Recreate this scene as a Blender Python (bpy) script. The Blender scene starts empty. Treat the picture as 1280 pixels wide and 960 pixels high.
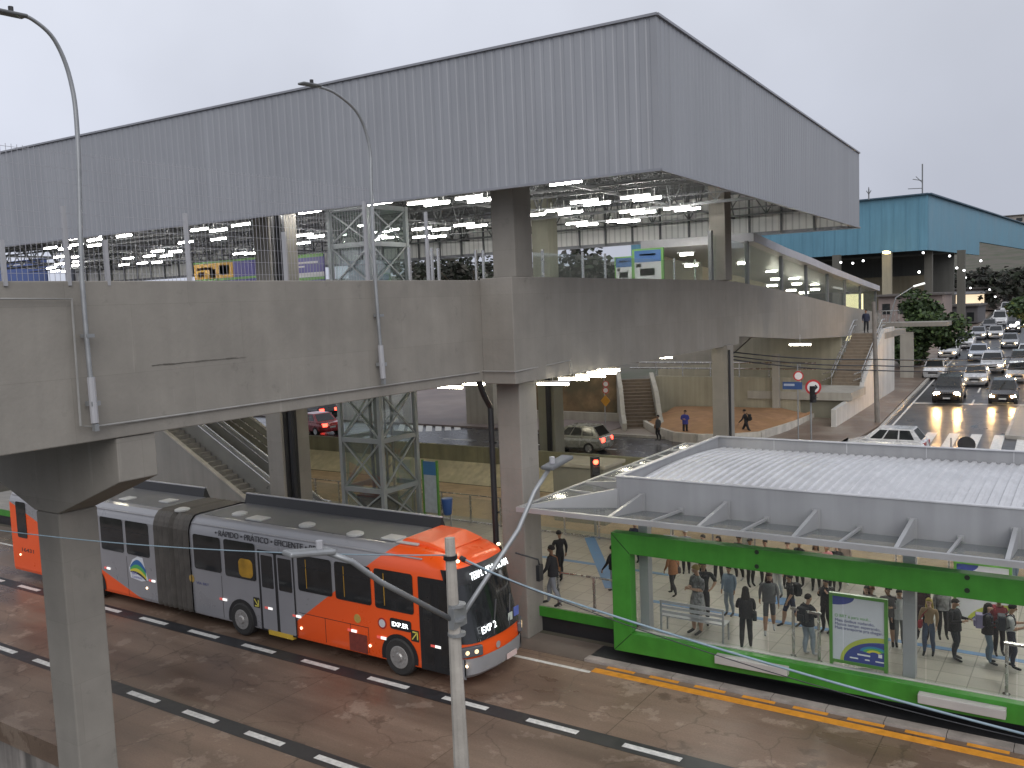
import bpy, bmesh, math, random
import numpy as np
from mathutils import Vector, Matrix, noise
random.seed(7)
R = math.radians
scene = bpy.context.scene
# ------------------------------------------------------------------ camera
FPX, PITCH, ROLL, YAW, EYE = 1125.0, R(5.085), R(-2.288), R(33.72), 9.5
def _mat3(rows): return np.array(rows, float)
_cp, _sp = math.cos(PITCH), math.sin(PITCH)
_c, _s = math.cos(ROLL), math.sin(ROLL)
_M = _mat3([[_c, -_s, 0], [_s, _c, 0], [0, 0, 1]]) @ _mat3([[1, 0, 0], [0, -_sp, -_cp], [0, _cp, -_sp]]) @ \
    _mat3([[math.cos(YAW), math.sin(YAW), 0], [-math.sin(YAW), math.cos(YAW), 0], [0, 0, 1]])
cam_d = bpy.data.cameras.new("camera")
cam_d.sensor_width = 36.0
cam_d.lens = FPX / 1280 * 36.0
cam_d.clip_end = 4000
cam_d.clip_start = 0.1
cam = bpy.data.objects.new("camera", cam_d)
scene.collection.objects.link(cam)
_m = Matrix.Identity(4)
for i in range(3):
    _m[i][0], _m[i][1], _m[i][2] = _M[0][i], -_M[1][i], -_M[2][i]
_m[2][3] = EYE
cam.matrix_world = _m
scene.camera = cam
# ------------------------------------------------------------------ world: heavy overcast at dusk
SUN_EL, SUN_ROT = R(40), R(138)
world = bpy.data.worlds.new("World")
scene.world = world
world.use_nodes = True
wn, wl = world.node_tree.nodes, world.node_tree.links
wn.clear()
wo = wn.new("ShaderNodeOutputWorld")
bg1 = wn.new("ShaderNodeBackground"); bg2 = wn.new("ShaderNodeBackground")
sky = wn.new("ShaderNodeTexSky")
sky.sky_type = 'NISHITA'; sky.sun_disc = False
sky.sun_elevation = SUN_EL; sky.sun_rotation = SUN_ROT
sky.air_density = 1.0; sky.dust_density = 5.0
wl.new(sky.outputs[0], bg1.inputs[0]); bg1.inputs[1].default_value = 0.05
# cloud deck: slow noise over the dome, a little darker to the horizon
tc = wn.new("ShaderNodeTexCoord"); sep = wn.new("ShaderNodeSeparateXYZ")
wl.new(tc.outputs['Generated'], sep.inputs[0])
ramp = wn.new("ShaderNodeValToRGB")
ramp.color_ramp.elements[0].position = 0.0; ramp.color_ramp.elements[0].color = (0.52, 0.55, 0.65, 1)
ramp.color_ramp.elements[1].position = 0.5; ramp.color_ramp.elements[1].color = (0.77, 0.80, 0.88, 1)
wl.new(sep.outputs[2], ramp.inputs[0])
nz = wn.new("ShaderNodeTexNoise"); nz.inputs['Scale'].default_value = 1.6; nz.inputs['Detail'].default_value = 5
wl.new(tc.outputs['Generated'], nz.inputs['Vector'])
mr = wn.new("ShaderNodeMapRange"); mr.inputs[1].default_value = 0.3; mr.inputs[2].default_value = 0.7
mr.inputs[3].default_value = 0.80; mr.inputs[4].default_value = 1.12
wl.new(nz.outputs[0], mr.inputs[0])
# the cloud deck is thicker (darker) towards the east of the picture
mrr = wn.new("ShaderNodeMapRange"); mrr.inputs[1].default_value = -1; mrr.inputs[2].default_value = 1
wl.new(sep.outputs[0], mrr.inputs[0])
mrx = wn.new("ShaderNodeValToRGB")
mrx.color_ramp.elements[0].position = 0.03; mrx.color_ramp.elements[0].color = (1.12, 1.12, 1.12, 1)
mrx.color_ramp.elements[1].position = 0.46; mrx.color_ramp.elements[1].color = (.87, .87, .87, 1)
e3 = mrx.color_ramp.elements.new(0.75); e3.color = (1.05, 1.05, 1.05, 1)
wl.new(mrr.outputs[0], mrx.inputs[0])
mm0 = wn.new("ShaderNodeMath"); mm0.operation = 'MULTIPLY'
wl.new(mr.outputs[0], mm0.inputs[0]); wl.new(mrx.outputs[0], mm0.inputs[1])
mx = wn.new("ShaderNodeMix"); mx.data_type = 'RGBA'; mx.blend_type = 'MULTIPLY'; mx.inputs[0].default_value = 1.0
wl.new(ramp.outputs[0], mx.inputs[6]); wl.new(mm0.outputs[0], mx.inputs[7])
wl.new(mx.outputs[2], bg2.inputs[0]); bg2.inputs[1].default_value = 0.88
ms = wn.new("ShaderNodeMixShader"); ms.inputs[0].default_value = 0.94
wl.new(bg1.outputs[0], ms.inputs[1]); wl.new(bg2.outputs[0], ms.inputs[2]); wl.new(ms.outputs[0], wo.inputs[0])
sun_d = bpy.data.lights.new("sun", 'SUN'); sun_d.energy = 1.3; sun_d.angle = R(60); sun_d.color = (1, .97, .93)
sun = bpy.data.objects.new("sun", sun_d); scene.collection.objects.link(sun)
sun.rotation_euler = (R(90) - SUN_EL, 0, R(42)); sun.location = (0, 0, 60)
vs = scene.view_settings
vs.view_transform = 'Standard'; vs.look = 'None'; vs.exposure = 0.30; vs.gamma = 1.0; vs.use_curve_mapping = False
scene.render.engine = 'CYCLES'
cy = scene.cycles
cy.use_denoising = True
try: cy.denoiser = 'OPENIMAGEDENOISE'
except Exception: pass
cy.max_bounces = 7; cy.diffuse_bounces = 3; cy.glossy_bounces = 3; cy.transmission_bounces = 4
cy.transparent_max_bounces = 24; cy.caustics_reflective = False; cy.caustics_refractive = False
cy.sample_clamp_indirect = 4.0
# ------------------------------------------------------------------ pixel -> place on a plane
def _ray(u, v): return _M.T @ np.array([(u - 640) / FPX, (v - 480) / FPX, 1.0])
def at_z(u, v, z):
    d = _ray(u, v); t = (z - EYE) / d[2]; return Vector((d[0] * t, d[1] * t, z))
def at_y(u, v, y):
    d = _ray(u, v); t = y / d[1]; return Vector((d[0] * t, y, EYE + d[2] * t))
def at_x(u, v, x):
    d = _ray(u, v); t = x / d[0]; return Vector((x, d[1] * t, EYE + d[2] * t))
def at_d(u, v, D):
    d = _ray(u, v); return Vector((d[0] * D, d[1] * D, EYE + d[2] * D))
# ------------------------------------------------------------------ object helpers
COL = scene.collection
def root_of(p):
    v = Vector((0, 0, 0))
    while p is not None:
        v += Vector(p.location); p = p.parent
    return v
def tag(o, label=None, cat=None, group=None, kind=None):
    if label: o["label"] = label
    if cat: o["category"] = cat
    if group: o["group"] = group
    if kind: o["kind"] = kind
    return o
def thing(name, label, cat, loc=(0, 0, 0), group=None):
    o = bpy.data.objects.new(name, None); COL.objects.link(o)
    o.location = loc; o.empty_display_size = 0.2
    return tag(o, label, cat, group)
def link_mesh(name, verts, faces, mats, parent=None, fm=None, smooth=False, recenter=True):
    if not isinstance(mats, (list, tuple)): mats = [mats]
    me = bpy.data.meshes.new(name)
    off = root_of(parent) if parent is not None else Vector((0, 0, 0))
    o = bpy.data.objects.new(name, me)
    if parent is None and recenter and verts:
        a = np.array([tuple(v) for v in verts]); lo, hi = a.min(0), a.max(0)
        off = Vector(((lo[0] + hi[0]) / 2, (lo[1] + hi[1]) / 2, lo[2]))
        o.location = off
    me.from_pydata([tuple(Vector(v) - off) for v in verts], [], faces)
    for m in mats: me.materials.append(m)
    if fm is not None: me.polygons.foreach_set("material_index", fm)
    if smooth: me.polygons.foreach_set("use_smooth", [True] * len(me.polygons))
    me.update()
    COL.objects.link(o)
    if parent is not None: o.parent = parent
    return o
class MB:
    def __init__(s): s.v = []; s.f = []; s.m = []; s.cur = 0
    def mat(s, i): s.cur = i; return s
    def add(s, vs, fs):
        b = len(s.v); s.v += [Vector(v) for v in vs]
        for f in fs: s.f.append(tuple(b + i for i in f)); s.m.append(s.cur)
        return s
    def box(s, lo, hi):
        x0, y0, z0 = lo; x1, y1, z1 = hi
        return s.add([(x0, y0, z0), (x1, y0, z0), (x1, y1, z0), (x0, y1, z0), (x0, y0, z1), (x1, y0, z1), (x1, y1, z1), (x0, y1, z1)],
                     [(3, 2, 1, 0), (4, 5, 6, 7), (0, 1, 5, 4), (1, 2, 6, 5), (2, 3, 7, 6), (3, 0, 4, 7)])
    def cbox(s, c, sz, rot=None):
        h = Vector(sz) / 2; c = Vector(c)
        pts = [Vector((i * h.x, j * h.y, k * h.z)) for k in (-1, 1) for i, j in ((-1, -1), (1, -1), (1, 1), (-1, 1))]
        if rot is not None: pts = [rot @ p for p in pts]
        return s.add([c + p for p in pts], [(3, 2, 1, 0), (4, 5, 6, 7), (0, 1, 5, 4), (1, 2, 6, 5), (2, 3, 7, 6), (3, 0, 4, 7)])
    def bar(s, p0, p1, w, h=None, up=(0, 0, 1)):
        """rectangular bar from p0 to p1"""
        h = h or w; p0 = Vector(p0); p1 = Vector(p1); d = (p1 - p0).normalized()
        u = Vector(up)
        if abs(d.dot(u)) > .98: u = Vector((0, 1, 0))
        a = d.cross(u).normalized() * w / 2; b = a.cross(d).normalized() * h / 2
        q = [p0 - a - b, p0 + a - b, p0 + a + b, p0 - a + b, p1 - a - b, p1 + a - b, p1 + a + b, p1 - a + b]
        return s.add(q, [(3, 2, 1, 0), (4, 5, 6, 7), (0, 1, 5, 4), (1, 2, 6, 5), (2, 3, 7, 6), (3, 0, 4, 7)])
    def tube(s, pts, r, n=8, cap=True):
        pts = [Vector(p) for p in pts]; rs = r if isinstance(r, (list, tuple)) else [r] * len(pts)
        b = len(s.v); prev = None
        for i, p in enumerate(pts):
            d = (pts[min(i + 1, len(pts) - 1)] - pts[max(i - 1, 0)]).normalized()
            if prev is None:
                a = d.orthogonal().normalized()
            else:
                a = (prev - d * prev.dot(d)); a = a.normalized() if a.length > 1e-6 else d.orthogonal().normalized()
            prev = a; c = d.cross(a)
            for k in range(n):
                t = 2 * math.pi * k / n; s.v.append(p + (a * math.cos(t) + c * math.sin(t)) * rs[i])
        for i in range(len(pts) - 1):
            for k in range(n):
                k2 = (k + 1) % n
                s.f.append((b + i * n + k, b + i * n + k2, b + (i + 1) * n + k2, b + (i + 1) * n + k)); s.m.append(s.cur)
        if cap:
            s.f.append(tuple(b + k for k in reversed(range(n)))); s.m.append(s.cur)
            e = b + (len(pts) - 1) * n
            s.f.append(tuple(e + k for k in range(n))); s.m.append(s.cur)
        return s
    def prism(s, poly, ax, a0, a1):
        """poly: 2D points in the plane normal to axis ax, extruded a0..a1"""
        def mk(p, a):
            return {0: (a, p[0], p[1]), 1: (p[0], a, p[1]), 2: (p[0], p[1], a)}[ax]
        n = len(poly)
        vs_ = [mk(p, a0) for p in poly] + [mk(p, a1) for p in poly]
        fs = [tuple(reversed(range(n))), tuple(range(n, 2 * n))] + [(i, (i + 1) % n, n + (i + 1) % n, n + i) for i in range(n)]
        return s.add(vs_, fs)
    def quad(s, a, b, c, d): return s.add([a, b, c, d], [(0, 1, 2, 3)])
    def slab(s, a, b, c, d, t):
        """thick quad; t = thickness vector"""
        t = Vector(t); q = [Vector(p) for p in (a, b, c, d)]
        return s.add(q + [p + t for p in q], [(0, 1, 2, 3), (7, 6, 5, 4), (0, 4, 5, 1), (1, 5, 6, 2), (2, 6, 7, 3), (3, 7, 4, 0)])
    def disc(s, c, nrm, r, n=16, t=0.0):
        c = Vector(c); nrm = Vector(nrm).normalized(); a = nrm.orthogonal().normalized(); b2 = nrm.cross(a)
        ring = [c + (a * math.cos(2 * math.pi * k / n) + b2 * math.sin(2 * math.pi * k / n)) * r for k in range(n)]
        if t == 0: return s.add(ring, [tuple(range(n))])
        return s.add(ring + [p - nrm * t for p in ring], [tuple(range(n)), tuple(reversed(range(n, 2 * n)))] +
                     [(k, n + k, n + (k + 1) % n, (k + 1) % n) for k in range(n)])
    def ell(s, c, r, nu=10, nv=7):
        c = Vector(c); b = len(s.v)
        for i in range(nv + 1):
            th = math.pi * i / nv
            for k in range(nu):
                ph = 2 * math.pi * k / nu
                s.v.append(c + Vector((r[0] * math.sin(th) * math.cos(ph), r[1] * math.sin(th) * math.sin(ph), r[2] * math.cos(th))))
        for i in range(nv):
            for k in range(nu):
                k2 = (k + 1) % nu
                s.f.append((b + i * nu + k, b + (i + 1) * nu + k, b + (i + 1) * nu + k2, b + i * nu + k2)); s.m.append(s.cur)
        return s
    def build(s, name, mats, parent=None, smooth=False, bevel=0, seg=2):
        o = link_mesh(name, s.v, s.f, mats, parent, s.m, smooth)
        bm = bmesh.new(); bm.from_mesh(o.data); bmesh.ops.recalc_face_normals(bm, faces=bm.faces); bm.to_mesh(o.data); bm.free()
        if bevel:
            md = o.modifiers.new("bevel", 'BEVEL'); md.width = bevel; md.segments = seg; md.limit_method = 'ANGLE'; md.angle_limit = R(40)
        return o
def struct(o): o["kind"] = "structure"; return o
def stuff(o, label=None): 
    o["kind"] = "stuff"
    return o
def copy_tree(o, parent=None):
    c = o.copy(); COL.objects.link(c)
    if parent is not None: c.parent = parent
    for ch in [x for x in o.children]: copy_tree(ch, c)
    return c
# ------------------------------------------------------------------ materials
MATS = {}
def mat(name, col, rough=.6, metal=0., var=.12, scale=1.2, bump=0., bscale=30., spec=.5, emit=None, estr=0., streak=0., alpha=None, col2=None, coat=0.):
    """principled material whose base colour wanders a little (dirt, wear): var at two scales, vertical streaks optional"""
    if name in MATS: return MATS[name]
    m = bpy.data.materials.new(name); m.use_nodes = True; MATS[name] = m
    nt = m.node_tree; N, L = nt.nodes, nt.links
    b = N["Principled BSDF"]
    b.inputs["Roughness"].default_value = rough; b.inputs["Metallic"].default_value = metal
    b.inputs["Specular IOR Level"].default_value = spec
    if coat: b.inputs["Coat Weight"].default_value = coat; b.inputs["Coat Roughness"].default_value = .08
    c = (*col, 1)
    if var <= 0:
        b.inputs["Base Color"].default_value = c
    else:
        g = N.new("ShaderNodeNewGeometry")
        n1 = N.new("ShaderNodeTexNoise"); n1.inputs["Scale"].default_value = scale; n1.inputs["Detail"].default_value = 6; n1.inputs["Roughness"].default_value = .62
        L.new(g.outputs["Position"], n1.inputs["Vector"])
        r1 = N.new("ShaderNodeMapRange"); r1.inputs[1].default_value = .28; r1.inputs[2].default_value = .72
        r1.inputs[3].default_value = 1 - var; r1.inputs[4].default_value = 1 + var
        L.new(n1.outputs[0], r1.inputs[0]); fac = r1.outputs[0]
        if streak:
            mp = N.new("ShaderNodeMapping"); mp.inputs["Scale"].default_value = (3.2, 3.2, .16)
            L.new(g.outputs["Position"], mp.inputs[0])
            n2 = N.new("ShaderNodeTexNoise"); n2.inputs["Scale"].default_value = 1.0; n2.inputs["Detail"].default_value = 5
            L.new(mp.outputs[0], n2.inputs["Vector"])
            r2 = N.new("ShaderNodeMapRange"); r2.inputs[1].default_value = .35; r2.inputs[2].default_value = .68
            r2.inputs[3].default_value = 1 - streak; r2.inputs[4].default_value = 1 + streak * .5
            L.new(n2.outputs[0], r2.inputs[0])
            mu = N.new("ShaderNodeMath"); mu.operation = 'MULTIPLY'; L.new(fac, mu.inputs[0]); L.new(r2.outputs[0], mu.inputs[1]); fac = mu.outputs[0]
        mix = N.new("ShaderNodeMix"); mix.data_type = 'RGBA'; mix.blend_type = 'MULTIPLY'; mix.inputs[0].default_value = 1
        mix.inputs[6].default_value = c; L.new(fac, mix.inputs[7])
        out = mix.outputs[2]
        if col2:
            mix2 = N.new("ShaderNodeMix"); mix2.data_type = 'RGBA'
            r3 = N.new("ShaderNodeMapRange"); r3.inputs[1].default_value = .45; r3.inputs[2].default_value = .62
            n3 = N.new("ShaderNodeTexNoise"); n3.inputs["Scale"].default_value = scale * .37; n3.inputs["Detail"].default_value = 7
            L.new(g.outputs["Position"], n3.inputs["Vector"]); L.new(n3.outputs[0], r3.inputs[0])
            L.new(r3.outputs[0], mix2.inputs[0]); L.new(out, mix2.inputs[6]); mix2.inputs[7].default_value = (*col2, 1); out = mix2.outputs[2]
        L.new(out, b.inputs["Base Color"])
        rr = N.new("ShaderNodeMapRange"); rr.inputs[1].default_value = .3; rr.inputs[2].default_value = .7
        rr.inputs[3].default_value = max(.02, rough - .08); rr.inputs[4].default_value = min(1, rough + .08)
        L.new(n1.outputs[0], rr.inputs[0]); L.new(rr.outputs[0], b.inputs["Roughness"])
        if bump:
            nb = N.new("ShaderNodeTexNoise"); nb.inputs["Scale"].default_value = bscale; nb.inputs["Detail"].default_value = 4
            L.new(g.outputs["Position"], nb.inputs["Vector"])
            bu = N.new("ShaderNodeBump"); bu.inputs["Strength"].default_value = bump; bu.inputs["Distance"].default_value = .02
            L.new(nb.outputs[0], bu.inputs["Height"]); L.new(bu.outputs[0], b.inputs["Normal"])
    if emit:
        b.inputs["Emission Color"].default_value = (*emit, 1); b.inputs["Emission Strength"].default_value = estr
    return m
def glass(name, tint=(.85, .9, .9), refl=.10, rough=.02, opac=.06):
    """thin clear pane: mostly see-through, mirror-like at grazing angles"""
    if name in MATS: return MATS[name]
    m = bpy.data.materials.new(name); m.use_nodes = True; MATS[name] = m
    N, L = m.node_tree.nodes, m.node_tree.links; N.clear()
    o = N.new("ShaderNodeOutputMaterial"); t = N.new("ShaderNodeBsdfTransparent"); t.inputs[0].default_value = (*tint, 1)
    g = N.new("ShaderNodeBsdfGlossy"); g.inputs["Roughness"].default_value = rough; g.inputs[0].default_value = (.9, .9, .9, 1)
    d = N.new("ShaderNodeBsdfDiffuse"); d.inputs[0].default_value = (.6, .62, .62, 1)
    f = N.new("ShaderNodeFresnel"); f.inputs[0].default_value = 1.5
    mul = N.new("ShaderNodeMath"); mul.operation = 'MULTIPLY_ADD'; mul.inputs[1].default_value = .22; mul.inputs[2].default_value = refl * .3
    L.new(f.outputs[0], mul.inputs[0])
    a = N.new("ShaderNodeMixShader"); b = N.new("ShaderNodeMixShader"); b.inputs[0].default_value = opac
    L.new(mul.outputs[0], a.inputs[0]); L.new(t.outputs[0], a.inputs[1]); L.new(g.outputs[0], a.inputs[2])
    L.new(a.outputs[0], b.inputs[1]); L.new(d.outputs[0], b.inputs[2]); L.new(b.outputs[0], o.inputs[0])
    return m
def lamp_mat(name, col, strength):
    if name in MATS: return MATS[name]
    m = bpy.data.materials.new(name); m.use_nodes = True; MATS[name] = m
    b = m.node_tree.nodes["Principled BSDF"]
    b.inputs["Base Color"].default_value = (*col, 1); b.inputs["Emission Color"].default_value = (*col, 1); b.inputs["Emission Strength"].default_value = strength
    return m
concrete = mat("concrete", (.245, .228, .203), .78, var=.13, scale=.9, bump=.25, bscale=14, streak=.05)
def formwork(m, w=2.44, h=1.22, dark=.86, spots=True, tone=.04):
    """faint casting seams of the shuttering boards, each lift a slightly different tone"""
    N, L = m.node_tree.nodes, m.node_tree.links; b = N["Principled BSDF"]; src = b.inputs["Base Color"].links[0].from_socket
    g = N.new("ShaderNodeNewGeometry"); sp = N.new("ShaderNodeSeparateXYZ"); L.new(g.outputs["Position"], sp.inputs[0])
    ad = N.new("ShaderNodeMath"); L.new(sp.outputs[0], ad.inputs[0]); L.new(sp.outputs[1], ad.inputs[1])
    cb = N.new("ShaderNodeCombineXYZ"); L.new(ad.outputs[0], cb.inputs[0]); L.new(sp.outputs[2], cb.inputs[1])
    br = N.new("ShaderNodeTexBrick"); br.offset = .5; br.inputs["Scale"].default_value = 1; br.inputs["Brick Width"].default_value = w; br.inputs["Row Height"].default_value = h; br.inputs["Mortar Size"].default_value = .006; br.inputs["Mortar Smooth"].default_value = .6
    br.inputs["Color1"].default_value = (1 - tone, 1 - tone, 1 - tone, 1); br.inputs["Color2"].default_value = (1 + tone, 1 + tone, 1 + tone, 1); br.inputs["Mortar"].default_value = (dark, dark, dark * .98, 1)
    L.new(cb.outputs[0], br.inputs["Vector"])
    # drips and patched spots with shapes of their own
    mp = N.new("ShaderNodeMapping"); mp.inputs["Scale"].default_value = (5, 5, .35); L.new(g.outputs["Position"], mp.inputs[0])
    n1 = N.new("ShaderNodeTexNoise"); n1.inputs["Scale"].default_value = 1; n1.inputs["Detail"].default_value = 3; L.new(mp.outputs[0], n1.inputs["Vector"])
    r1 = N.new("ShaderNodeMapRange"); r1.inputs[1].default_value = .68; r1.inputs[2].default_value = .74; r1.inputs[3].default_value = 1; r1.inputs[4].default_value = 1.16; L.new(n1.outputs[0], r1.inputs[0])
    n2 = N.new("ShaderNodeTexNoise"); n2.inputs["Scale"].default_value = 1.7; n2.inputs["Detail"].default_value = 9; n2.inputs["Roughness"].default_value = .75; L.new(g.outputs["Position"], n2.inputs["Vector"])
    r2 = N.new("ShaderNodeMapRange"); r2.inputs[1].default_value = .60; r2.inputs[2].default_value = .70; r2.inputs[3].default_value = 1; r2.inputs[4].default_value = .80; L.new(n2.outputs[0], r2.inputs[0])
    for f in ((br.outputs[0], r1.outputs[0], r2.outputs[0]) if spots else (br.outputs[0],)):
        x = N.new("ShaderNodeMix"); x.data_type = 'RGBA'; x.blend_type = 'MULTIPLY'; x.inputs[0].default_value = 1; L.new(src, x.inputs[6]); L.new(f, x.inputs[7]); src = x.outputs[2]
    L.new(src, b.inputs["Base Color"])
formwork(concrete)
concrete_lt = mat("concrete_light", (.36, .34, .30), .8, var=.12, scale=.8, bump=.2, bscale=20, streak=.12)
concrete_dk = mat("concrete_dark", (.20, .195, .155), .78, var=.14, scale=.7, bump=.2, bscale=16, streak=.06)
pave = mat("pavement", (.30, .265, .225), .55, var=.18, scale=1.6, bump=.2, bscale=25)
asphalt = mat("wet_asphalt", (.05, .05, .055), .24, var=.25, scale=.8, bump=.08, bscale=40, spec=.42)
white_paint = mat("white_road_paint", (.62, .61, .58), .5, var=.28, scale=7)
black_paint = mat("black_road_paint", (.028, .028, .03), .45, var=.3, scale=4)
orange_paint = mat("orange_road_paint", (.72, .30, .035), .5, var=.2, scale=5)
green_paint = mat("green_frame_paint", (.040, .205, .022), .42, var=.14, scale=2.2, streak=.10)
galv = mat("galvanised_sheet", (.275, .284, .308), .5, metal=.15, var=.07, scale=.35, streak=.05)
formwork(galv, 1.12, 40, .90, False, .025)
galv_dk = mat("galvanised_steel", (.30, .31, .32), .42, metal=.5, var=.15, scale=3)
steel = mat("stainless_steel", (.55, .54, .52), .25, metal=.9, var=.1, scale=4)
grey_metal = mat("grey_painted_metal", (.36, .36, .38), .42, var=.08, scale=1.2)
truss_m = mat("dark_grey_steel", (.13, .135, .14), .5, var=.15, scale=2)
black_m = mat("black_plastic", (.018, .018, .02), .4, var=.2, scale=4)
rubber = mat("black_rubber", (.02, .02, .021), .6, var=.2, scale=6)
white_m = mat("white_painted_metal", (.72, .72, .72), .4, var=.06, scale=2)
tube_m = lamp_mat("fluorescent_tube_glow", (1.0, .98, .93), 60.0)
warm_tube = lamp_mat("warm_tube_glow", (1.0, .92, .70), 46.0)
clear_glass = glass("clear_glass", (.93, .95, .94), .03, .02, .012)
hazy_glass = glass("greenish_glass", (.95, .98, .965), .06, .03, .035)
def text_mesh(name, body, size, mat_, parent, origin, xdir, ydir, extrude=.004, align='LEFT', width=None):
    cu = bpy.data.curves.new("t", 'FONT'); cu.body = body; cu.size = size; cu.extrude = extrude; cu.align_x = align
    ob = bpy.data.objects.new("t", cu); COL.objects.link(ob)
    dg = bpy.context.evaluated_depsgraph_get(); me = bpy.data.meshes.new_from_object(ob.evaluated_get(dg))
    X = Vector(xdir).normalized(); Y = Vector(ydir).normalized(); Z = X.cross(Y)
    sx = 1.0
    if width:
        xs = [v.co.x for v in me.vertices]; sx = width / (max(xs) - min(xs))
    vs_ = [Vector(origin) + X * v.co.x * sx + Y * v.co.y + Z * v.co.z for v in me.vertices]
    fs = [tuple(p.vertices) for p in me.polygons]
    bpy.data.objects.remove(ob); bpy.data.meshes.remove(me); bpy.data.curves.remove(cu)
    return link_mesh(name, vs_, fs, mat_, parent)
# ================================================================== GROUND AND ROADS
ZP, ZS = .8, 1.2            # platform floor, upper street
def street_z(y): return ZS + max(0., y - 52) * .026
dB = Vector((-.9987, -.0502, 0)).normalized(); dC = Vector((-.0502, .9987, 0)).normalized()
def hill(x, y):
    if y < 200: return 0
    t = min(1, (y - 200) / 230); t = t * t * (3 - 2 * t)
    return t * (24 + 9 * noise.noise(Vector((x * .006, y * .006, 3))) + .02 * (y - 430 if y > 430 else 0))
prof = [(-80, -4.5), (20.85, -4.5), (20.9, -.03), (29.3, .70), (34.7, .74), (36.25, 1.16), (52, 1.18)]
ys = [p[0] for p in prof]; zs = [p[1] for p in prof]
y = 60.
while y < 1500:
    ys.append(y); zs.append(street_z(min(y, 210)) - .02); y *= 1.13
xs = [-900, -500, -300, -200, -150, -110, -80, -60, -40, -20, 0, 20, 50, 100, 200, 400, 800]
gv, gf = [], []
for j, yy in enumerate(ys):
    for xx in xs: gv.append((xx, yy, zs[j] + hill(xx, yy)))
nx = len(xs)
for j in range(len(ys) - 1):
    for i in range(nx - 1): gf.append((j * nx + i, j * nx + i + 1, (j + 1) * nx + i + 1, (j + 1) * nx + i))
ground_m = mat("earth_ground", (.085, .075, .058), .85, var=.3, scale=.6, col2=(.055, .062, .036))
struct(link_mesh("ground", gv, gf, ground_m, recenter=False))

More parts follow.
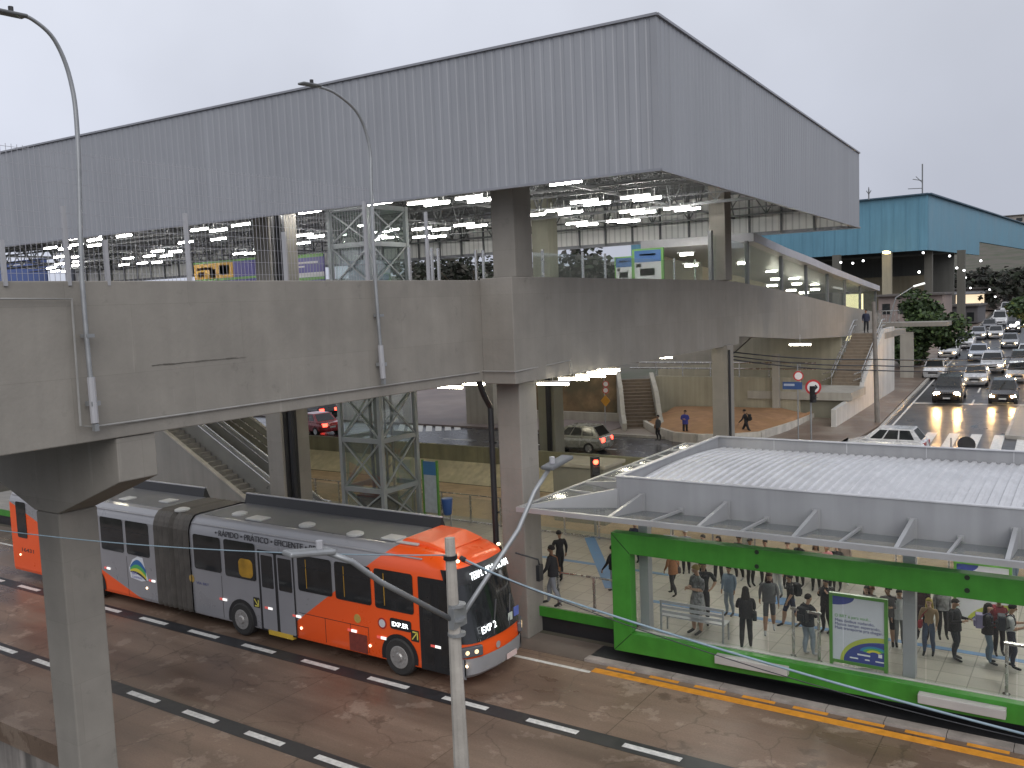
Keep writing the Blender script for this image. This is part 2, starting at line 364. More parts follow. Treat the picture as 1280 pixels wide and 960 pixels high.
def road_material():
    m = bpy.data.materials.new("wet_concrete_road"); m.use_nodes = True
    N, L = m.node_tree.nodes, m.node_tree.links; b = N["Principled BSDF"]
    g = N.new("ShaderNodeNewGeometry")
    def nz_(scale, det=6, rough=.6, vec=None):
        n = N.new("ShaderNodeTexNoise"); n.inputs["Scale"].default_value = scale; n.inputs["Detail"].default_value = det; n.inputs["Roughness"].default_value = rough
        L.new(vec or g.outputs["Position"], n.inputs["Vector"]); return n.outputs[0]
    def rng(i, a, b_, c, d):
        r = N.new("ShaderNodeMapRange"); r.inputs[1].default_value = a; r.inputs[2].default_value = b_; r.inputs[3].default_value = c; r.inputs[4].default_value = d
        L.new(i, r.inputs[0]); return r.outputs[0]
    def mixc(f, a, b_):
        x = N.new("ShaderNodeMix"); x.data_type = 'RGBA'; L.new(f, x.inputs[0])
        for s, q in ((6, a), (7, b_)):
            if isinstance(q, tuple): x.inputs[s].default_value = (*q, 1)
            else: L.new(q, x.inputs[s])
        return x.outputs[2]
    mp = N.new("ShaderNodeMapping"); mp.inputs["Scale"].default_value = (.5, 1.1, 1); L.new(g.outputs["Position"], mp.inputs[0])
    wet = rng(nz_(.33, 8, .58, mp.outputs[0]), .36, .64, 0, 1)
    base = mixc(wet, (.24, .172, .128), (.125, .082, .059))
    spots = rng(nz_(.9, 9, .66), .575, .615, 0, .55)
    base = mixc(spots, base, (.33, .255, .20))
    stain = rng(nz_(.75, 9, .68), .60, .645, 0, .6)
    base = mixc(stain, base, (.08, .052, .038))
    # concrete bays: each slab cast with its own tone, dark joints between
    br = N.new("ShaderNodeTexBrick"); br.offset = .5; br.inputs["Scale"].default_value = 1.0
    br.inputs["Mortar Size"].default_value = .012; br.inputs["Brick Width"].default_value = 5.2; br.inputs["Row Height"].default_value = 3.6
    br.inputs["Color1"].default_value = (.86, .86, .86, 1); br.inputs["Color2"].default_value = (1.12, 1.1, 1.08, 1); br.inputs["Mortar"].default_value = (.5, .48, .46, 1)
    mp2 = N.new("ShaderNodeMapping"); mp2.inputs["Location"].default_value = (1.3, -1.9, 0); L.new(g.outputs["Position"], mp2.inputs[0]); L.new(mp2.outputs[0], br.inputs["Vector"])
    mm = N.new("ShaderNodeMix"); mm.data_type = 'RGBA'; mm.blend_type = 'MULTIPLY'; mm.inputs[0].default_value = 1; L.new(base, mm.inputs[6]); L.new(br.outputs[0], mm.inputs[7])
    mpt = N.new("ShaderNodeMapping"); mpt.inputs["Scale"].default_value = (.05, 1.5, 1); L.new(g.outputs["Position"], mpt.inputs[0])
    trk = rng(nz_(1.0, 4, .6, mpt.outputs[0]), .32, .68, .80, 1.14)
    m4 = N.new("ShaderNodeMix"); m4.data_type = 'RGBA'; m4.blend_type = 'MULTIPLY'; m4.inputs[0].default_value = 1; L.new(mm.outputs[2], m4.inputs[6]); L.new(trk, m4.inputs[7])
    vo = N.new("ShaderNodeTexVoronoi"); vo.feature = 'DISTANCE_TO_EDGE'; vo.inputs["Scale"].default_value = .33
    wn_ = N.new("ShaderNodeTexNoise"); wn_.inputs["Scale"].default_value = 1.3; wn_.inputs["Detail"].default_value = 6; L.new(g.outputs["Position"], wn_.inputs["Vector"])
    va = N.new("ShaderNodeVectorMath"); va.operation = 'MULTIPLY_ADD'; va.inputs[1].default_value = (.9, .9, .9); L.new(wn_.outputs["Color"], va.inputs[0]); L.new(g.outputs["Position"], va.inputs[2]); L.new(va.outputs[0], vo.inputs["Vector"])
    crk = rng(vo.outputs["Distance"], .0, .010, .66, 1.0)
    m5 = N.new("ShaderNodeMix"); m5.data_type = 'RGBA'; m5.blend_type = 'MULTIPLY'; m5.inputs[0].default_value = 1; L.new(m4.outputs[2], m5.inputs[6]); L.new(crk, m5.inputs[7]); mm = m5
    fine = rng(nz_(22, 6, .75), .3, .7, .82, 1.16)
    m3 = N.new("ShaderNodeMix"); m3.data_type = 'RGBA'; m3.blend_type = 'MULTIPLY'; m3.inputs[0].default_value = 1; L.new(mm.outputs[2], m3.inputs[6]); L.new(fine, m3.inputs[7])
    L.new(m3.outputs[2], b.inputs["Base Color"])
    L.new(rng(wet, 0, 1, .55, .24), b.inputs["Roughness"]); b.inputs["Specular IOR Level"].default_value = .4
    bu = N.new("ShaderNodeBump"); bu.inputs["Strength"].default_value = .18; bu.inputs["Distance"].default_value = .01
    L.new(nz_(18, 5), bu.inputs["Height"]); L.new(bu.outputs[0], b.inputs["Normal"])
    return m
road_m = road_material()
mb = MB(); mb.box((-160, 10.35, -.5), (40, 20.1, 0)); struct(mb.build("road", road_m))
# deck edge and the stained wall under it (nearest the camera)
wall_m = mat("stained_concrete_wall", (.26, .235, .215), .7, var=.25, scale=1.2, bump=.2, streak=.55)
mb = MB(); mb.box((-160, 10.5, -4.6), (40, 10.8, -.5)); tag(mb.build("retaining_wall", wall_m), "dark streaked concrete wall carrying the near edge of the bus road", "wall")
# lane markings of the bus road
mb = MB(); 
for yy in (16.55, 12.92): mb.box((-120, yy - .24, .001), (30, yy + .24, .004))
struct(mb.build("road_marking_strip", black_paint))
mb = MB()
for yy, a, st, ln in ((16.55, -22.53, 2.44, 1.32), (12.92, -20.17, 2.24, 1.2)):
    for k in range(-38, 14):
        x = a + k * st; mb.box((x - ln / 2, yy - .085, .005), (x + ln / 2, yy + .085, .008))
mb.box((-120, 19.5, .001), (-11.0, 19.62, .005))
struct(mb.build("road_marking", white_paint))
mb = MB(); mb.box((-11.0, 19.60, .001), (30, 19.86, .006))
for k in range(34):
    x = -10.75 + k * 1.2; mb.box((x, 19.97, .001), (x + .78, 20.10, .006))
struct(mb.build("road_marking_orange", orange_paint))
kerb_m = mat("kerb_stone", (.33, .29, .26), .65, var=.28, scale=2.2, bump=.25)
mb = MB()
for k in range(24):
    x = -11.5 + k * 1.25; mb.box((x, 20.15, -.2), (x + 1.235, 20.44, .05))
struct(mb.build("kerb", kerb_m))
mb = MB(); mb.box((-120, 20.101, -.3), (-11.51, 21.3, .012)); struct(mb.build("verge", mat("dark_stained_concrete", (.12, .095, .08), .6, var=.3, scale=1.2, bump=.2, col2=(.17, .14, .12))))
mb = MB(); mb.box((-11.509, 20.445, -.3), (30, 21.3, .012)); struct(mb.build("gutter", black_paint))

# ================================================================== STATION PLATFORM
def floor_material():
    m = mat("platform_floor_slabs", (.34, .315, .27), .42, var=.14, scale=1.4, bump=.08)
    N, L = m.node_tree.nodes, m.node_tree.links; b = N["Principled BSDF"]; src = b.inputs["Base Color"].links[0].from_socket
    g = N.new("ShaderNodeNewGeometry"); br = N.new("ShaderNodeTexBrick"); br.offset = 0; br.inputs["Scale"].default_value = 1
    br.inputs["Brick Width"].default_value = .62; br.inputs["Row Height"].default_value = .62; br.inputs["Mortar Size"].default_value = .012
    br.inputs["Color1"].default_value = (.9, .9, .9, 1); br.inputs["Color2"].default_value = (1.06, 1.06, 1.06, 1); br.inputs["Mortar"].default_value = (.55, .55, .55, 1)
    L.new(g.outputs["Position"], br.inputs["Vector"])
    x = N.new("ShaderNodeMix"); x.data_type = 'RGBA'; x.blend_type = 'MULTIPLY'; x.inputs[0].default_value = 1
    L.new(src, x.inputs[6]); L.new(br.outputs[0], x.inputs[7]); L.new(x.outputs[2], b.inputs["Base Color"])
    return m
floor_m = floor_material()
plat = thing("station_platform", "grey slab bus platform with a green edge and blue guiding strips", "platform", (-12, 24, 0))
mb = MB(); mb.box((-48, 21.42, .55), (-10.35, 29.3, ZP)); mb.box((-10.349, 20.75, .55), (16, 29.3, ZP)); mb.build("floor", floor_m, plat)
mb = MB(); mb.box((-48, 21.36, .50), (-10.8, 21.42, ZP - .02)); mb.build("edge_band", green_paint, plat)
mb = MB(); mb.box((-48, 21.5, 0), (-10.9, 21.7, .55)); mb.box((-10.9, 21.2, 0), (16, 21.4, .55)); mb.build("front_wall", black_m, plat)
blue_tact = mat("blue_tactile_tiles", (.10, .20, .36), .5, var=.15, scale=5)
mb = MB()
mb.box((-13.4, 25.55, ZP), (-11.45, 25.75, ZP + .006)); mb.box((-20, 25.55, ZP), (-13.41, 25.75, ZP + .006))
pa, pb = at_z(737, 672, ZP), at_z(764, 735, ZP)
mb.bar(pa + Vector((0, 0, .004)), pb + Vector((0, 0, .004)), .38, .008)
mb.box((-10.9, 23.05, ZP), (14, 23.25, ZP + .006)); q = at_z(974, 751, ZP); mb.box((q.x - .38, q.y - .3, ZP), (q.x + .38, q.y + .3, ZP + .009))
mb.build("tactile_strip", blue_tact, plat)

# soil strip, sloped wall, parapet and the street behind
soil_m = mat("pale_gravel_soil", (.46, .35, .23), .85, var=.22, scale=1.5, bump=.3)
mb = MB(); mb.box((-90, 29.3, .3), (20, 34.8, .78)); struct(mb.build("path", soil_m))
slope_m = mat("yellowed_concrete_slope", (.56, .51, .36), .8, var=.16, scale=.9, bump=.25, streak=.2, col2=(.40, .37, .25))
rw = thing("retaining_wall", "sloped yellowish concrete bank with a dark parapet along the upper street", "wall", (-30, 35.4, .7))
mb = MB(); mb.prism([(34.75, .70), (36.15, 1.62), (36.3, 1.62), (36.3, .70)], 0, -90, -9.4); mb.build("slope", slope_m, rw)
par_m = mat("mossy_dark_concrete", (.175, .17, .11), .85, var=.2, scale=1.4, bump=.3, streak=.2)
mb = MB(); mb.box((-90, 36.16, 1.62), (-9.4, 36.36, 2.42)); mb.build("parapet", par_m, rw)
mb = MB(); mb.box((-160, 36.4, ZS - .3), (60, 48.9, ZS)); struct(mb.build("street", asphalt))
mb = MB()
mb.box((-120, 40.2, ZS + .001), (-14, 40.32, ZS + .005))
for k in range(16):
    x = -90 + k * 5; mb.box((x, 44.3, ZS + .001), (x + 2.2, 44.42, ZS + .005))
for k in range(7):                                  # hatched island of white bars
    p = at_z(500 + k * 12, 541 - k * .6, ZS); mb.bar(p + Vector((0, 0, .003)), p + Vector((-3.6, 4.6, .003)), .42, .005)
struct(mb.build("street_marking", white_paint))
# side street climbing away
def sheet(name, m, pts_lr, dz, th=.3, kind=True):
    """pts_lr: list of (left xyz, right xyz) going away"""
    b = MB(); 
    for (l0, r0), (l1, r1) in zip(pts_lr[:-1], pts_lr[1:]):
        up = Vector((0, 0, dz)); b.slab(Vector(l0) + up, Vector(r0) + up, Vector(r1) + up, Vector(l1) + up, (0, 0, -th))
    o = b.build(name, m)
    return struct(o) if kind else o
def sx(x0, y): return x0 - .0502 * (y - 52)     # the street runs along dC
seg = [48.9, 52, 70, 90, 120, 160, 210]
hill_asph = mat("wet_asphalt_hill", (.042, .042, .046), .33, var=.2, scale=.6, bump=.03, bscale=30, spec=.5)
sheet("street_uphill", hill_asph, [((sx(-10.9, y), y, street_z(y)), (sx(3.0, y), y, street_z(y))) for y in seg], 0)
mb = MB()
zeb_y0, zeb_y1 = 50.4, 55.2
for k in range(14):
    x = -10.6 + k * 1.12; z = ZS + .004
    mb.slab((x, zeb_y0, z), (x + .52, zeb_y0, z), (x + .52 - .2, zeb_y1, z + .09), (x - .2, zeb_y1, z + .09), (0, 0, -.003))
y0 = 66.5; z = street_z(y0) + .006
mb.slab((sx(-10.5, y0), y0, z), (sx(-2.5, y0), y0 + .4, z + .01), (sx(-2.5, y0), y0 + .8, z + .02), (sx(-10.5, y0), y0 + .4, z + .01), (0, 0, -.003))
for x0, dash in ((-10.55, 0), (-6.9, 1), (-3.1, 0)):
    for k in range(46):
        y0 = 53.6 + k * 3.2
        if dash and (k % 2 or y0 < 66): continue
        ln = 3.2 if not dash else 2.6
        a, b_ = y0, y0 + ln
        mb.slab((sx(x0, a) - .06, a, street_z(a) + .006), (sx(x0, a) + .06, a, street_z(a) + .006), (sx(x0, b_) + .06, b_, street_z(b_) + .006), (sx(x0, b_) - .06, b_, street_z(b_) + .006), (0, 0, -.003))
struct(mb.build("crossing_marking", white_paint))
# corner pavement (left of the side street) with kerb
brick_pave = mat("reddish_wet_pavement", (.17, .125, .10), .42, var=.25, scale=1.2, bump=.25, col2=(.24, .20, .165))
sheet("pavement", brick_pave, [((-26, 49.0, ZS), (-12.6, 49.0, ZS)), ((-26, 52, ZS), (sx(-11.6, 52), 52, ZS))] +
      [((sx(-17.5, y), y, street_z(y)), (sx(-11.2, y), y, street_z(y))) for y in (56, 70, 90, 120, 160, 205)], .12, .4)
purp = mat("purplish_wet_pavement", (.155, .125, .12), .62, var=.25, scale=.6, bump=.2, col2=(.20, .165, .15))
sheet("pavement", purp, [((-90, 48.9, ZS), (-26.02, 48.9, ZS)), ((-90, 84, ZS + .6), (-26.02, 84, ZS + .6))], .12, .4)
mb = MB()
pts = [Vector((-30, 48.8, ZS)), Vector((-14.4, 48.8, ZS)), Vector((-12.3, 49.4, ZS)), Vector((-11.2, 51.0, ZS)), Vector((sx(-11.0, 54), 54, street_z(54)))] + [Vector((sx(-11.0, y), y, street_z(y))) for y in (62, 75, 90, 120, 160)]
for a, b_ in zip(pts[:-1], pts[1:]): mb.bar(a + Vector((0, 0, .05)), b_ + Vector((0, 0, .05)), .2, .2)
struct(mb.build("kerb", mat("painted_kerb", (.36, .34, .31), .6, var=.35, scale=1.5)))
sheet("pavement", brick_pave, [((sx(1.2, y), y, street_z(y)), (sx(9, y), y, street_z(y))) for y in (58, 70, 90, 120, 160, 205)], .12, .4)

# ================================================================== VIADUCT (footbridge with the concourse on it)
via = thing("elevated_footbridge", "long grey concrete footbridge deck crossing over the bus road", "bridge", (-14, 20, 7.3))
mb = MB()
fx = lambda y: -14.35 - .02 * (20.1 - y)
def plan_prism(b, pts, z0, z1): b.prism([(p[0], p[1]) for p in pts], 2, z0, z1)
plan_prism(mb, [(fx(-6), -6), (fx(20.1), 20.4), (fx(20.1) - .55, 20.4), (fx(-6) - .55, -6)], 7.42, 10.18)
mb.build("side_beam", concrete, via, bevel=.02)
mb = MB(); plan_prism(mb, [(-19.4, -6), (-18.9, 20.1), (-19.4, 20.1), (-19.9, -6)], 7.42, 10.18); mb.build("side_beam", concrete, via)
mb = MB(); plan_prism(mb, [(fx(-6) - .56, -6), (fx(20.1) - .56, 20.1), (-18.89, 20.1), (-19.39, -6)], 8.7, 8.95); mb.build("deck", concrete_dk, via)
mb = MB(); mb.box((-14.36, 20.12, 7.34), (-13.31, 21.75, 10.22)); mb.build("corner_block", concrete, via, bevel=.02)
# right-hand beam: side view (distance along dC from the corner, height)
cp = Vector((-13.3, 20.12, 0)); nin = Vector((-dC.y, dC.x, 0))     # inward normal (to -x)
top = [(0, 10.22), (18.9, 10.16), (23, 9.95), (29.2, 9.6), (35.6, 9.15), (41.5, 8.72), (47.7, 8.3), (53.6, 7.97), (62, 7.4)]
bot = [(62, 5.9), (45.5, 6.27), (32.4, 6.81), (20.5, 7.58), (20.45, 7.23), (0, 7.33)]
def along(b, prof, off0, off1):
    n = len(prof); f = lambda s, z, o: cp + dC * s + nin * o + Vector((0, 0, z))
    b.add([f(s, z, off0) for s, z in prof] + [f(s, z, off1) for s, z in prof],
          [tuple(range(n)), tuple(reversed(range(n, 2 * n)))] + [(i, (i + 1) % n, n + (i + 1) % n, n + i) for i in range(n)])
mb = MB(); along(mb, [(1.64, 10.22)] + top[1:] + bot[:-1] + [(1.64, 7.33)], 0.004, .5); mb.build("side_beam", concrete, via)
mb = MB(); plan_prism(mb, [(-14.4, 21.8), (-15.6, 44.5), (-62, 44.5), (-62, 20.2), (-19.5, 20.2), (-14.4, 20.2)], 8.7, 8.95); mb.build("deck", mat("pale_concourse_floor", (.44, .43, .40), .5, var=.1), via)
mb = MB(); along(mb, [(24.5, 8.93), (62, 6.3), (62, 6.05), (24.5, 8.68)], .51, 6.0); mb.build("ramp_deck", concrete_dk, via)
# thin cast-in conduit along the beam
cond = mat("grey_conduit", (.27, .265, .255), .5, var=.15, scale=3)
mb = MB()
c1 = [at_x(*p, -14.30) for p in ((2, 373), (98, 373), (108, 533), (124, 534))]
mb.tube([Vector((-14.52, c1[0].y - 6, c1[0].z)), c1[0] + Vector((-.2, 0, 0)), c1[1] + Vector((-.2, 0, 0)), c1[2] + Vector((-.17, 0, 0)), c1[3] + Vector((-.17, 0, 0))] + [Vector((fx(y) + .03, y, 7.68)) for y in (9.5, 14, 19.9)], .020, 6)
mb.tube([(-14.36, 20.06, 7.69), (-13.27, 20.06, 7.69), (-13.27, 20.2, 7.69), (-13.3 + dC.x * 3.2 + .03, 20.12 + dC.y * 3.2, 7.75), (-13.3 + dC.x * 3.2 + .03, 20.12 + dC.y * 3.2, 7.3)], .02, 6)
mb.build("conduit", cond, via)
# long scar of a patched joint on the near beam
mb = MB()
pa, pb = at_x(192, 457, -14.5), at_x(310, 446, -14.44)
for k in range(9):
    a_, b2 = pa.lerp(pb, k / 9), pa.lerp(pb, (k + 1) / 9); q_ = lambda p, j: Vector((fx(p.y) + .002, p.y, p.z + .012 * noise.noise(Vector((j * .7, 0, 0)))))
    mb.bar(q_(a_, k), q_(b2, k + 1), .008, (.010, .022, .014)[k % 3]); mb.build("joint_scar", mat("dark_joint", (.215, .20, .176), .9, var=.3), via)

def pillar(label, boxes, m=concrete, extra=None, loc=None):
    lo = boxes[0][0]; hi = boxes[0][1]
    t = thing("concrete_pillar", label, "pillar", ((lo[0] + hi[0]) / 2, (lo[1] + hi[1]) / 2, lo[2]), "pillars of the footbridge and concourse")
    b = MB()
    for l, h in boxes: b.box(l, h)
    b.build("shaft", m, t, bevel=.03)
    if extra: extra(t)
    return t
def cap_near(t):
    b = MB()
    b.prism([(-16.69, 5.85), (-14.6, 6.62), (-14.6, 7.41), (-19.6, 7.41), (-19.6, 6.62), (-17.51, 5.85)], 1, 9.22, 10.0)
    b.build("pillar_cap", concrete, t, bevel=.02)
pillar("thick grey pillar with a hammerhead cap standing nearest at the left", [((-17.5, 9.23, -4.6), (-16.7, 10.03, 5.84))], concrete, cap_near)
pillar("tall grey pillar right behind the front of the bus", [((-14.39, 20.75, 0), (-13.62, 21.65, 7.335)), ((-14.33, 20.75, 10.225), (-13.58, 21.65, 14.8))], concrete)
def pipe_c(t):
    b = MB(); b.tube([(-24.66, 22.45, ZP), (-24.66, 22.45, 14)], .13, 8); b.box((-24.715, 22.12, ZP), (-24.70, 22.75, 14)); b.build("rain_pipe", black_m, t)
pillar("grey pillar with a black pipe between the escalator and the lift tower", [((-25.5, 22.0, ZP), (-24.72, 23.35, 14.6))], concrete, pipe_c)
def pipe_d(t):
    b = MB(); x = at_y(687, 550, 37.9).x; b.box((x - .12, 37.86, 1), (x + .12, 37.97, 8.5)); b.build("rain_pipe", black_m, t)
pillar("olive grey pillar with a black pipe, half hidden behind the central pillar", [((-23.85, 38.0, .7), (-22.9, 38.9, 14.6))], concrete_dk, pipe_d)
e0, e1 = at_y(889, 437, 38.3).x, at_y(909, 437, 38.3).x
def pipe_e(t):
    b = MB(); b.tube([(e1 + .06, 38.36, 1), (e1 + .06, 38.36, 7.1)], .055, 8); b.build("rain_pipe", black_m, t)
pillar("dark green shaded pillar in front of the orange soil bank", [((e0, 38.3, .7), (e1, 39.1, 7.3)), ((e0, 38.3, 10.17), (e1, 39.1, 14.8))], concrete, pipe_e)
pillar("short wide pale concrete pier standing beside the striped traffic island", [((-37.3, 50.0, ZS), (-34.95, 50.9, 6.0))], concrete_lt)
# black rain pipe jogging round the corner block
mb = MB(); mb.tube([(-14.46, 20.0, 8.75), (-14.46, 20.0, 7.45), (-14.5, 20.3, 7.0), (-14.55, 20.66, 6.6), (-14.55, 20.66, .8)], .085, 10)
for z in (8.0, 5.6, 3.6): mb.cbox((-14.46 if z > 7.4 else -14.55, 20.05 if z > 7.4 else 20.7, z), (.2, .1, .05))
tag(mb.build("drain_pipe", black_m, smooth=False), "black drain pipe running down beside the central pillar", "pipe")

# ================================================================== CONCOURSE HALL (steel roof)
P0 = at_d(825, 211, 21.0); ZB, ZT = P0.z, 15.98
P0 = Vector((P0.x, P0.y, 0))
hall = thing("concourse_hall", "big grey corrugated metal roof box over the lit concourse", "hall", P0)
LEN, DEP = 62.0, 26.0
def ribbed(b, p, d, n, L_, z0, z1, pitch=.28, dep=.013):
    """trapezoid sheet wall from p along d, n = outward normal"""
    prof_ = []; s = 0
    while s < L_:
        prof_ += [(s, 0), (s + pitch * .55, 0), (s + pitch * .65, -dep), (s + pitch * .9, -dep)]; s += pitch
    prof_ = [(a, o) for a, o in prof_ if a <= L_] + [(L_, 0)]
    base = [p + d * a + n * o for a, o in prof_]
    k = len(base)
    b.add([Vector((q.x, q.y, z0)) for q in base] + [Vector((q.x, q.y, z1)) for q in base], [(i, i + 1, k + i + 1, k + i) for i in range(k - 1)])
nB = -dC; nC = -dB      # outward normals of the near-left and right faces
mb = MB(); ribbed(mb, P0, dB, nB, LEN, ZB, ZT); mb.build("fascia_panel", galv, hall)
mb = MB(); ribbed(mb, P0 , dC, nC, DEP, ZB, ZT); mb.build("fascia_panel", galv, hall)
P1 = P0 + dC * DEP
mb = MB(); ribbed(mb, P1, dB, dC, LEN, ZB, ZT); mb.build("fascia_panel", galv, hall)
trim_m = mat("fascia_trim", (.25, .255, .28), .4, metal=.3, var=.1)
mb = MB()
Z = lambda p, z: Vector((p.x, p.y, z))
for z in (ZT + .02, ZB - .02):
    mb.bar(Z(P0 - dB * .03, z), Z(P0 + dB * LEN, z), .12, .06); mb.bar(Z(P0, z), Z(P1, z), .12, .058); mb.bar(Z(P1 - dB * .03, z), Z(P1 + dB * LEN, z), .12, .062)
mb.build("edge_trim", trim_m, hall)
ceil_m = mat("ceiling_underside", (.24, .245, .25), .7, var=.2, scale=.8)
mb = MB(); q = [P0 + dB * .2 + dC * .2, P1 + dB * .2 - dC * .2, P1 + dB * (LEN - .2) - dC * .2, P0 + dB * (LEN - .2) + dC * .2]
mb.slab(*[Z(p, 15.3) for p in q], (0, 0, .12)); mb.build("roof_sheet", ceil_m, hall)
def truss(p, q, z0, z1, n):
    b = MB(); b.bar(Z(p, z0), Z(q, z0), .09); b.bar(Z(p, z1), Z(q, z1), .09)
    for i in range(n):
        a = p.lerp(q, i / n); c = p.lerp(q, (i + .5) / n); d = p.lerp(q, (i + 1) / n)
        b.bar(Z(a, z0), Z(c, z1), .05); b.bar(Z(c, z1), Z(d, z0), .05); b.bar(Z(a, z0), Z(a, z1), .04)
    b.build("roof_truss", truss_m, hall)
for k in range(11):
    s = .6 + k * 5.4; truss(P0 + dB * s + dC * .3, P1 + dB * s - dC * .3, 13.4, 14.9, 14)
for t_ in (.35, 9.0, 17.6, DEP - .35): truss(P0 + dC * t_ + dB * .3, P0 + dC * t_ + dB * (LEN - 1), 13.5, 15.0, 30)
mb = MB()
for k in range(18):
    t_ = .9 + k * 1.45; mb.bar(Z(P0 + dC * t_ + dB * .3, 15.1), Z(P0 + dC * t_ + dB * (LEN - .5), 15.1), .07, .16)
for k in range(7):
    t_ = 2 + k * 3.6; mb.bar(Z(P0 + dC * t_ + dB * .6, 13.32), Z(P0 + dC * t_ + dB * (LEN - 4), 13.32), .05, .07)
mb.build("purlin", truss_m, hall)
panel_m = mat("translucent_white_panel", (.86, .86, .84), .6, var=.05, scale=1.5)
N, L = panel_m.node_tree.nodes, panel_m.node_tree.links; bb = N["Principled BSDF"]; src = bb.inputs["Base Color"].links[0].from_socket
g = N.new("ShaderNodeNewGeometry"); wv = N.new("ShaderNodeTexWave"); wv.bands_direction = 'X'; wv.inputs["Scale"].default_value = .95; wv.inputs["Distortion"].default_value = .3; L.new(g.outputs["Position"], wv.inputs["Vector"])
r_ = N.new("ShaderNodeMapRange"); r_.inputs[1].default_value = .0; r_.inputs[2].default_value = .25; r_.inputs[3].default_value = .72; r_.inputs[4].default_value = 1.0; L.new(wv.outputs["Fac"], r_.inputs[0])
x_ = N.new("ShaderNodeMix"); x_.data_type = 'RGBA'; x_.blend_type = 'MULTIPLY'; x_.inputs[0].default_value = 1; L.new(src, x_.inputs[6]); L.new(r_.outputs[0], x_.inputs[7]); L.new(x_.outputs[2], bb.inputs["Base Color"])
mb = MB()
for k in range(38):
    s = .5 + k * 1.6; mb.slab(Z(P1 + dB * s - dC * .12, 12.62), Z(P1 + dB * (s + 1.52) - dC * .12, 12.62), Z(P1 + dB * (s + 1.52) - dC * .12, 14.6), Z(P1 + dB * s - dC * .12, 14.6), -dC * .02)
mb.build("translucent_panel", panel_m, hall)
for k in range(39):
    s = .46 + k * 1.6; mb = MB(); mb.bar(Z(P1 + dB * s - dC * .2, 12.5), Z(P1 + dB * s - dC * .2, 15), .09, .09); mb.build("wall_post", truss_m, hall)
# fluorescent tubes, each where it hangs
TUBES = [(687,226),(707,229),(730,252),(746,255),(794,246),(809,249),(697,263),(713,266),(667,269),(790,264),(804,266),(721,279),(734,281),(772,276),(786,277),(604,234.5),(586,247),(601,251),(530,253),(546,255),(580,281),(596,283),(551,287),(527,286),(527,296),(547,296),(846,260),(859,262),
 (308,270),(301,281),(370,262),(387,265),(249,287),(273,288),(273,299),(299,317),(313,317),(380,294),(395,296),(378,304),(475,254),(525,253.5),(63,310),(81,311),(95,298),(118,300),(132,293.5),(155,295),(118,307),(96,306),(74,321),(75,330),(64,335),(69,339),(97,321),(97,327),(96,331.5),(197,314),(219,314.5),(160,323),(187,320),(208,320),(155,331),(178,329),(196,328),(232,303),(83,339)]
t0 = None
for u, v in TUBES:
    z = 13.1; p = at_z(u, v, z)
    if p.y > P1.y - 1 + .0502 * (p.x - P1.x) * -1:      # hung just inside the far wall
        p = at_y(u, v, P1.y - 1.2)
    if t0 is None:
        t0 = thing("ceiling_light", "white fluorescent tube hanging under the concourse roof", "lamp", (0, 0, 0), "fluorescent tubes under the concourse roof")
        b = MB(); b.tube([(-.56, .028, 0), (.56, -.028, 0)], .034, 8); b.build("light_tube", tube_m, t0, smooth=True)
        b = MB(); b.bar((-.6, .03, .07), (.6, -.03, .07), .08, .05); b.bar((-.3, .015, .1), (-.3, .015, .35), .02); b.bar((.3, -.015, .1), (.3, -.015, .35), .02); b.build("fixture", white_m, t0)
        o = t0
    else: o = copy_tree(t0)
    o.location = p
# ================================================================== BUS STOP SHELTER
roof_m = mat("corrugated_roof_sheet", (.56, .565, .59), .38, metal=.15, var=.10, scale=.8, streak=.08)
fasc_m = mat("shelter_fascia", (.31, .315, .33), .45, var=.08, scale=.6, streak=.08)
alu = mat("canopy_aluminium", (.38, .385, .395), .4, metal=.3, var=.08)
canopy_glass = glass("canopy_glass", (.62, .64, .66), .2, .06, .14)
XL, XR, YN, YF, ZR = -11.35, 13.0, 22.0, 29.75, 4.62
sh = thing("bus_shelter", "long bus stop shelter with a corrugated roof, glass canopy and bright green frame", "shelter", (-10.5, 21, ZP))
b = MB(); pitch = .25; px = []; x = XL + .12
while x < XR: px += [(x, 0), (x + .10, 0), (x + .13, .05), (x + .22, .05)]; x += pitch
nyr = 9; yr = [YN + .1 + (YF - YN - .2) * k / (nyr - 1) for k in range(nyr)]
V = [(a, yy, 4.23 + h + .20 * math.sin(math.pi * k / (nyr - 1))) for k, yy in enumerate(yr) for a, h in px]; n = len(px)
b.add(V, [(k * n + i, k * n + i + 1, (k + 1) * n + i + 1, (k + 1) * n + i) for k in range(nyr - 1) for i in range(n - 1)])
b.build("roof_sheet", roof_m, sh)
b = MB()
b.box((XL, YN, 3.58), (XR, YN + .08, ZR)); b.box((XL, YF - .08, 3.58), (XR, YF, ZR)); b.box((XL, YN + .081, 3.58), (XL + .08, YF - .081, ZR))
b.build("roof_fascia", fasc_m, sh, bevel=.01)
b = MB()
b.box((XL - .02, YN - .02, ZR + .001), (XR, YN + .13, ZR + .03)); b.box((XL - .02, YN + .131, ZR + .001), (XL + .13, YF - .14, ZR + .032)); b.box((XL - .02, YF - .13, ZR + .001), (XR, YF + .02, ZR + .031))
for k in range(10):
    x = XL + 2.0 + k * 2.35; b.box((x, YF - .085, ZR - .33), (x + .02, YF - .082, ZR))
b.build("roof_capping", roof_m, sh)
b = MB(); b.box((XL + .09, YN + .09, 3.60), (XR, YF - .09, 3.66)); b.build("soffit", mat("shelter_soffit", (.42, .42, .42), .6), sh)
for k in range(6):
    for yy in (22.9, 25.2, 27.6):
        b = MB(); b.box((-10 + k * 3.6, yy, 3.55), (-8.7 + k * 3.6, yy + .12, 3.595)); b.build("soffit_light", lamp_mat("soffit_glow", (1, .965, .90), 42), sh)
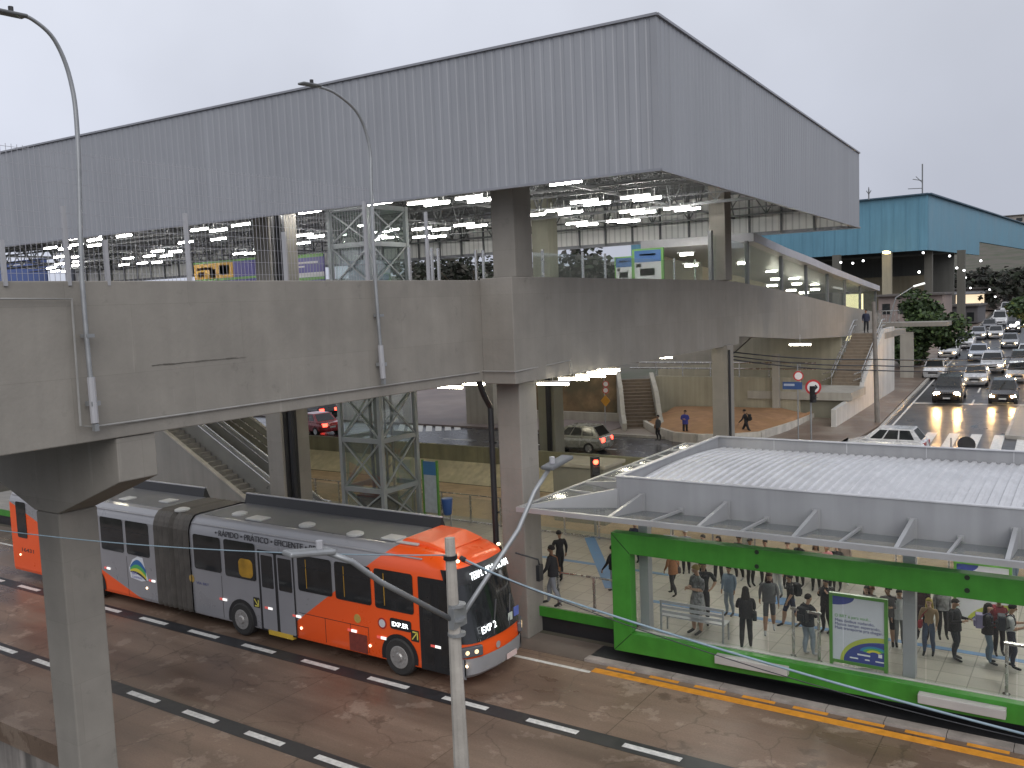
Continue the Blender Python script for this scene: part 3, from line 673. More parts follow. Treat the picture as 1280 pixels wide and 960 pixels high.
# canopy: edge beam in front, wrapping round the left end
YO, XO, ZO = 20.0, -13.3, 3.95
b = MB(); b.bar((XO - .05, YO, ZO), (XR, YO, ZO), .10, .13); b.bar((XO, YO + .06, ZO), (XO, 31.6, ZO), .10, .128); b.bar((XO, 31.6, ZO), (XR, 31.6, ZO), .10, .125)
b.build("canopy_edge", alu, sh)
xs_big = [at_y(u, v, YN).x for u, v in ((803, 623), (909, 635), (1021, 646), (1141, 659), (1270, 670))]
xs_small = [at_y(u, v, YN).x for u, v in ((852, 639), (959, 652), (1075, 661), (1201, 676))]
st = (xs_big[-1] - xs_big[0]) / 4
xs_big += [xs_big[-1] + st * k for k in (1, 2, 3)]; xs_small += [xs_small[-1] + st * k for k in (1, 2, 3)]
def bracket(p_in, p_out, big):
    b = MB()
    if big:
        d = (Vector(p_out) - Vector(p_in)); side = Vector((0, 0, 1)).cross(d).normalized() * .045
        z = Vector((0, 0, 1)); pi, po = Vector(p_in), Vector(p_out)
        q = [pi - z * .24, po - z * .03, po + z * .05, pi + z * .30]
        b.add([p + side for p in q] + [p - side for p in q], [(0, 1, 2, 3), (7, 6, 5, 4)] + [(i, 4 + i, 4 + (i + 1) % 4, (i + 1) % 4) for i in range(4)])
        dn = d.normalized(); b.cbox(pi + dn * .03, (.2, .02, .62) if abs(dn.y) > .5 else (.02, .2, .62))
    else:
        b.bar(p_in, p_out, .06, .06); dn = (Vector(p_out) - Vector(p_in)).normalized(); b.cbox(Vector(p_in) + dn * .02, (.14, .02, .14) if abs(dn.y) > .5 else (.02, .14, .14))
    b.build("canopy_bracket", alu, sh)
for x in xs_big: bracket((x, YN - .02, 3.92), (x, YO + .05, ZO + .02), True)
for x in xs_small: bracket((x, YN - .02, 3.86), (x, YO + .05, ZO + .03), False)
bracket((XL, YN, 3.98), (XO + .05, YO + .05, ZO + .02), True)
for k in range(8):
    yy = 22.6 + k * 1.05; bracket((XL - .02, yy, 3.9), (XO + .05, yy, ZO + .02), k % 3 == 1)
b = MB()
xx = [XO + .06, XL] + sorted(xs_big + xs_small)
for a, c in zip(xx[1:-1], xx[2:]): b.slab((a + .02, YO + .05, ZO + .03), (c - .02, YO + .05, ZO + .03), (c - .02, YN - .03, 3.74), (a + .02, YN - .03, 3.74), (0, 0, .012))
b.slab((XO + .06, YO + .05, ZO + .03), (XL, YO + .05, ZO + .03), (XL, YN, 3.74), (XL - .05, YN, 3.74), (0, 0, .012))
b.slab((XO + .06, YO + .1, ZO + .031), (XL - .05, YN + .01, 3.741), (XL - .05, 29.7, 3.741), (XO + .06, 31.5, ZO + .031), (0, 0, .012))
b.build("canopy_glass", canopy_glass, sh)
post_m = mat("shelter_post", (.34, .345, .36), .42, metal=.2, var=.08)
for x0 in (-10.23, -3.77, 2.69, 9.2):
    for yy in (21.0, 28.9):
        b = MB(); b.box((x0, yy, ZP), (x0 + .26, yy + .26, 3.6)); b.build("post", post_m, sh, bevel=.01)
# the green picture frame
FL, FB, FT = -10.74, .34, 3.49
y0, y1 = 20.42, 20.74
b = MB()
b.prism([(FL, FB), (XR, FB + .30), (XR, .93), (FL + .53, .87)], 1, y0, y1)
b.prism([(FL, FT), (FL + .53, 2.97), (XR, 3.0), (XR, FT + .04)], 1, y0, y1)
b.prism([(FL, FB + .004), (FL + .527, .872), (FL + .527, 2.968), (FL, FT - .004)], 1, y0 + .002, y1 - .002)
b.build("green_frame", green_paint, sh, bevel=.012)
seam = mat("frame_seam", (.012, .06, .008), .5, var=.1)
fm_ = mat("frame_bolt", (.01, .02, .01), .5, var=0)
b = MB()
b.bar((FL + .01, y0 - .003, FB + .01), (FL + .52, y0 - .003, .86), .006, .014); b.build("frame_joint", fm_, sh); b = MB(); b.bar((FL + .01, y0 - .003, FT - .01), (FL + .52, y0 - .003, 2.98), .006, .014)
b.build("frame_joint", fm_, sh)
for u, v in ((946, 690), (946, 708), (1209, 722), (1209, 738)):
    p = at_y(u, v, y0); b = MB(); b.disc((p.x, y0 - .012, p.z), (0, -1, 0), .055, 10, .012); b.build("frame_bolt", fm_, sh)
sill_m = mat("pale_sill", (.40, .385, .365), .5, var=.12)
for u0, u1, v in ((895, 985, 818), (1148, 1258, 858)):
    a = at_y(u0, v, y0 - .1).x; c = at_y(u1, v + 10, y0 - .1).x
    b = MB(); b.box((a, y0 - .22, .60), (c, y0 - .002, .80)); b.build("boarding_sill", sill_m, sh, bevel=.015)
b = MB(); b.box((FL + .53, y1 - .1, .872), (XR, y1 + .02, .90)); b.build("inner_sill", sill_m, sh)
x = FL + .55; k = 0
while x < XR - .2:
    w = 1.72
    b = MB(); b.box((x, y1 - .06, .91), (x + w, y1 - .048, 2.96)); b.build("glass_pane", clear_glass, sh)
    x += w + .02
# ------------------------------------------------------------------ things on the platform
def poster(name, label, x0, x1, yy, z0, z1, parent_label_group=None):
    t = thing(name, label, "poster panel", ((x0 + x1) / 2, yy, ZP))
    W, H = x1 - x0, z1 - z0
    b = MB(); f = .07
    b.box((x0, yy, ZP), (x0 + f, yy + .09, z1)); b.box((x1 - f, yy, ZP), (x1, yy + .09, z1)); b.box((x0 + f, yy, z1 - f), (x1 - f, yy + .088, z1)); b.box((x0 + f, yy, z0), (x1 - f, yy + .088, z0 + f))
    b.build("panel_frame", mat("poster_frame_green", (.10, .27, .05), .4, var=.08), t)
    b = MB(); b.box((x0 + f, yy + .03, z0 + f), (x1 - f, yy + .06, z1 - f)); b.build("poster", mat("poster_paper", (.62, .63, .68), .5, var=.04), t)
    X0, X1, Z0, Z1 = x0 + f, x1 - f, z0 + f, z1 - f; yf = yy + .027
    navy = mat("poster_navy", (.05, .07, .28), .5, var=.1); lime = mat("poster_lime", (.45, .50, .08), .5, var=.1)
    def quarter(cx, cz, r0x, r0z, r1x, r1z, a0, a1, nm, m, d):
        pts = [(cx + r1x * math.cos(a0 + (a1 - a0) * k / 14), cz + r1z * math.sin(a0 + (a1 - a0) * k / 14)) for k in range(15)]
        pin = [(cx + r0x * math.cos(a0 + (a1 - a0) * k / 14), cz + r0z * math.sin(a0 + (a1 - a0) * k / 14)) for k in range(15)]
        b = MB(); b.add([(p[0], yf - d, p[1]) for p in pts + pin], [(k, k + 1, 16 + k, 15 + k) for k in range(14)]); b.build(nm, m, t)
    quarter(X1, Z0, 0, 0, W * .70, H * .33, math.pi / 2, math.pi, "poster_shape", navy, 0)
    quarter(X1, Z0, W * .70, H * .33, W * .76, H * .40, math.pi / 2, math.pi, "poster_shape", lime, .001)
    quarter(X0, Z1, 0, 0, W * .38, H * .13, -math.pi / 2, 0, "poster_shape", navy, 0)
    # sail-shaped emblem on the blue field
    ex, ez = X1 - W * .30, Z0 + H * .16
    for k, (c, nm) in enumerate((((.04, .25, .42), "a"), ((.10, .42, .12), "b"), ((.70, .62, .05), "c"))):
        quarter(ex + W * .13, ez - .01, W * (.26 - .06 * (k + 1)), H * (.11 - .026 * (k + 1)), W * (.26 - .06 * k), H * (.11 - .026 * k), math.radians(35), math.radians(165), "emblem", mat("emblem_" + nm, c, .5, var=0), .004)
    g = mat("poster_text_green", (.13, .38, .08), .5, var=0); n = mat("poster_text_navy", (.09, .10, .26), .5, var=0)
    yt = yf - .004
    text_mesh("poster_text", "O BRT é para você...", .1, g, t, (X0 + .05, yt, Z1 - H * .30), (1, 0, 0), (0, 0, 1), .001, width=W * .62)
    for k, s_ in enumerate(("Mais ônibus rodando,", "Menos tempo esperando,", "Mais transporte pra chegar.")):
        text_mesh("poster_text", s_, .1, n, t, (X0 + .05, yt, Z1 - H * .365 - k * H * .054), (1, 0, 0), (0, 0, 1), .001, width=W * (.68, .78, .82)[k])
    wh = mat("poster_white", (.8, .8, .82), .5, var=0)
    b = MB()
    b.box((ex - W * .16, yt - .002, ez - H * .05), (ex + W * .06, yt, ez - H * .028)); b.box((X1 - .13, yt - .002, Z0 + H * .12), (X1 - .05, yt, Z0 + H * .17))
    for q_ in ((.30, .18), (.56, .10), (.74, .18)): b.box((X0 + W * q_[0], yt - .002, Z0 + H * .05), (X0 + W * (q_[0] + q_[1] * .8), yt, Z0 + H * .068))
    b.build("logo_strip", wh, t)
    return t
poster("poster_panel", "green framed poster panel with blue curve standing by the shelter glass", -5.37, -4.09, 21.0, .86, 2.52)
p = at_y(1192, 705, 25.6)
poster("poster_panel", "green framed poster panel further back, mostly hidden by the green beam", p.x, p.x + 1.35, 25.6, p.z - 1.75, p.z + .1)
# perch bench
t = thing("bench", "grey metal bench with a slatted back on the platform", "bench", (-8.8, 20.98, ZP))
x0, x1 = -9.62, -7.95
for x in (x0, x1):
    b = MB(); b.tube([(x, 20.95, ZP), (x, 20.98, 1.68)], .03, 8); b.tube([(x, 21.35, ZP), (x, 21.35, 1.25), (x, 20.97, 1.25)], .025, 8); b.build("leg", galv_dk, t)
for z in (1.66, 1.52, 1.40): 
    b = MB(); b.bar((x0 - .03, 20.97, z), (x1 + .03, 20.97, z), .03, .07); b.build("backrest_slat", alu, t)
b = MB(); b.box((x0 - .03, 21.0, 1.25), (x1 + .03, 21.38, 1.285)); b.build("seat", alu, t)
def hoop(label, p0, p1, h):
    b = MB(); a, c = Vector(p0), Vector(p1); u = Vector((0, 0, h))
    b.tube([a, a + u], .035, 8); b.tube([c, c + u], .035, 8); b.bar(a + u - (c - a).normalized() * .05, c + u + (c - a).normalized() * .05, .09, .05)
    for q in (a, c): b.disc(q + Vector((0, 0, .02)), (0, 0, 1), .08, 10, .02)
    o = b.build("guard_rail", steel); tag(o, label, "railing"); return o
hoop("short steel hoop rail beside the green framed poster", at_z(992, 820, ZP), at_z(1024, 828, ZP), 1.18)
q = at_z(1258, 868, ZP); hoop("steel hoop rail at the right end of the platform", q, q + Vector((1.3, 0, 0)), 1.12)
t = thing("handrail", "steel handrail with posts along the open platform edge behind the bus front", "railing", (-12, 21.6, ZP))
zt = at_y(742, 722, 21.6).z
for x in (-13.1, -11.93, -10.85): b = MB(); b.box((x - .035, 21.58, ZP), (x + .035, 21.63, zt)); b.disc((x, 21.6, ZP + .02), (0, 0, 1), .1, 10, .02); b.build("post", steel, t)
b = MB(); b.tube([(-13.4, 21.6, zt), (-10.75, 21.6, zt)], .03, 8); b.build("rail", steel, t)
# glass railing along the rear edge
t = thing("glass_railing", "glass railing with slim steel posts along the rear of the platform", "railing", (-24, 28.5, ZP))
xs_ = [-31.4 + 1.45 * k for k in range(22)]
pane_m = glass("yellowish_glass", (.93, .92, .84), .08, .03, .10)
for x in xs_: b = MB(); b.box((x - .03, 28.47, ZP), (x + .03, 28.53, ZP + 1.12)); b.build("post", steel, t)
for a, c in zip(xs_[:-1], xs_[1:]): b = MB(); b.box((a + .05, 28.49, ZP + .1), (c - .05, 28.505, ZP + 1.02)); b.build("pane", pane_m, t)
b = MB(); b.tube([(xs_[0], 28.5, ZP + 1.15), (xs_[-1], 28.5, ZP + 1.15)], .025, 6); b.build("handrail", steel, t)
b = MB(); b.bar((xs_[0], 28.5, ZP + .06), (xs_[-1], 28.5, ZP + .06), .05, .05); b.build("bottom_rail", steel, t)
# litter bin
q = at_z(562, 660, ZP); q = Vector((q.x, 27.6, ZP))
t = thing("litter_bin", "blue plastic litter bin on a thin post by the glass railing", "litter bin", q)
blue = mat("blue_plastic", (.03, .085, .27), .4, var=.12)
b = MB(); b.tube([q + Vector((0, .02, 0)), q + Vector((0, .02, 1.0))], .03, 8); b.disc(q + Vector((0, .02, .02)), (0, 0, 1), .11, 10, .02); b.build("post", galv_dk, t)
b = MB(); b.tube([q + Vector((0, -.18, .55)), q + Vector((0, -.18, .60)), q + Vector((0, -.18, 1.15)), q + Vector((0, -.18, 1.18))], [.13, .17, .22, .21], 14); b.build("bucket", blue, t, smooth=True)
b = MB(); b.tube([q + Vector((0, -.18, 1.185)), q + Vector((0, -.18, 1.21))], [.235, .22], 14); b.build("rim", blue, t)
# lit information sign under the canopy
a = at_y(838, 683, 24.4); t = thing("information_sign", "small white lit panel hanging under the shelter roof", "sign", (a.x, 24.4, a.z))
b = MB(); b.box((a.x - .22, 24.38, a.z - .32), (a.x + .2, 24.44, a.z + .3)); b.build("light_panel", lamp_mat("lit_sign", (.95, .97, 1), 1.3), t)
b = MB(); b.box((a.x - .24, 24.445, a.z - .34), (a.x + .22, 24.48, a.z + .32)); b.tube([(a.x, 24.46, a.z + .3), (a.x, 24.46, 3.6)], .015, 6); b.build("hanger", galv_dk, t)
# equipment box beyond the platform with the bus signal
t = thing("equipment_cabinet", "olive concrete equipment box with a flat lid behind the platform", "cabinet", (-17.3, 31.2, .75))
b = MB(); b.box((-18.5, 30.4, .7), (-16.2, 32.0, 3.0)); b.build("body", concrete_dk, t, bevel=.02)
b = MB(); b.box((-18.6, 30.3, 3.0), (-16.1, 32.1, 3.14)); b.build("lid", mat("cabinet_lid", (.30, .28, .22), .8, var=.2), t, bevel=.02)
def traffic_light(label, base, h, lit, face, pole=True):
    t = thing("traffic_light", label, "traffic light", base)
    bz = Vector(base); f = Vector(face).normalized(); s_ = f.cross(Vector((0, 0, 1)))
    b = MB(); b.tube([bz, bz + Vector((0, 0, h))], .05, 8); b.build("pole", galv_dk, t)
    b = MB(); c = bz + Vector((0, 0, h - .42)) + f * .16; b.bar(c - Vector((0, 0, .45)), c + Vector((0, 0, .45)), .30, .2, up=f); b.build("signal_head", black_m, t)
    for k in range(3):
        on = lit == k; cc = c + Vector((0, 0, .28 - .28 * k)) + f * .11
        b = MB(); b.disc(cc, f, .10, 14, .02); b.build("lens", lamp_mat("red_signal_glow", (1, .06, .03), 9) if on else mat("dark_lens", (.03, .03, .03), .3, var=0), t)
        b = MB(); b.bar(cc + Vector((0, 0, .11)), cc + Vector((0, 0, .11)) + f * .14, .22, .015); b.build("visor", black_m, t)
    return t
q = at_y(742, 588, 29.0); traffic_light("bus traffic light showing red next to the olive equipment box", (q.x, 29.0, .75), q.z - .75 + .5, 0, (.75, -.66, 0))
# ================================================================== ARTICULATED BUS
BX0, BXF, BY0, BY1 = -34.2, -12.85, 17.08, 19.52
BC = (BY0 + BY1) / 2
BASE = Vector((-23.5, BC, 0))
bus = thing("articulated_bus", "long orange and grey articulated city bus driving under the footbridge", "bus", BASE)
def livery():
    m = mat("bus_paint", (.245, .245, .26), .33, var=.05, scale=1.5, coat=.5)
    N, L = m.node_tree.nodes, m.node_tree.links; b = N["Principled BSDF"]; src = b.inputs["Base Color"].links[0].from_socket
    tcn = N.new("ShaderNodeTexCoord"); sp = N.new("ShaderNodeSeparateXYZ"); L.new(tcn.outputs["Object"], sp.inputs[0])
    def math_(op, a, c):
        n = N.new("ShaderNodeMath"); n.operation = op
        for i, q in ((0, a), (1, c)):
            if isinstance(q, (int, float)): n.inputs[i].default_value = q
            else: L.new(q, n.inputs[i])
        return n.outputs[0]
    zz = math_('MINIMUM', sp.outputs[2], 3.35)
    d = math_('SUBTRACT', math_('SUBTRACT', sp.outputs[0], math_('MULTIPLY', zz, 1.43)), -20.2 + 23.5)
    f1 = math_('GREATER_THAN', d, 0)
    r = math_('ADD', math_('ADD', sp.outputs[0], math_('MULTIPLY', zz, 3.1)), 25.2 - 23.5)
    f2 = math_('LESS_THAN', r, 0)
    f = math_('MAXIMUM', f1, f2)
    mx_ = N.new("ShaderNodeMix"); mx_.data_type = 'RGBA'; L.new(f, mx_.inputs[0]); L.new(src, mx_.inputs[6]); mx_.inputs[7].default_value = (.80, .092, .010, 1)
    L.new(mx_.outputs[2], b.inputs["Base Color"]); return m
paint = livery()
glass_dk = mat("dark_bus_window", (.016, .017, .018), .06, var=.5, scale=1.8, spec=.6)
gasket = mat("window_gasket", (.012, .012, .013), .5, var=0)
roof_dk = mat("bus_roof_top", (.12, .122, .128), .5, var=.2, scale=1.5)
lgrey = mat("bus_cove_silver", (.40, .40, .43), .3, metal=.3, var=.05)
# cross-section: (inset from side, height)
SEC = [(0.03, .32), (0, .42), (0, 1.0), (0, 1.55), (0, 2.3), (0.01, 2.92), (.05, 3.04), (.13, 3.2), (.26, 3.33), (.42, 3.36)]
def shell(name, xa, xb, m, front=False, rear=False, parent=bus, out=0., lv=None, roof=True):
    """bus skin: straight sides from xa to xb, optional rounded front at xb"""
    b = MB(); rings = []
    for ins, z in (lv or SEC):
        if front:
            f = np.interp(z, [.3, .45, 1.15, 1.3, 2.6, 2.95, 3.12, 3.28, 3.36], [-13.02, -12.86, -12.88, -12.95, -13.22, -13.30, -13.42, -13.85, -14.5])
        else: f = xb
        r = .55; ring = []
        yl, yh = BY0 + ins - out, BY1 - ins + out
        ring.append((xa, yl))
        if front:
            fx_ = f + out
            ring += [(max(xa + .02, fx_ - r - 1.2), yl), (max(xa + .04, fx_ - r - .5), yl)]
            for k in range(7):
                t = math.pi / 2 * k / 6; ring.append((fx_ - r * .62 + r * .62 * math.sin(t) - .10 * (1 - k / 6), yl + r * (1 - math.cos(t))))
            for k in range(1, 6): 
                yy = yl + r + (yh - yl - 2 * r) * k / 6; ring.append((fx_ + .07 * math.sin(math.pi * k / 6), yy))
            for k in range(7):
                t = math.pi / 2 * (6 - k) / 6; ring.append((fx_ - r * .62 + r * .62 * math.sin(t) - .10 * (k / 6), yh - r * (1 - math.cos(t))))
            ring += [(max(xa + .04, fx_ - r - .5), yh), (max(xa + .02, fx_ - r - 1.2), yh)]
        else: ring += [(f, yl), (f, yh)]
        ring.append((xa, yh)); rings.append([(x, y, z) for x, y in ring])
    n = len(rings[0])
    b.add([p for r_ in rings for p in r_], [(j * n + i, j * n + (i + 1) % n, (j + 1) * n + (i + 1) % n, (j + 1) * n + i) for j in range(len(rings) - 1) for i in range(n if roof else n - 1)])
    if roof: b.add(rings[-1], [tuple(range(n))]); b.add(rings[0], [tuple(reversed(range(n)))])
    o = b.build(name, m, parent); 
    for p in o.data.polygons: p.use_smooth = front
    if front: 
        try: o.data.set_sharp_from_angle(angle=R(38))
        except Exception: pass
    return o
shell("front_body", -23.6, BXF, paint, front=True)
shell("rear_body", BX0, -25.35, paint)
# window band in front: windscreen and its dark surround
shell("windscreen", -13.62, BXF, glass_dk, front=True, out=.014, lv=[(0, 1.18), (0, 1.5), (0, 2.0), (0, 2.55), (0.0, 2.6)], roof=False)
shell("display_box", -13.62, BXF, black_m, front=True, out=.018, lv=[(0, 2.6), (0, 2.8), (0.01, 3.0)], roof=False)
shell("bumper", -13.12, BXF, mat("bumper_grey", (.27, .27, .28), .4, var=.08), front=True, out=.03, lv=[(.03, .30), (0, .4), (0, .78), (.0, .82)], roof=False)
led = lamp_mat("led_white", (.92, .97, 1), 2.6)
fxz = lambda z: np.interp(z, [1.3, 2.6, 2.95], [-12.95, -13.22, -13.30])
text_mesh("destination_text", "TERM. VIDA NOVA", .26, led, bus, (fxz(2.68) + .105, BY0 + .42, 2.69), (0, 1, 0), (-.2, 0, 1), .004, width=1.65)
text_mesh("destination_text", "EXP 2", .24, led, bus, (fxz(1.4) + .105, BY0 + .42, 1.36), (0, 1, 0), (-.2, 0, 1), .004, width=.62)
b = MB(); b.box((fxz(1.5) + .10, BY0 + 1.62, 1.32), (fxz(1.5) + .115, BY0 + 1.80, 1.52)); b.build("permit_sticker", mat("sticker_pale", (.5, .55, .5), .5, var=.1), bus)
b = MB(); b.box((fxz(1.5) + .10, BY0 + 1.88, 1.36), (fxz(1.5) + .115, BY0 + 2.1, 1.6)); b.build("permit_sticker", mat("sticker_blue", (.10, .14, .42), .5, var=.1), bus)
b = MB(); b.bar((fxz(1.25) + .10, BY0 + .9, 1.22), (fxz(2.0) + .10, BY0 + 1.25, 2.0), .03); b.bar((fxz(1.25) + .10, BY0 + 1.6, 1.22), (fxz(2.0) + .1, BY0 + 1.9, 1.95), .03); b.build("wiper", black_m, bus)
for s_, yy in ((-1, BY0 + .13), (1, BY1 - .13)):
    b = MB(); d = Vector((.85, s_ * .55, 0)).normalized()
    c = Vector((BXF - .16, yy, 1.0)); side = d.cross(Vector((0, 0, 1)))
    b.bar(c - side * .30, c + side * .26, .26, .12, up=d); h = b.build("headlight", mat("headlight_housing", (.10, .10, .11), .15, var=.1), bus, bevel=.03)
    for k in (-1, 1):
        e = MB(); e.disc(c + side * .12 * k + d * .066, d, .055, 12, .01); e.build("bulb", lamp_mat("dim_headlight", (1, .72, .4), .9), h)
p_ = MB(); p_.disc((BXF + .055, BC - .22, .93), (1, 0, 0), .09, 14, .01); p_.build("badge", mat("badge_silver", (.6, .6, .62), .3, metal=.6, var=0), bus)
b = MB(); b.box((BXF + .075, BC + .1, .42), (BXF + .09, BC + .55, .56)); b.build("number_plate", mat("plate_pale", (.65, .5, .48), .5, var=.05), bus)
b = MB(); b.tube([(BXF - .25, BY1 - .05, 2.9), (BXF + .35, BY1 + .12, 2.75), (BXF + .38, BY1 + .12, 2.6)], .025, 6); b.cbox((BXF + .38, BY1 + .12, 2.40), (.1, .2, .42)); b.build("mirror", black_m, bus)
for yy in (BY0 + .32, BY1 - .32): b = MB(); b.ell((-13.45, yy, 3.17), (.05, .05, .04)); b.build("marker_lamp", lamp_mat("amber_marker", (1, .72, .45), 4), bus)
# bellows
bel_m = mat("bellows_rubber", (.075, .068, .06), .6, var=.3, scale=3)
b = MB(); nrb = 14
for k in range(nrb + 1):
    x = -25.36 + 1.77 * k / nrb; o = .0 if k % 2 else .07
    if k == nrb // 2: o = -.08
    b.add([(x, BY0 + i_ - o + .02, z + (o * .5 if z > 3 else 0)) for i_, z in SEC] + [(x, BY1 - i_ + o - .02, z + (o * .5 if z > 3 else 0)) for i_, z in reversed(SEC)], [])
n = len(SEC) * 2
for k in range(nrb):
    for i in range(n): b.f.append((k * n + i, k * n + (i + 1) % n, (k + 1) * n + (i + 1) % n, (k + 1) * n + i)); b.m.append(0)
b.build("bellows", bel_m, bus)
# roof: dark recessed deck, far-side fairing, hatches
b = MB(); b.box((-23.4, BY0 + .45, 3.355), (-15.7, BY1 - .30, 3.372)); b.build("roof_deck", roof_dk, bus)
b = MB(); b.box((-33.6, BY0 + .45, 3.355), (-25.5, BY1 - .30, 3.372)); b.build("roof_deck", roof_dk, bus)
for xa, xb in ((-23.5, -15.4), (-29.6, -25.6)):
    b = MB(); b.prism([(BY1 - .33, 3.36), (BY1 - .24, 3.66), (BY1 - .19, 3.66), (BY1 - .05, 3.3)], 0, xa, xb); b.build("roof_fairing", mat("fairing_black", (.022, .022, .024), .6, var=.2), bus)
    b = MB(); b.box((xa, BY1 - .25, 3.661), (xb, BY1 - .17, 3.69)); b.build("fairing_edge", grey_metal, bus)
b = MB(); b.prism([(-15.6, 3.35), (-15.3, 3.50), (-14.5, 3.47), (-13.9, 3.30), (-14.2, 3.2)], 1, BY0 + .5, BY1 - .32); b.build("front_dome", paint, bus, bevel=.06, seg=3)
hat = mat("hatch_white", (.46, .46, .45), .4, var=.15)
for u, v in ((300, 642), (384, 656), (444, 667), (228, 637)):
    p = at_z(u, v, 3.40); b = MB(); b.tube([(p.x, p.y, 3.37), (p.x, p.y, 3.42), (p.x, p.y, 3.46)], [.24, .24, .14], 16); b.build("roof_vent", hat, bus, smooth=False)
for u, v, w in ((323, 648, .9), (492, 672, .75), (515, 677, 1.0), (211, 626, .7), (160, 623, .6)):
    p = at_z(u, v, 3.40); b = MB(); b.box((p.x - w * .36, p.y - .22, 3.37), (p.x + w * .36, p.y + .22, 3.43)); b.build("roof_hatch", hat, bus, bevel=.02)
# side: gutter, windows, doors, wheels
def side_panel(name, x0, x1, z0, z1, m, r=.08, d=.006, t=.01, parent=bus):
    pts = []
    for cx, cz, a in ((x1 - r, z1 - r, 0), (x0 + r, z1 - r, 90), (x0 + r, z0 + r, 180), (x1 - r, z0 + r, 270)):
        for k in range(5): q = R(a + 22.5 * k); pts.append((cx + r * math.cos(q), cz + r * math.sin(q)))
    b = MB(); b.prism(pts, 1, BY0 - d - t, BY0 - d); return b.build(name, m, parent)
WIN = [(-23.42, -22.16, 1.78, 2.86), (-21.98, -20.62, 1.74, 2.86), (-18.86, -17.55, 1.74, 2.76), (-17.42, -16.12, 1.72, 2.76), (-15.99, -14.68, 1.70, 2.76),
       (-28.35, -27.1, 1.80, 2.92), (-26.92, -25.7, 1.80, 2.92), (-29.9, -28.6, 1.80, 2.9), (-33.75, -33.1, 1.6, 2.95)]
seat_m = mat("yellow_seat", (.42, .23, .02), .5, var=.3, scale=3)
for i, (a, c, z0, z1) in enumerate(WIN):
    w = side_panel("window", a, c, z0, z1, glass_dk)
    b = MB(); b.box((a + .1, BY0 - .0185, z0 + (z1 - z0) * .66), (c - .1, BY0 - .0165, z0 + (z1 - z0) * .685)); b.build("window_rail", gasket, w)
    if i == 1: side_panel("seat_behind_glass", a + .62, c - .12, z0 + .06, z0 + .62, seat_m, .16, .0165, .0008, w)
    if i in (2, 3, 4):
        b = MB(); b.box((a + .32, BY0 - .0182, z0 + .1), (a + .345, BY0 - .0166, z1 - .1)); b.build("yellow_pole", seat_m, w)
def door(x0, x1, z0, z1, m_leaf, glass_from):
    d = side_panel("door", x0, x1, z0, z1, gasket, .03, .004, .012)
    mid = (x0 + x1) / 2
    for a, c in ((x0 + .09, mid - .06), (mid + .06, x1 - .04)):
        side_panel("door_leaf", a, c, z0 + .05, z1 - .06, m_leaf, .04, .017, .004, d)
        side_panel("door_glass", a + .05, c - .05, glass_from, z1 - .14, glass_dk, .04, .022, .003, d)
    return d
door(-20.5, -19.02, .33, 2.72, mat("door_leaf_grey", (.23, .23, .245), .4, var=.06), 1.62)
door(-14.5, -13.42, .33, 2.74, gasket, .5)
b = MB(); b.box((-20.2, BY0 - .03, .24), (-19.2, BY0 + .1, .38)); b.build("door_step", mat("yellow_step", (.55, .36, .04), .5, var=.15), bus)
b = MB(); b.bar((-23.55, BY0 + .08, 3.17), (-14.4, BY0 + .08, 3.17), .03, .03); b.bar((-34.1, BY0 + .08, 3.17), (-25.4, BY0 + .08, 3.17), .03, .03); b.build("rain_gutter", grey_metal, bus)
tyre_m = mat("tyre", (.022, .021, .02), .75, var=.25, scale=6)
def wheel(x, y, s_, far=False):
    if not far:
        pts = [(x + .62 * math.cos(R(a)), .50 + .60 * math.sin(R(a))) for a in range(-12, 193, 12)]
        b = MB(); b.prism(pts, 1, y - .008 * s_, y - .002 * s_) if s_ > 0 else b.prism(pts, 1, y + .002, y + .008)
        b.build("wheel_arch", gasket, bus)
    b = MB(); b.tube([(x, y + .26 * s_, .5), (x, y + .24 * s_, .5), (x, y, .5), (x, y - .045 * s_, .5)], [.44, .5, .5, .45], 28); w = b.build("wheel", tyre_m, bus)
    b = MB(); b.tube([(x, y - .046 * s_, .5), (x, y - .052 * s_, .5)], [.30, .29], 24); b.build("rim", mat("rim_steel", (.30, .29, .28), .45, metal=.4, var=.2, scale=8), w)
    b = MB(); b.tube([(x, y - .053 * s_, .5), (x, y - .09 * s_, .5)], [.13, .10], 16)
    for k in range(8): t = k * math.pi / 4; b.tube([(x + .2 * math.cos(t), y - .052 * s_, .5 + .2 * math.sin(t)), (x + .2 * math.cos(t), y - .075 * s_, .5 + .2 * math.sin(t))], .022, 6)
    b.build("hub", mat("hub_steel", (.34, .33, .32), .35, metal=.5, var=.1), w)
for x in (-21.33, -15.22, -28.9): wheel(x, BY0 - .01, 1); wheel(x, BY1 + .01, -1)
# reflectors, stickers, writing
red_r = lamp_mat("red_reflector_glow", (.75, .12, .10), .25); wht_r = lamp_mat("white_reflector_glow", (.95, .93, .9), .7)  # weak glow of their own stands in for light thrown back
for u, v in ((280, 749), (337, 760), (372, 770), (441, 788), (478, 797), (546, 808), (135, 710), (191, 726)):
    p = at_y(u, v, BY0); b = MB(); b.box((p.x - .17, BY0 - .03, p.z - .03), (p.x - .03, BY0 - .006, p.z + .03)); h = b.build("reflector", red_r, bus)
    b = MB(); b.box((p.x - .028, BY0 - .031, p.z - .032), (p.x + .15, BY0 - .006, p.z + .032)); b.build("reflector_white", wht_r, h)
for u, v in ((377, 785), (463, 807), (184, 735), (584, 833), (26, 693)):
    p = at_y(u, v, BY0); b = MB(); b.disc((p.x, BY0 - .02, p.z), (0, -1, 0), .035, 10, .015); b.build("side_marker", lamp_mat("amber_marker", (1, .72, .45), 4), bus)
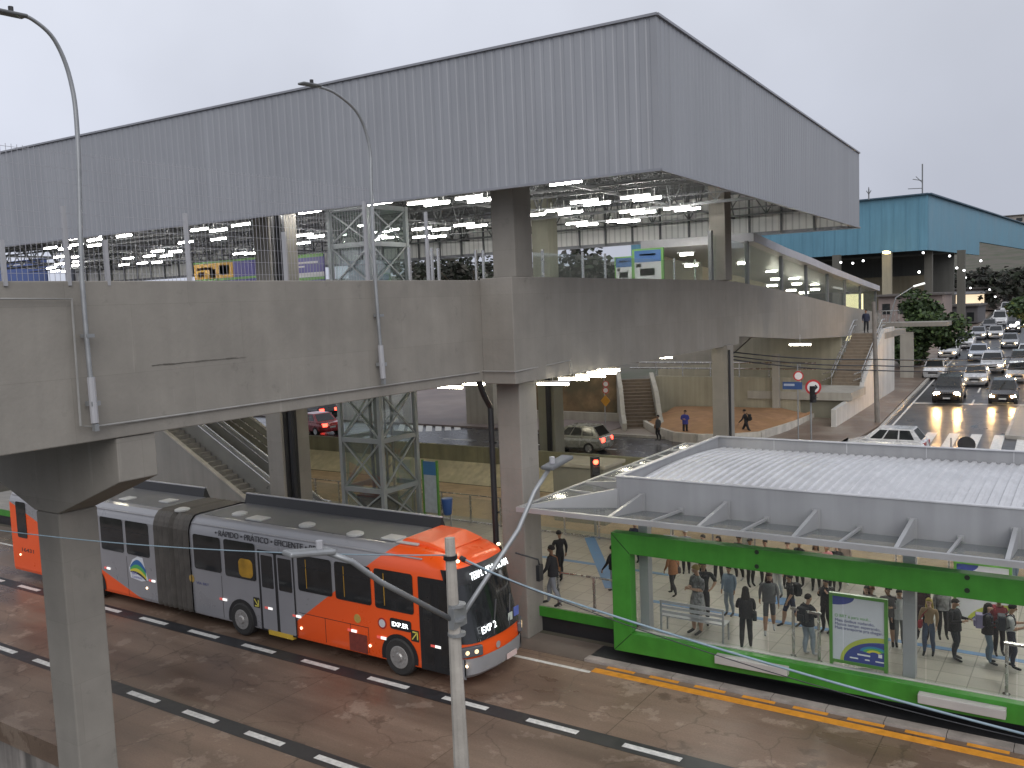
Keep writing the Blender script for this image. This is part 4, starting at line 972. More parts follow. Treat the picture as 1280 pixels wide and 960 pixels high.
def roundel(u, v, r, m, m2=None):
    p = at_y(u, v, BY0); b = MB(); b.disc((p.x, BY0 - .012, p.z), (0, -1, 0), r, 20, .01); o = b.build("sticker", m, bus)
    if m2: b = MB(); b.disc((p.x, BY0 - .016, p.z), (0, -1, 0), r * .72, 20, .003); b.build("sticker_centre", m2, o)
roundel(478, 779, .15, mat("red_ring", (.35, .03, .02), .5, var=0), mat("sticker_grey", (.55, .55, .56), .5, var=.1))
roundel(447, 773, .12, mat("tan_sticker", (.45, .30, .08), .5, var=.25, scale=8)); roundel(240, 723, .12, mat("tan_sticker", (.45, .30, .08), .5))
p = at_y(502, 781, BY0); side_panel("side_display", p.x - .38, p.x + .33, p.z - .15, p.z + .14, black_m, .06, .006, .014)
text_mesh("side_display_text", "EXP.ER", .17, led, bus, (p.x - .32, BY0 - .0225, p.z - .07), (1, 0, 0), (0, 0, 1), .001, width=.54)
ydk = mat("sticker_black", (.02, .02, .015), .5, var=0); yel = mat("sticker_yellow", (.62, .55, .10), .5, var=.1)
for u, v, sgn in ((519, 795, 1), (321, 753, -1)):
    p = at_y(u, v, BY0); side_panel("door_sticker", p.x - .13, p.x + .13, p.z - .15, p.z + .15, ydk, .02, .006, .004)
    b = MB(); yy = BY0 - .0135; b.bar((p.x - .09, yy, p.z - .10 * sgn), (p.x + .07, yy, p.z + .09 * sgn), .03, .006, up=(0, 1, 0)); b.bar((p.x - .07, yy, p.z + .10 * sgn), (p.x + .09, yy, p.z + .10 * sgn), .006, .035); b.bar((p.x + .085, yy, p.z + .10 * sgn), (p.x + .085, yy, p.z - .09 * sgn), .035, .006, up=(0, 1, 0)); b.build("arrow_mark", yel, bus)
txt = mat("bus_lettering", (.03, .03, .035), .5, var=0)
a, c = at_y(268, 664, BY0), at_y(400, 692, BY0)
text_mesh("side_lettering", "• RÁPIDO • PRÁTICO • EFICIENTE • BRT", .24, txt, bus, (a.x, BY0 - .004, 2.925), (1, 0, 0), (0, .10, 1), .006, width=c.x - a.x)
p = at_y(248, 726, BY0); text_mesh("side_lettering", "VIA BRT", .11, mat("bus_lettering_blue", (.08, .09, .2), .5, var=0), bus, (p.x - .1, BY0 - .004, p.z - .1), (1, 0, 0), (0, 0, 1), .003, width=.6)
p = at_y(34, 682, BY0); text_mesh("fleet_number", "16431", .2, txt, bus, (p.x - .45, BY0 - .004, p.z - .25), (1, 0, 0), (0, 0, 1), .003, width=.8)
# sail emblem on the rear body
p = at_y(172, 711, BY0); ex, ez = p.x, p.z
def fan(r0, r1, c, d, nm):
    pts = [(ex - .40 + .85 * k / 12, ez - .16 + r1 * math.sin(math.pi * (.12 + .62 * k / 12)) - .22 * (k / 12) ** 2) for k in range(13)]
    pin = [(ex - .40 + .85 * k / 12, ez - .16 + r0 * math.sin(math.pi * (.12 + .62 * k / 12)) - .22 * (k / 12) ** 2) for k in range(13)]
    b = MB(); b.add([(q[0], BY0 - d, q[1]) for q in pts + pin], [(k, k + 1, 14 + k, 13 + k) for k in range(12)]); b.build("emblem", mat(nm, c, .5, var=.08), bus)
wk = mat("emblem_white", (.62, .64, .68), .5, var=.05)
b = MB(); b.add([(ex + q[0], BY0 - .004, ez + q[1]) for q in ((-.46, -.02), (-.40, -.34), (.18, -.40), (.55, -.32), (.40, .10), (.32, .40), (.05, .42), (-.25, .28))], [tuple(range(8))]); b.build("emblem", wk, bus)
fan(.36, .53, (.03, .13, .33), .006, "emblem_blue"); fan(.22, .36, (.08, .36, .10), .0065, "emblem_green"); fan(.10, .22, (.62, .55, .06), .007, "emblem_yellow"); fan(.02, .10, (.02, .02, .03), .0075, "emblem_black")
text_mesh("emblem_text", "BRT", .14, mat("emblem_violet", (.22, .22, .42), .5, var=0), bus, (ex - .33, BY0 - .008, ez - .22), (1, 0, 0), (0, 0, 1), .002, width=.3)
text_mesh("emblem_text", "CAMPINAS", .10, mat("emblem_violet", (.22, .22, .42), .5, var=0), bus, (ex - .33, BY0 - .008, ez - .33), (1, 0, 0), (0, 0, 1), .002, width=.55)
# panel seams on the flank, grille
b = MB()
for x in (-19.0, -17.9, -16.95, -16.3, -22.2, -27.0, -24.9): b.box((x, BY0 - .004, .4), (x + .014, BY0 - .001, 1.1 if x > -20 else 1.7))
b.box((-18.9, BY0 - .0042, 1.08), (-16.3, BY0 - .0012, 1.094)); b.build("panel_seam", gasket, bus)
side_panel("vent_grille", -17.0, -16.35, .36, .86, mat("grille_red", (.16, .03, .02), .6, var=.3, scale=20), .02, .005, .008)
# ================================================================== LIFT TOWER
tower_m = mat("grey_green_steel", (.30, .325, .335), .42, metal=.1, var=.12)
lt = thing("lift_tower", "glazed steel lift tower with crossed braces rising from the platform", "lift tower", (-24.45, 26.85, ZP))
X0, X1, Y0, Y1 = -25.5, -23.4, 25.8, 27.9
for x in (X0, X1):
    for yy in (Y0, Y1): b = MB(); b.box((x - .08, yy - .08, ZP), (x + .08, yy + .08, 13.5)); b.build("corner_post", tower_m, lt)
lev = [ZP + .1, 2.42, 4.40, 6.38, 8.4, 10.4, 12.0, 13.4]
for z in lev:
    b = MB()
    for yy in (Y0, Y1): b.box((X0 + .081, yy - .06, z - .09), (X1 - .081, yy + .06, z + .09))
    for x in (X0, X1): b.box((x - .06, Y0 + .081, z - .088), (x + .06, Y1 - .081, z + .088))
    b.build("ring_beam", tower_m, lt)
for z0, z1 in zip(lev[:-1], lev[1:]):
    for p, q in (((X0, Y0), (X1, Y0)), ((X1, Y0), (X1, Y1)), ((X0, Y1), (X1, Y1)), ((X0, Y0), (X0, Y1))):
        b = MB(); a, c = Vector((*p, 0)), Vector((*q, 0)); d = (c - a).normalized() * .1; a += d; c -= d
        b.bar(a + Vector((0, 0, z0 + .1)), c + Vector((0, 0, z1 - .1)), .06); b.bar(a + Vector((0, 0, z1 - .1)), c + Vector((0, 0, z0 + .1)), .058); b.build("brace", tower_m, lt)
for nm, lo, hi in (("glass_wall", (X0 + .1, Y0 + .08, 1), (X1 - .1, Y0 + .09, 13.4)), ("glass_wall", (X0 + .1, Y1 - .09, 1), (X1 - .1, Y1 - .08, 13.4)),
                   ("glass_wall", (X1 - .09, Y0 + .12, 1), (X1 - .08, Y1 - .12, 13.4)), ("glass_wall", (X0 + .08, Y0 + .12, 1), (X0 + .09, Y1 - .12, 13.4))):
    b = MB(); b.box(lo, hi); b.build(nm, hazy_glass, lt)
for x, yy, w in ((-24.9, 26.9, .10), (-24.62, 26.95, .16), (-24.3, 26.6, .07), (-24.05, 27.2, .08), (-24.75, 27.4, .06), (-23.95, 26.7, .06)):
    b = MB(); b.box((x - w / 2, yy - w / 2, ZP), (x + w / 2, yy + w / 2, 13.2)); b.build("guide_rail", truss_m, lt)
car_m = mat("lift_car_panel", (.27, .31, .36), .4, var=.08)
b = MB(); b.box((-25.05, 26.25, 9.0), (-23.95, 27.5, 11.25)); b.build("lift_car", car_m, lt, bevel=.02)
b = MB(); b.box((-25.15, 26.15, 11.26), (-23.85, 27.6, 11.42)); b.build("lift_car_roof", car_m, lt)
b = MB(); b.box((-25.2, 26.2, ZP), (-23.9, 27.2, 2.1)); b.build("lift_pit_machinery", black_m, lt)
# map board behind the tower
t = thing("map_board", "blue and white map board with a green edge standing beside the lift tower", "map board", (-22.6, 28.0, ZP))
b = MB(); b.box((-23.15, 27.96, 1.2), (-22.5, 28.0, 3.3)); b.build("board", mat("map_white", (.45, .5, .55), .5, var=.15, scale=6), t)
b = MB(); b.box((-23.15, 27.94, 2.75), (-22.5, 27.958, 3.3)); b.build("header", mat("map_blue", (.06, .18, .38), .5, var=.1), t)
b = MB(); b.box((-22.49, 27.93, ZP), (-22.42, 28.02, 3.35)); b.box((-23.22, 27.93, ZP), (-23.16, 28.02, 3.35)); b.build("edge_post", mat("poster_frame_green", (.10, .27, .05)), t)
# ================================================================== STAIRS AND ESCALATOR UP TO THE FOOTBRIDGE
st_ = thing("staircase", "concrete stairs with an escalator climbing from the platform to the footbridge", "stairs", (-28, 25, ZP))
sl = .515; xb, yb0 = -27.6, 24.0
def zline(x, z0): return z0 + (xb - x) * sl
b = MB(); L_ = 15.0
b.prism([(xb + .3, ZP), (xb + .3, ZP + .25), (xb - L_, zline(xb - L_, ZP + .30)), (xb - L_ - 1, zline(xb - L_, ZP + .30)), (xb - L_ - 1, zline(xb - L_, ZP) - 1.6), (xb - 5.2, ZP)], 1, yb0 - .12, yb0 + .02)
b.build("stringer_wall", mat("stair_wall_concrete", (.22, .215, .20), .7, var=.12, scale=.8, streak=.1), st_)
b = MB(); b.bar((xb + .3, yb0 - .05, ZP + .28), (xb - L_, yb0 - .05, zline(xb - L_, ZP + .34)), .2, .06); b.build("stringer_cap", concrete_lt, st_)
b = MB(); n_ = 43
for k in range(n_): x = xb - k * .34; b.box((x - .34, yb0 + .03, ZP + k * .175 - .1), (x, yb0 + 1.05, ZP + (k + 1) * .175))
b.build("steps", mat("stair_steps", (.22, .21, .19), .6, var=.2, scale=5), st_)
for yy in (25.1, 26.12):
    b = MB(); b.prism([(xb + .6, ZP), (xb + .6, ZP + .85), (xb - L_, zline(xb - L_, ZP + .85)), (xb - L_, zline(xb - L_, ZP - .35)), (xb, ZP - .1)], 1, yy, yy + .10); b.build("escalator_panel", mat("escalator_side", (.33, .33, .32), .35, metal=.5, var=.1), st_)
    for dz, dy, m_ in ((.92, 0, black_m), (1.02, .05, steel), (.80, -.03, steel)):
        b = MB(); b.tube([(xb + .9, yy + .05 + dy, ZP + dz - .15), (xb + .4, yy + .05 + dy, ZP + dz - .1), (xb - L_, yy + .05 + dy, zline(xb - L_, ZP + dz))], .035, 8); b.build("escalator_handrail", m_, st_)
b = MB()
for k in range(38): x = xb - k * .38; b.box((x - .38, 25.21, ZP + k * .196 - .1), (x, 26.11, ZP + (k + 1) * .196 - .05))
b.build("escalator_steps", truss_m, st_)
b = MB(); b.prism([(xb - 2.5, ZP), (xb - 4.6, zline(xb - 4.6, ZP + .82)), (xb - 7.3, zline(xb - 7.3, ZP + .82)), (xb - 8.3, zline(xb - 7.3, ZP + .84)), (xb - 9.6, zline(xb - 9.6, ZP + 1.0)), (xb - 14, zline(xb - 14, ZP + 1.0)), (xb - 14, ZP)], 1, 28.0, 28.14); b.build("side_wall", concrete_dk, st_)
b = MB(); b.tube([(xb - 4.6, 27.97, zline(xb - 4.6, ZP + .95)), (xb - 7.3, 27.97, zline(xb - 7.3, ZP + .95)), (xb - 8.3, 27.97, zline(xb - 7.3, ZP + .97)), (xb - 14, 27.97, zline(xb - 14, ZP + 1.1))], .06, 8); b.build("wall_capping", concrete_lt, st_)
for dz in (.0, -.4):
    b = MB(); b.tube([(xb - 2.0, 27.8, zline(xb - 2.0, ZP + .75 + dz)), (xb - 7.2, 27.8, zline(xb - 7.2, ZP + .5 + dz)), (xb - 8.2, 27.8, zline(xb - 7.2, ZP + .5 + dz))], .03, 6); b.build("handrail", steel, st_)
# ================================================================== STREET LAMPS ON THE FOOTBRIDGE
def wall_lamp(label, path, head_dir):
    p0 = Vector(path[0]); t = thing("street_lamp", label, "street lamp", p0, "curved lamp posts fixed to the footbridge")
    pts = [Vector(p) for p in path]
    dense = [pts[0]]
    for i in range(len(pts) - 1):
        a = pts[max(i - 1, 0)]; p, q = pts[i], pts[i + 1]; d = pts[min(i + 2, len(pts) - 1)]
        for k in range(1, 7):
            s = k / 6; dense.append(.5 * ((2 * p) + (q - a) * s + (2 * a - 5 * p + 4 * q - d) * s * s + (3 * p - a - 3 * q + d) * s ** 3))
    n = len(dense); b = MB(); b.tube(dense, [.044 - .015 * i / n for i in range(n)], 10); b.build("pole", galv_dk, t, smooth=True)
    b = MB(); b.tube([p0 + Vector((0, 0, .02)), p0 + (pts[1] - pts[0]).normalized() * .8], .066, 10); b.build("base_sleeve", grey_metal, t)
    b = MB(); b.cbox(p0 + Vector((-.05, .02, .35)), (.2, .16, .08)); b.cbox(p0 + Vector((-.05, .02, 1.5)), (.2, .14, .06)); b.cbox(p0 + Vector((.01, 0, -.06)), (.08, .08, .12)); b.build("wall_bracket", galv_dk, t)
    e = dense[-1]; hd = Vector(head_dir).normalized()
    b = MB(); b.bar(e - hd * .12, e + hd * .42, .2, .05); b.build("lamp_head", truss_m, t, bevel=.02)
    b = MB(); b.tube([e + hd * .1 + Vector((0, 0, .03)), e + hd * .1 + Vector((0, 0, .11))], .04, 8); b.build("photocell", black_m, t)
xf = -14.26
wall_lamp("curved grey lamp post fixed to the footbridge, nearest at the far left", [at_x(*p, xf - .1) for p in ((119, 530), (103, 355), (97, 172), (88, 100), (68, 50), (40, 24), (22, 19))], at_x(3, 15, xf) - at_x(22, 19, xf))
wall_lamp("curved grey lamp post fixed to the footbridge in front of the lift tower", [at_x(*p, xf) for p in ((479, 474), (469, 350), (464, 235), (462, 185), (448, 143), (420, 117), (394, 107))], at_x(370, 103, xf) - at_x(394, 107, xf))
# ================================================================== MESH FENCE ON THE PARAPET
mesh_m = bpy.data.materials.new("wire_mesh"); mesh_m.use_nodes = True
mesh_m.node_tree.nodes["Principled BSDF"].inputs["Base Color"].default_value = (.33, .33, .36, 1)
fence = thing("mesh_fence", "fine wire mesh fence with thin grey posts on top of the footbridge parapet", "fence", (-14.5, 12, 10.18))
for u, vt in ((6, 300), (86, 258), (135, 300), (237, 267), (358, 290), (460, 252), (536, 265)):
    p = at_x(u, 352, -14.6); q = at_x(u - 2, vt, -14.6)
    b = MB(); b.box((-14.64, p.y - .028, 10.1), (-14.56, p.y + .028, q.z)); b.build("post", grey_metal, fence)
b = MB(); y = 6.2
while y < 16.5: b.box((-14.604, y - .003, 10.18), (-14.598, y + .003, 12.35)); y += .09
for k in range(9): b.box((-14.606, 6.2, 10.3 + k * .25), (-14.601, 16.5, 10.306 + k * .25))
b.build("wire_mesh", mesh_m, fence)
# slim glass balustrade posts of the concourse edge
bal = thing("glass_balustrade", "glass balustrade with slim steel posts along the concourse edge above the beam", "railing", (-14.6, 29, 8.95))
for u in (513, 541, 549, 596, 605, 679, 729, 757, 843, 869):
    if u < 612: p = at_x(u, 345, -14.9); q = at_x(u, 310, -14.9)
    else:
        s = 0; p = None
        d = _ray(u, 345); n_ = Vector((-dC.y, dC.x, 0)); den = d[0] * n_.x + d[1] * n_.y; tt = ((-13.75 + .0) * n_.x + 20.12 * n_.y) / den
        p = Vector((d[0] * tt, d[1] * tt, 10))
    b = MB(); b.box((p.x - .03, p.y - .03, 8.95), (p.x + .03, p.y + .03, 11.05)); b.build("post", steel, bal)
for s0, s1 in ((2, 7), (7.1, 12), (12.1, 16.8)):
    b = MB(); a = cp + dC * s0 + nin * .45; c = cp + dC * s1 + nin * .45; b.slab(Vector((a.x, a.y, 9.0)), Vector((c.x, c.y, 9.0)), Vector((c.x, c.y, 10.95)), Vector((a.x, a.y, 10.95)), nin * .01); b.build("pane", hazy_glass, bal)
# ================================================================== CONCRETE POLE WITH TWO LAMP ARMS, WIRES
pb = at_d(577, 960, 11.0); pt = at_d(562, 672, 11.0)
dn = (pb - pt) / (pb.z - pt.z)
foot = pt + dn * (-4.5 - pt.z)
t = thing("lamp_pole", "weathered concrete pole with two grey lamp arms in front of the bus", "lamp pole", foot)
pole_m = mat("weathered_pole_concrete", (.36, .335, .30), .85, var=.2, scale=3, bump=.3, bscale=40, streak=.2)
b = MB(); b.tube([foot, pt], [.20, .062], 10); b.build("pole", pole_m, t)
ab = at_d(572, 770, 11.0)
for tip_px, yy, nm in (((688, 583), ab.y + 2.1, 1), ((405, 689), ab.y - 1.7, 0)):
    tip = at_y(*tip_px, yy); d = tip - ab; L3 = d.length
    pts = [ab + Vector((d.x, d.y, 0)).normalized() * .12, ab + d * .80 + Vector((0, 0, .10)), ab + d * .92 + Vector((0, 0, .06)), tip]
    if nm: pts = [pts[0], at_y(648, 662, ab.y + 1.45), at_y(668, 615, ab.y + 1.8), tip]
    else: pts = [pts[0], at_y(475, 727, ab.y - 1.1), at_y(440, 702, ab.y - 1.45), tip]
    b = MB(); b.tube(pts, .032, 10); b.build("lamp_arm", galv_dk, t, smooth=True)
    hd = Vector((d.x, d.y, .12 * L3)).normalized()
    b = MB(); b.bar(tip - hd * .1, tip + hd * .45, .2, .06); b.build("lamp_head", truss_m if nm else galv_dk, t, bevel=.02)
    b = MB(); b.tube([tip + hd * .05 + Vector((0, 0, .03)), tip + hd * .05 + Vector((0, 0, .12))], .04, 8); b.build("photocell", grey_metal, t)
b = MB()
for v in (756, 773, 792): p = at_d(571, v, 11.0); b.tube([p + Vector((0, 0, -.015)), p + Vector((0, 0, .015))], .112, 14)
b.cbox(ab, (.08, .26, .26)); b.build("clamp", galv_dk, t)
b = MB()
for v in (695, 698): p = at_d(563, v, 11.0); b.tube([p + Vector((0, 0, -.012)), p + Vector((0, 0, .012))], .085, 12)
p = at_d(576, 697, 10.9); b.tube([p, p + Vector((.06, 0, -.02))], .03, 8); b.build("cable_clamp", black_m, t)
def wire(name, label, pts, r, m):
    b = MB(); n = 14; out = []
    for (a, c, sag) in pts:
        for k in range(n): s = k / n; out.append(Vector(a).lerp(Vector(c), s) + Vector((0, 0, -4 * sag * s * (1 - s))))
    out.append(Vector(pts[-1][1])); b.tube(out, r, 6); tag(b.build(name, m, smooth=True), label, "cable")
cab = mat("pale_blue_cable", (.20, .27, .32), .35, var=.15, scale=6); cabk = mat("black_cable", (.03, .03, .035), .5, var=0)
pp = at_d(576, 697, 10.9)
wire("cable", "blue grey cable running from the concrete pole towards the lower right corner", [(pp, at_d(700, 748, 10.6), .03), (at_d(700, 748, 10.6), at_d(1290, 920, 9.0), .05)], .014, cab)
wire("cable", "thin blue grey cable crossing the side of the bus to the pole", [(at_d(-30, 659, 14.5), at_d(555, 694, 11.0), .12)], .009, cab)
wire("cable", "thin black cable just under the blue grey one right of the pole", [(pp - Vector((0, 0, .04)), at_d(1290, 926, 9.1), .16)], .006, cabk)
# ================================================================== PEOPLE
SK = [mat("skin_light", (.46, .29, .21), .55, var=.05), mat("skin_tan", (.32, .185, .12), .55, var=.05), mat("skin_brown", (.16, .085, .05), .55, var=.05)]
eye_m = mat("eye_dark", (.02, .015, .012), .3, var=0)
_cl = {}
def cloth(c, tex=0.15):
    k = tuple(round(q, 3) for q in c) + (tex,)
    if k not in _cl: _cl[k] = mat("cloth_%d" % len(_cl), tuple(q * .62 for q in c), .85, var=tex, scale=9)
    return _cl[k]
def skeleton(pose):
    pose, var = pose if isinstance(pose, tuple) else (pose, 0)
    """joint name -> (pos, radius); +Y is forward, 1.75 m tall"""
    P = {}
    def j(n, x, y, z, r, ry=None): P[n] = (Vector((x, y, z)), (r, ry or r))
    lean = {'walk': .04, 'run': .10}.get(pose, .0)
    j('pelvis', 0, 0, .96, .142, .118); j('waist', 0, .0 + lean * .3, 1.10, .140, .112); j('chest', 0, lean * .7, 1.30, .165, .125); j('neck0', 0, lean - .01, 1.455, .062); j('neck', 0, lean + .005, 1.51, .052)
    hy = lean + (.05 if pose == 'phone' else .015)
    j('head', 0, hy, 1.60, .078, .092); j('crown', 0, hy - .01, 1.69, .068, .08); j('nose', 0, hy + .105, 1.592, .014)
    stp = {'walk': .24, 'run': .36}.get(pose, .02)
    for s, nm in ((-1, 'L'), (1, 'R')):
        f = stp * s
        j('ear' + nm, .082 * s, hy - .01, 1.60, .014)
        j('hip' + nm, .085 * s, 0, .90, .108)
        j('knee' + nm, .095 * s, f * .5 + .03, .50, .074); j('calf' + nm, .098 * s, f * .75 - .02, .34, .074); j('ankle' + nm, .10 * s, f - .03, .085 + (.06 if (pose in ('walk', 'run') and s < 0) else 0), .040)
        j('ball' + nm, .108 * s, f + .12, .035 + (.0), .036); j('toe' + nm, .11 * s, f + .18, .03, .026)
        sh = .185; j('sho' + nm, sh * s, lean - .01, 1.405, .072)
        if pose == 'phone':
            j('elb' + nm, .225 * s, .03, 1.13, .054); j('wri' + nm, .09 * s, .26, 1.16, .032); hd = Vector((-.55 * s, .75, .25))
        elif pose == 'cross':
            j('elb' + nm, .24 * s, .04, 1.14, .056); j('wri' + nm, .03 * s, .17, 1.14, .034); hd = Vector((-.95 * s, .2, .05))
        elif pose == 'hips':
            j('elb' + nm, .30 * s, -.06, 1.16, .054); j('wri' + nm, .19 * s, .10, 1.03, .034); hd = Vector((-.5 * s, .7, -.3))
        elif pose in ('walk', 'run'):
            k = -s * (.12 if pose == 'walk' else .24); j('elb' + nm, .225 * s, k * .5 - .02 + lean, 1.13, .054); j('wri' + nm, .215 * s, k + .08 + lean, .91, .033); hd = Vector((0, .35, -.95))
        elif pose == 'strap':
            j('elb' + nm, .22 * s, .02, 1.14, .054); j('wri' + nm, .14 * s, .17, 1.27, .033); hd = Vector((-.4 * s, .2, .8))
        else:
            j('elb' + nm, .225 * s, -.02, 1.13, .054); j('wri' + nm, .215 * s, .05, .89, .033); hd = Vector((0, .25, -.97))
        w = P['wri' + nm][0]; hd.normalize(); side = hd.cross(Vector((s, 0, 0))); side = side.normalized() if side.length > .1 else Vector((0, 1, 0))
        pm = w + hd * .075; P['palm' + nm] = (pm, (.034, .02))
        for q, (ln, off) in enumerate(((.075, .028), (.088, .010), (.082, -.009), (.062, -.027))):
            a = pm + hd * ln * .55 + side * off; c = pm + hd * ln + side * off * 1.05 + Vector((-s * .018, 0, 0))
            P['f%d%s' % (q, nm)] = (a, (.009, .009)); P['g%d%s' % (q, nm)] = (c, (.008, .008))
        P['th0' + nm] = (w + hd * .035 + side * .032, (.011, .011)); P['th1' + nm] = (w + hd * .075 + side * .055, (.009, .009))
    rv = random.Random(100 + var * 7 + len(pose)); mid = 'crown head nose neck earL earR'.split()
    if var:
        hx, hz = rv.uniform(-.02, .02), rv.uniform(-.02, .02); sxh = rv.uniform(-.03, .03)
        for n in P:
            v, r = P[n]; o = Vector((0, 0, 0)); up = max(0, (v.z - .9) / .8)
            o.x += sxh * up
            if n in mid: o += Vector((hx, hz, 0))
            P[n] = (v + o, r)
        for s in 'LR':
            d = Vector((rv.uniform(-.02, .03) * (1 if s == 'R' else -1), rv.uniform(-.07, .07), 0))
            for n in ('ankle', 'ball', 'toe'): P[n + s] = (P[n + s][0] + d, P[n + s][1])
            for n in ('calf',): P[n + s] = (P[n + s][0] + d * .8, P[n + s][1])
            for n in ('knee',): P[n + s] = (P[n + s][0] + d * .5 + Vector((0, rv.uniform(0, .05), 0)), P[n + s][1])
            a = Vector((rv.uniform(-.01, .05) * (1 if s == 'R' else -1), rv.uniform(-.05, .07), rv.uniform(-.02, .05)))
            for n in P:
                if n[-1] == s and (n[:-1] in ('wri', 'palm', 'th0', 'th1') or (n[0] in 'fg' and n[1].isdigit())): P[n] = (P[n][0] + a, P[n][1])
            P['elb' + s] = (P['elb' + s][0] + a * .5, P['elb' + s][1])
    E = [('pelvis', 'waist'), ('waist', 'chest'), ('chest', 'neck0'), ('neck0', 'neck'), ('neck', 'head'), ('head', 'crown'), ('head', 'nose')]
    for nm in 'LR':
        E += [('head', 'ear' + nm), ('pelvis', 'hip' + nm), ('hip' + nm, 'knee' + nm), ('knee' + nm, 'calf' + nm), ('calf' + nm, 'ankle' + nm), ('ankle' + nm, 'ball' + nm), ('ball' + nm, 'toe' + nm),
              ('chest', 'sho' + nm), ('sho' + nm, 'elb' + nm), ('elb' + nm, 'wri' + nm), ('wri' + nm, 'palm' + nm), ('wri' + nm, 'th0' + nm), ('th0' + nm, 'th1' + nm)]
        for q in range(4): E += [('palm' + nm, 'f%d%s' % (q, nm)), ('f%d%s' % (q, nm), 'g%d%s' % (q, nm))]
    return P, E
_body = {}
def body_mesh(pose):
    if pose in _body: return _body[pose]
    P, E = skeleton(pose); names = list(P); idx = {n: i for i, n in enumerate(names)}
    me = bpy.data.meshes.new("sk"); me.from_pydata([tuple(P[n][0]) for n in names], [(idx[a], idx[c]) for a, c in E], [])
    ob = bpy.data.objects.new("sk", me); COL.objects.link(ob)
    md = ob.modifiers.new("s", 'SKIN'); md.use_smooth_shade = True; md.branch_smoothing = .6
    sv = me.skin_vertices[0].data
    for n in names: sv[idx[n]].radius = P[n][1]; sv[idx[n]].use_root = (n == 'pelvis')
    sb = ob.modifiers.new("b", 'SUBSURF'); sb.levels = 1; sb.render_levels = 1
    out = bpy.data.meshes.new_from_object(ob.evaluated_get(bpy.context.evaluated_depsgraph_get()))
    bpy.data.objects.remove(ob)
    nv = len(out.vertices); co = np.empty(nv * 3); out.vertices.foreach_get('co', co); co = co.reshape(-1, 3)
    cen = np.array([co[list(p.vertices)].mean(0) for p in out.polygons])
    best = np.full(len(cen), 1e9); lab = np.zeros(len(cen), int)
    def region(a, c):
        q = c[:-1] if c[-1] in 'LR' else c
        if q in ('head', 'crown', 'nose', 'ear', 'neck'): return 0
        if q in ('waist', 'chest', 'neck0', 'sho'): return 1
        if q == 'elb': return 1
        if q == 'wri': return 2
        if q in ('palm', 'th0', 'th1') or q[0] in 'fg': return 0
        if q in ('hip', 'knee'): return 3
        if q in ('calf', 'ankle'): return 4
        return 5
    for a, c in E:
        A, C_ = np.array(P[a][0]), np.array(P[c][0]); d = C_ - A; t = np.clip(((cen - A) @ d) / max(d @ d, 1e-9), 0, 1)
        ds = np.linalg.norm(cen - (A + t[:, None] * d), axis=1) - .7 * (P[a][1][0] * (1 - t) + P[c][1][0] * t)
        m = ds < best; best[m] = ds[m]; lab[m] = region(a, c)
    lab[(lab == 1) & (cen[:, 2] < .97)] = 3; lab[(lab == 3) & (cen[:, 2] > 1.0)] = 1; lab[(lab == 4) & (cen[:, 2] < .07)] = 5
    # eyes and mouth as small islands of the same mesh
    bm = bmesh.new(); bm.from_mesh(out); hy = P['head'][0].y
    n0 = len(bm.faces)
    for x in (-.032, .032): bmesh.ops.create_uvsphere(bm, u_segments=6, v_segments=4, radius=.012, matrix=Matrix.Translation((x, hy + .078, 1.612)))
    bmesh.ops.create_cube(bm, size=1, matrix=Matrix.Translation((0, hy + .082, 1.547)) @ Matrix.Diagonal((.042, .012, .010, 1)))
    bm.faces.ensure_lookup_table(); n1 = len(bm.faces); bm.to_mesh(out); bm.free()
    lab = np.concatenate([lab, np.full(n1 - n0, 6)])
    for k in range(7): out.materials.append(None)
    out.polygons.foreach_set("material_index", lab.astype(np.int32)); out.polygons.foreach_set("use_smooth", [True] * n1)
    _body[pose] = out; return out
hair_meshes = {}
def hair_mesh(style, pose):
    hy = skeleton(pose)[0]['head'][0].y
    b = MB(); c = Vector((0, hy - .012, 1.645))
    nu, nv = 14, 8; base = len(b.v)
    for i in range(nv + 1):
        th = (math.pi * .60) * i / nv
        for k in range(nu):
            ph = 2 * math.pi * k / nu; fwd = max(0, math.sin(ph)); t2 = th * (1 - .30 * fwd)
            r = (.094, .108, .102); b.v.append(c + Vector((r[0] * math.sin(t2) * math.cos(ph), r[1] * math.sin(t2) * math.sin(ph), r[2] * math.cos(t2))) * (1 + .03 * noise.noise(Vector((k, i, 1)))))
    for i in range(nv):
        for k in range(nu): b.f.append((i * nu + k, (i + 1) * nu + k, (i + 1) * nu + (k + 1) % nu, i * nu + (k + 1) % nu)); b.m.append(0)
    if style == 'long':
        ring = []
        for i, (z, w, dpt) in enumerate(((1.68, .085, .06), (1.60, .10, .07), (1.50, .115, .065), (1.38, .125, .06), (1.25, .115, .05), (1.15, .08, .03))):
            yb = hy - .055 - .02 * i * .6
            for k in range(10): a = 2 * math.pi * k / 10; ring.append((w * math.cos(a), yb + dpt * math.sin(a) - .01, z))
        b.add(ring, [(i * 10 + k, (i + 1) * 10 + k, (i + 1) * 10 + (k + 1) % 10, i * 10 + (k + 1) % 10) for i in range(5) for k in range(10)] + [tuple(50 + k for k in range(10))])
    elif style == 'bun': b.ell((0, hy - .12, 1.68), (.05, .05, .05), 10, 6)
    elif style == 'cap': b.prism([(.085 * math.cos(R(a)), hy + .05 + .11 * math.sin(R(a))) for a in range(0, 181, 20)], 2, 1.645, 1.66)
    return b
NP = [0]
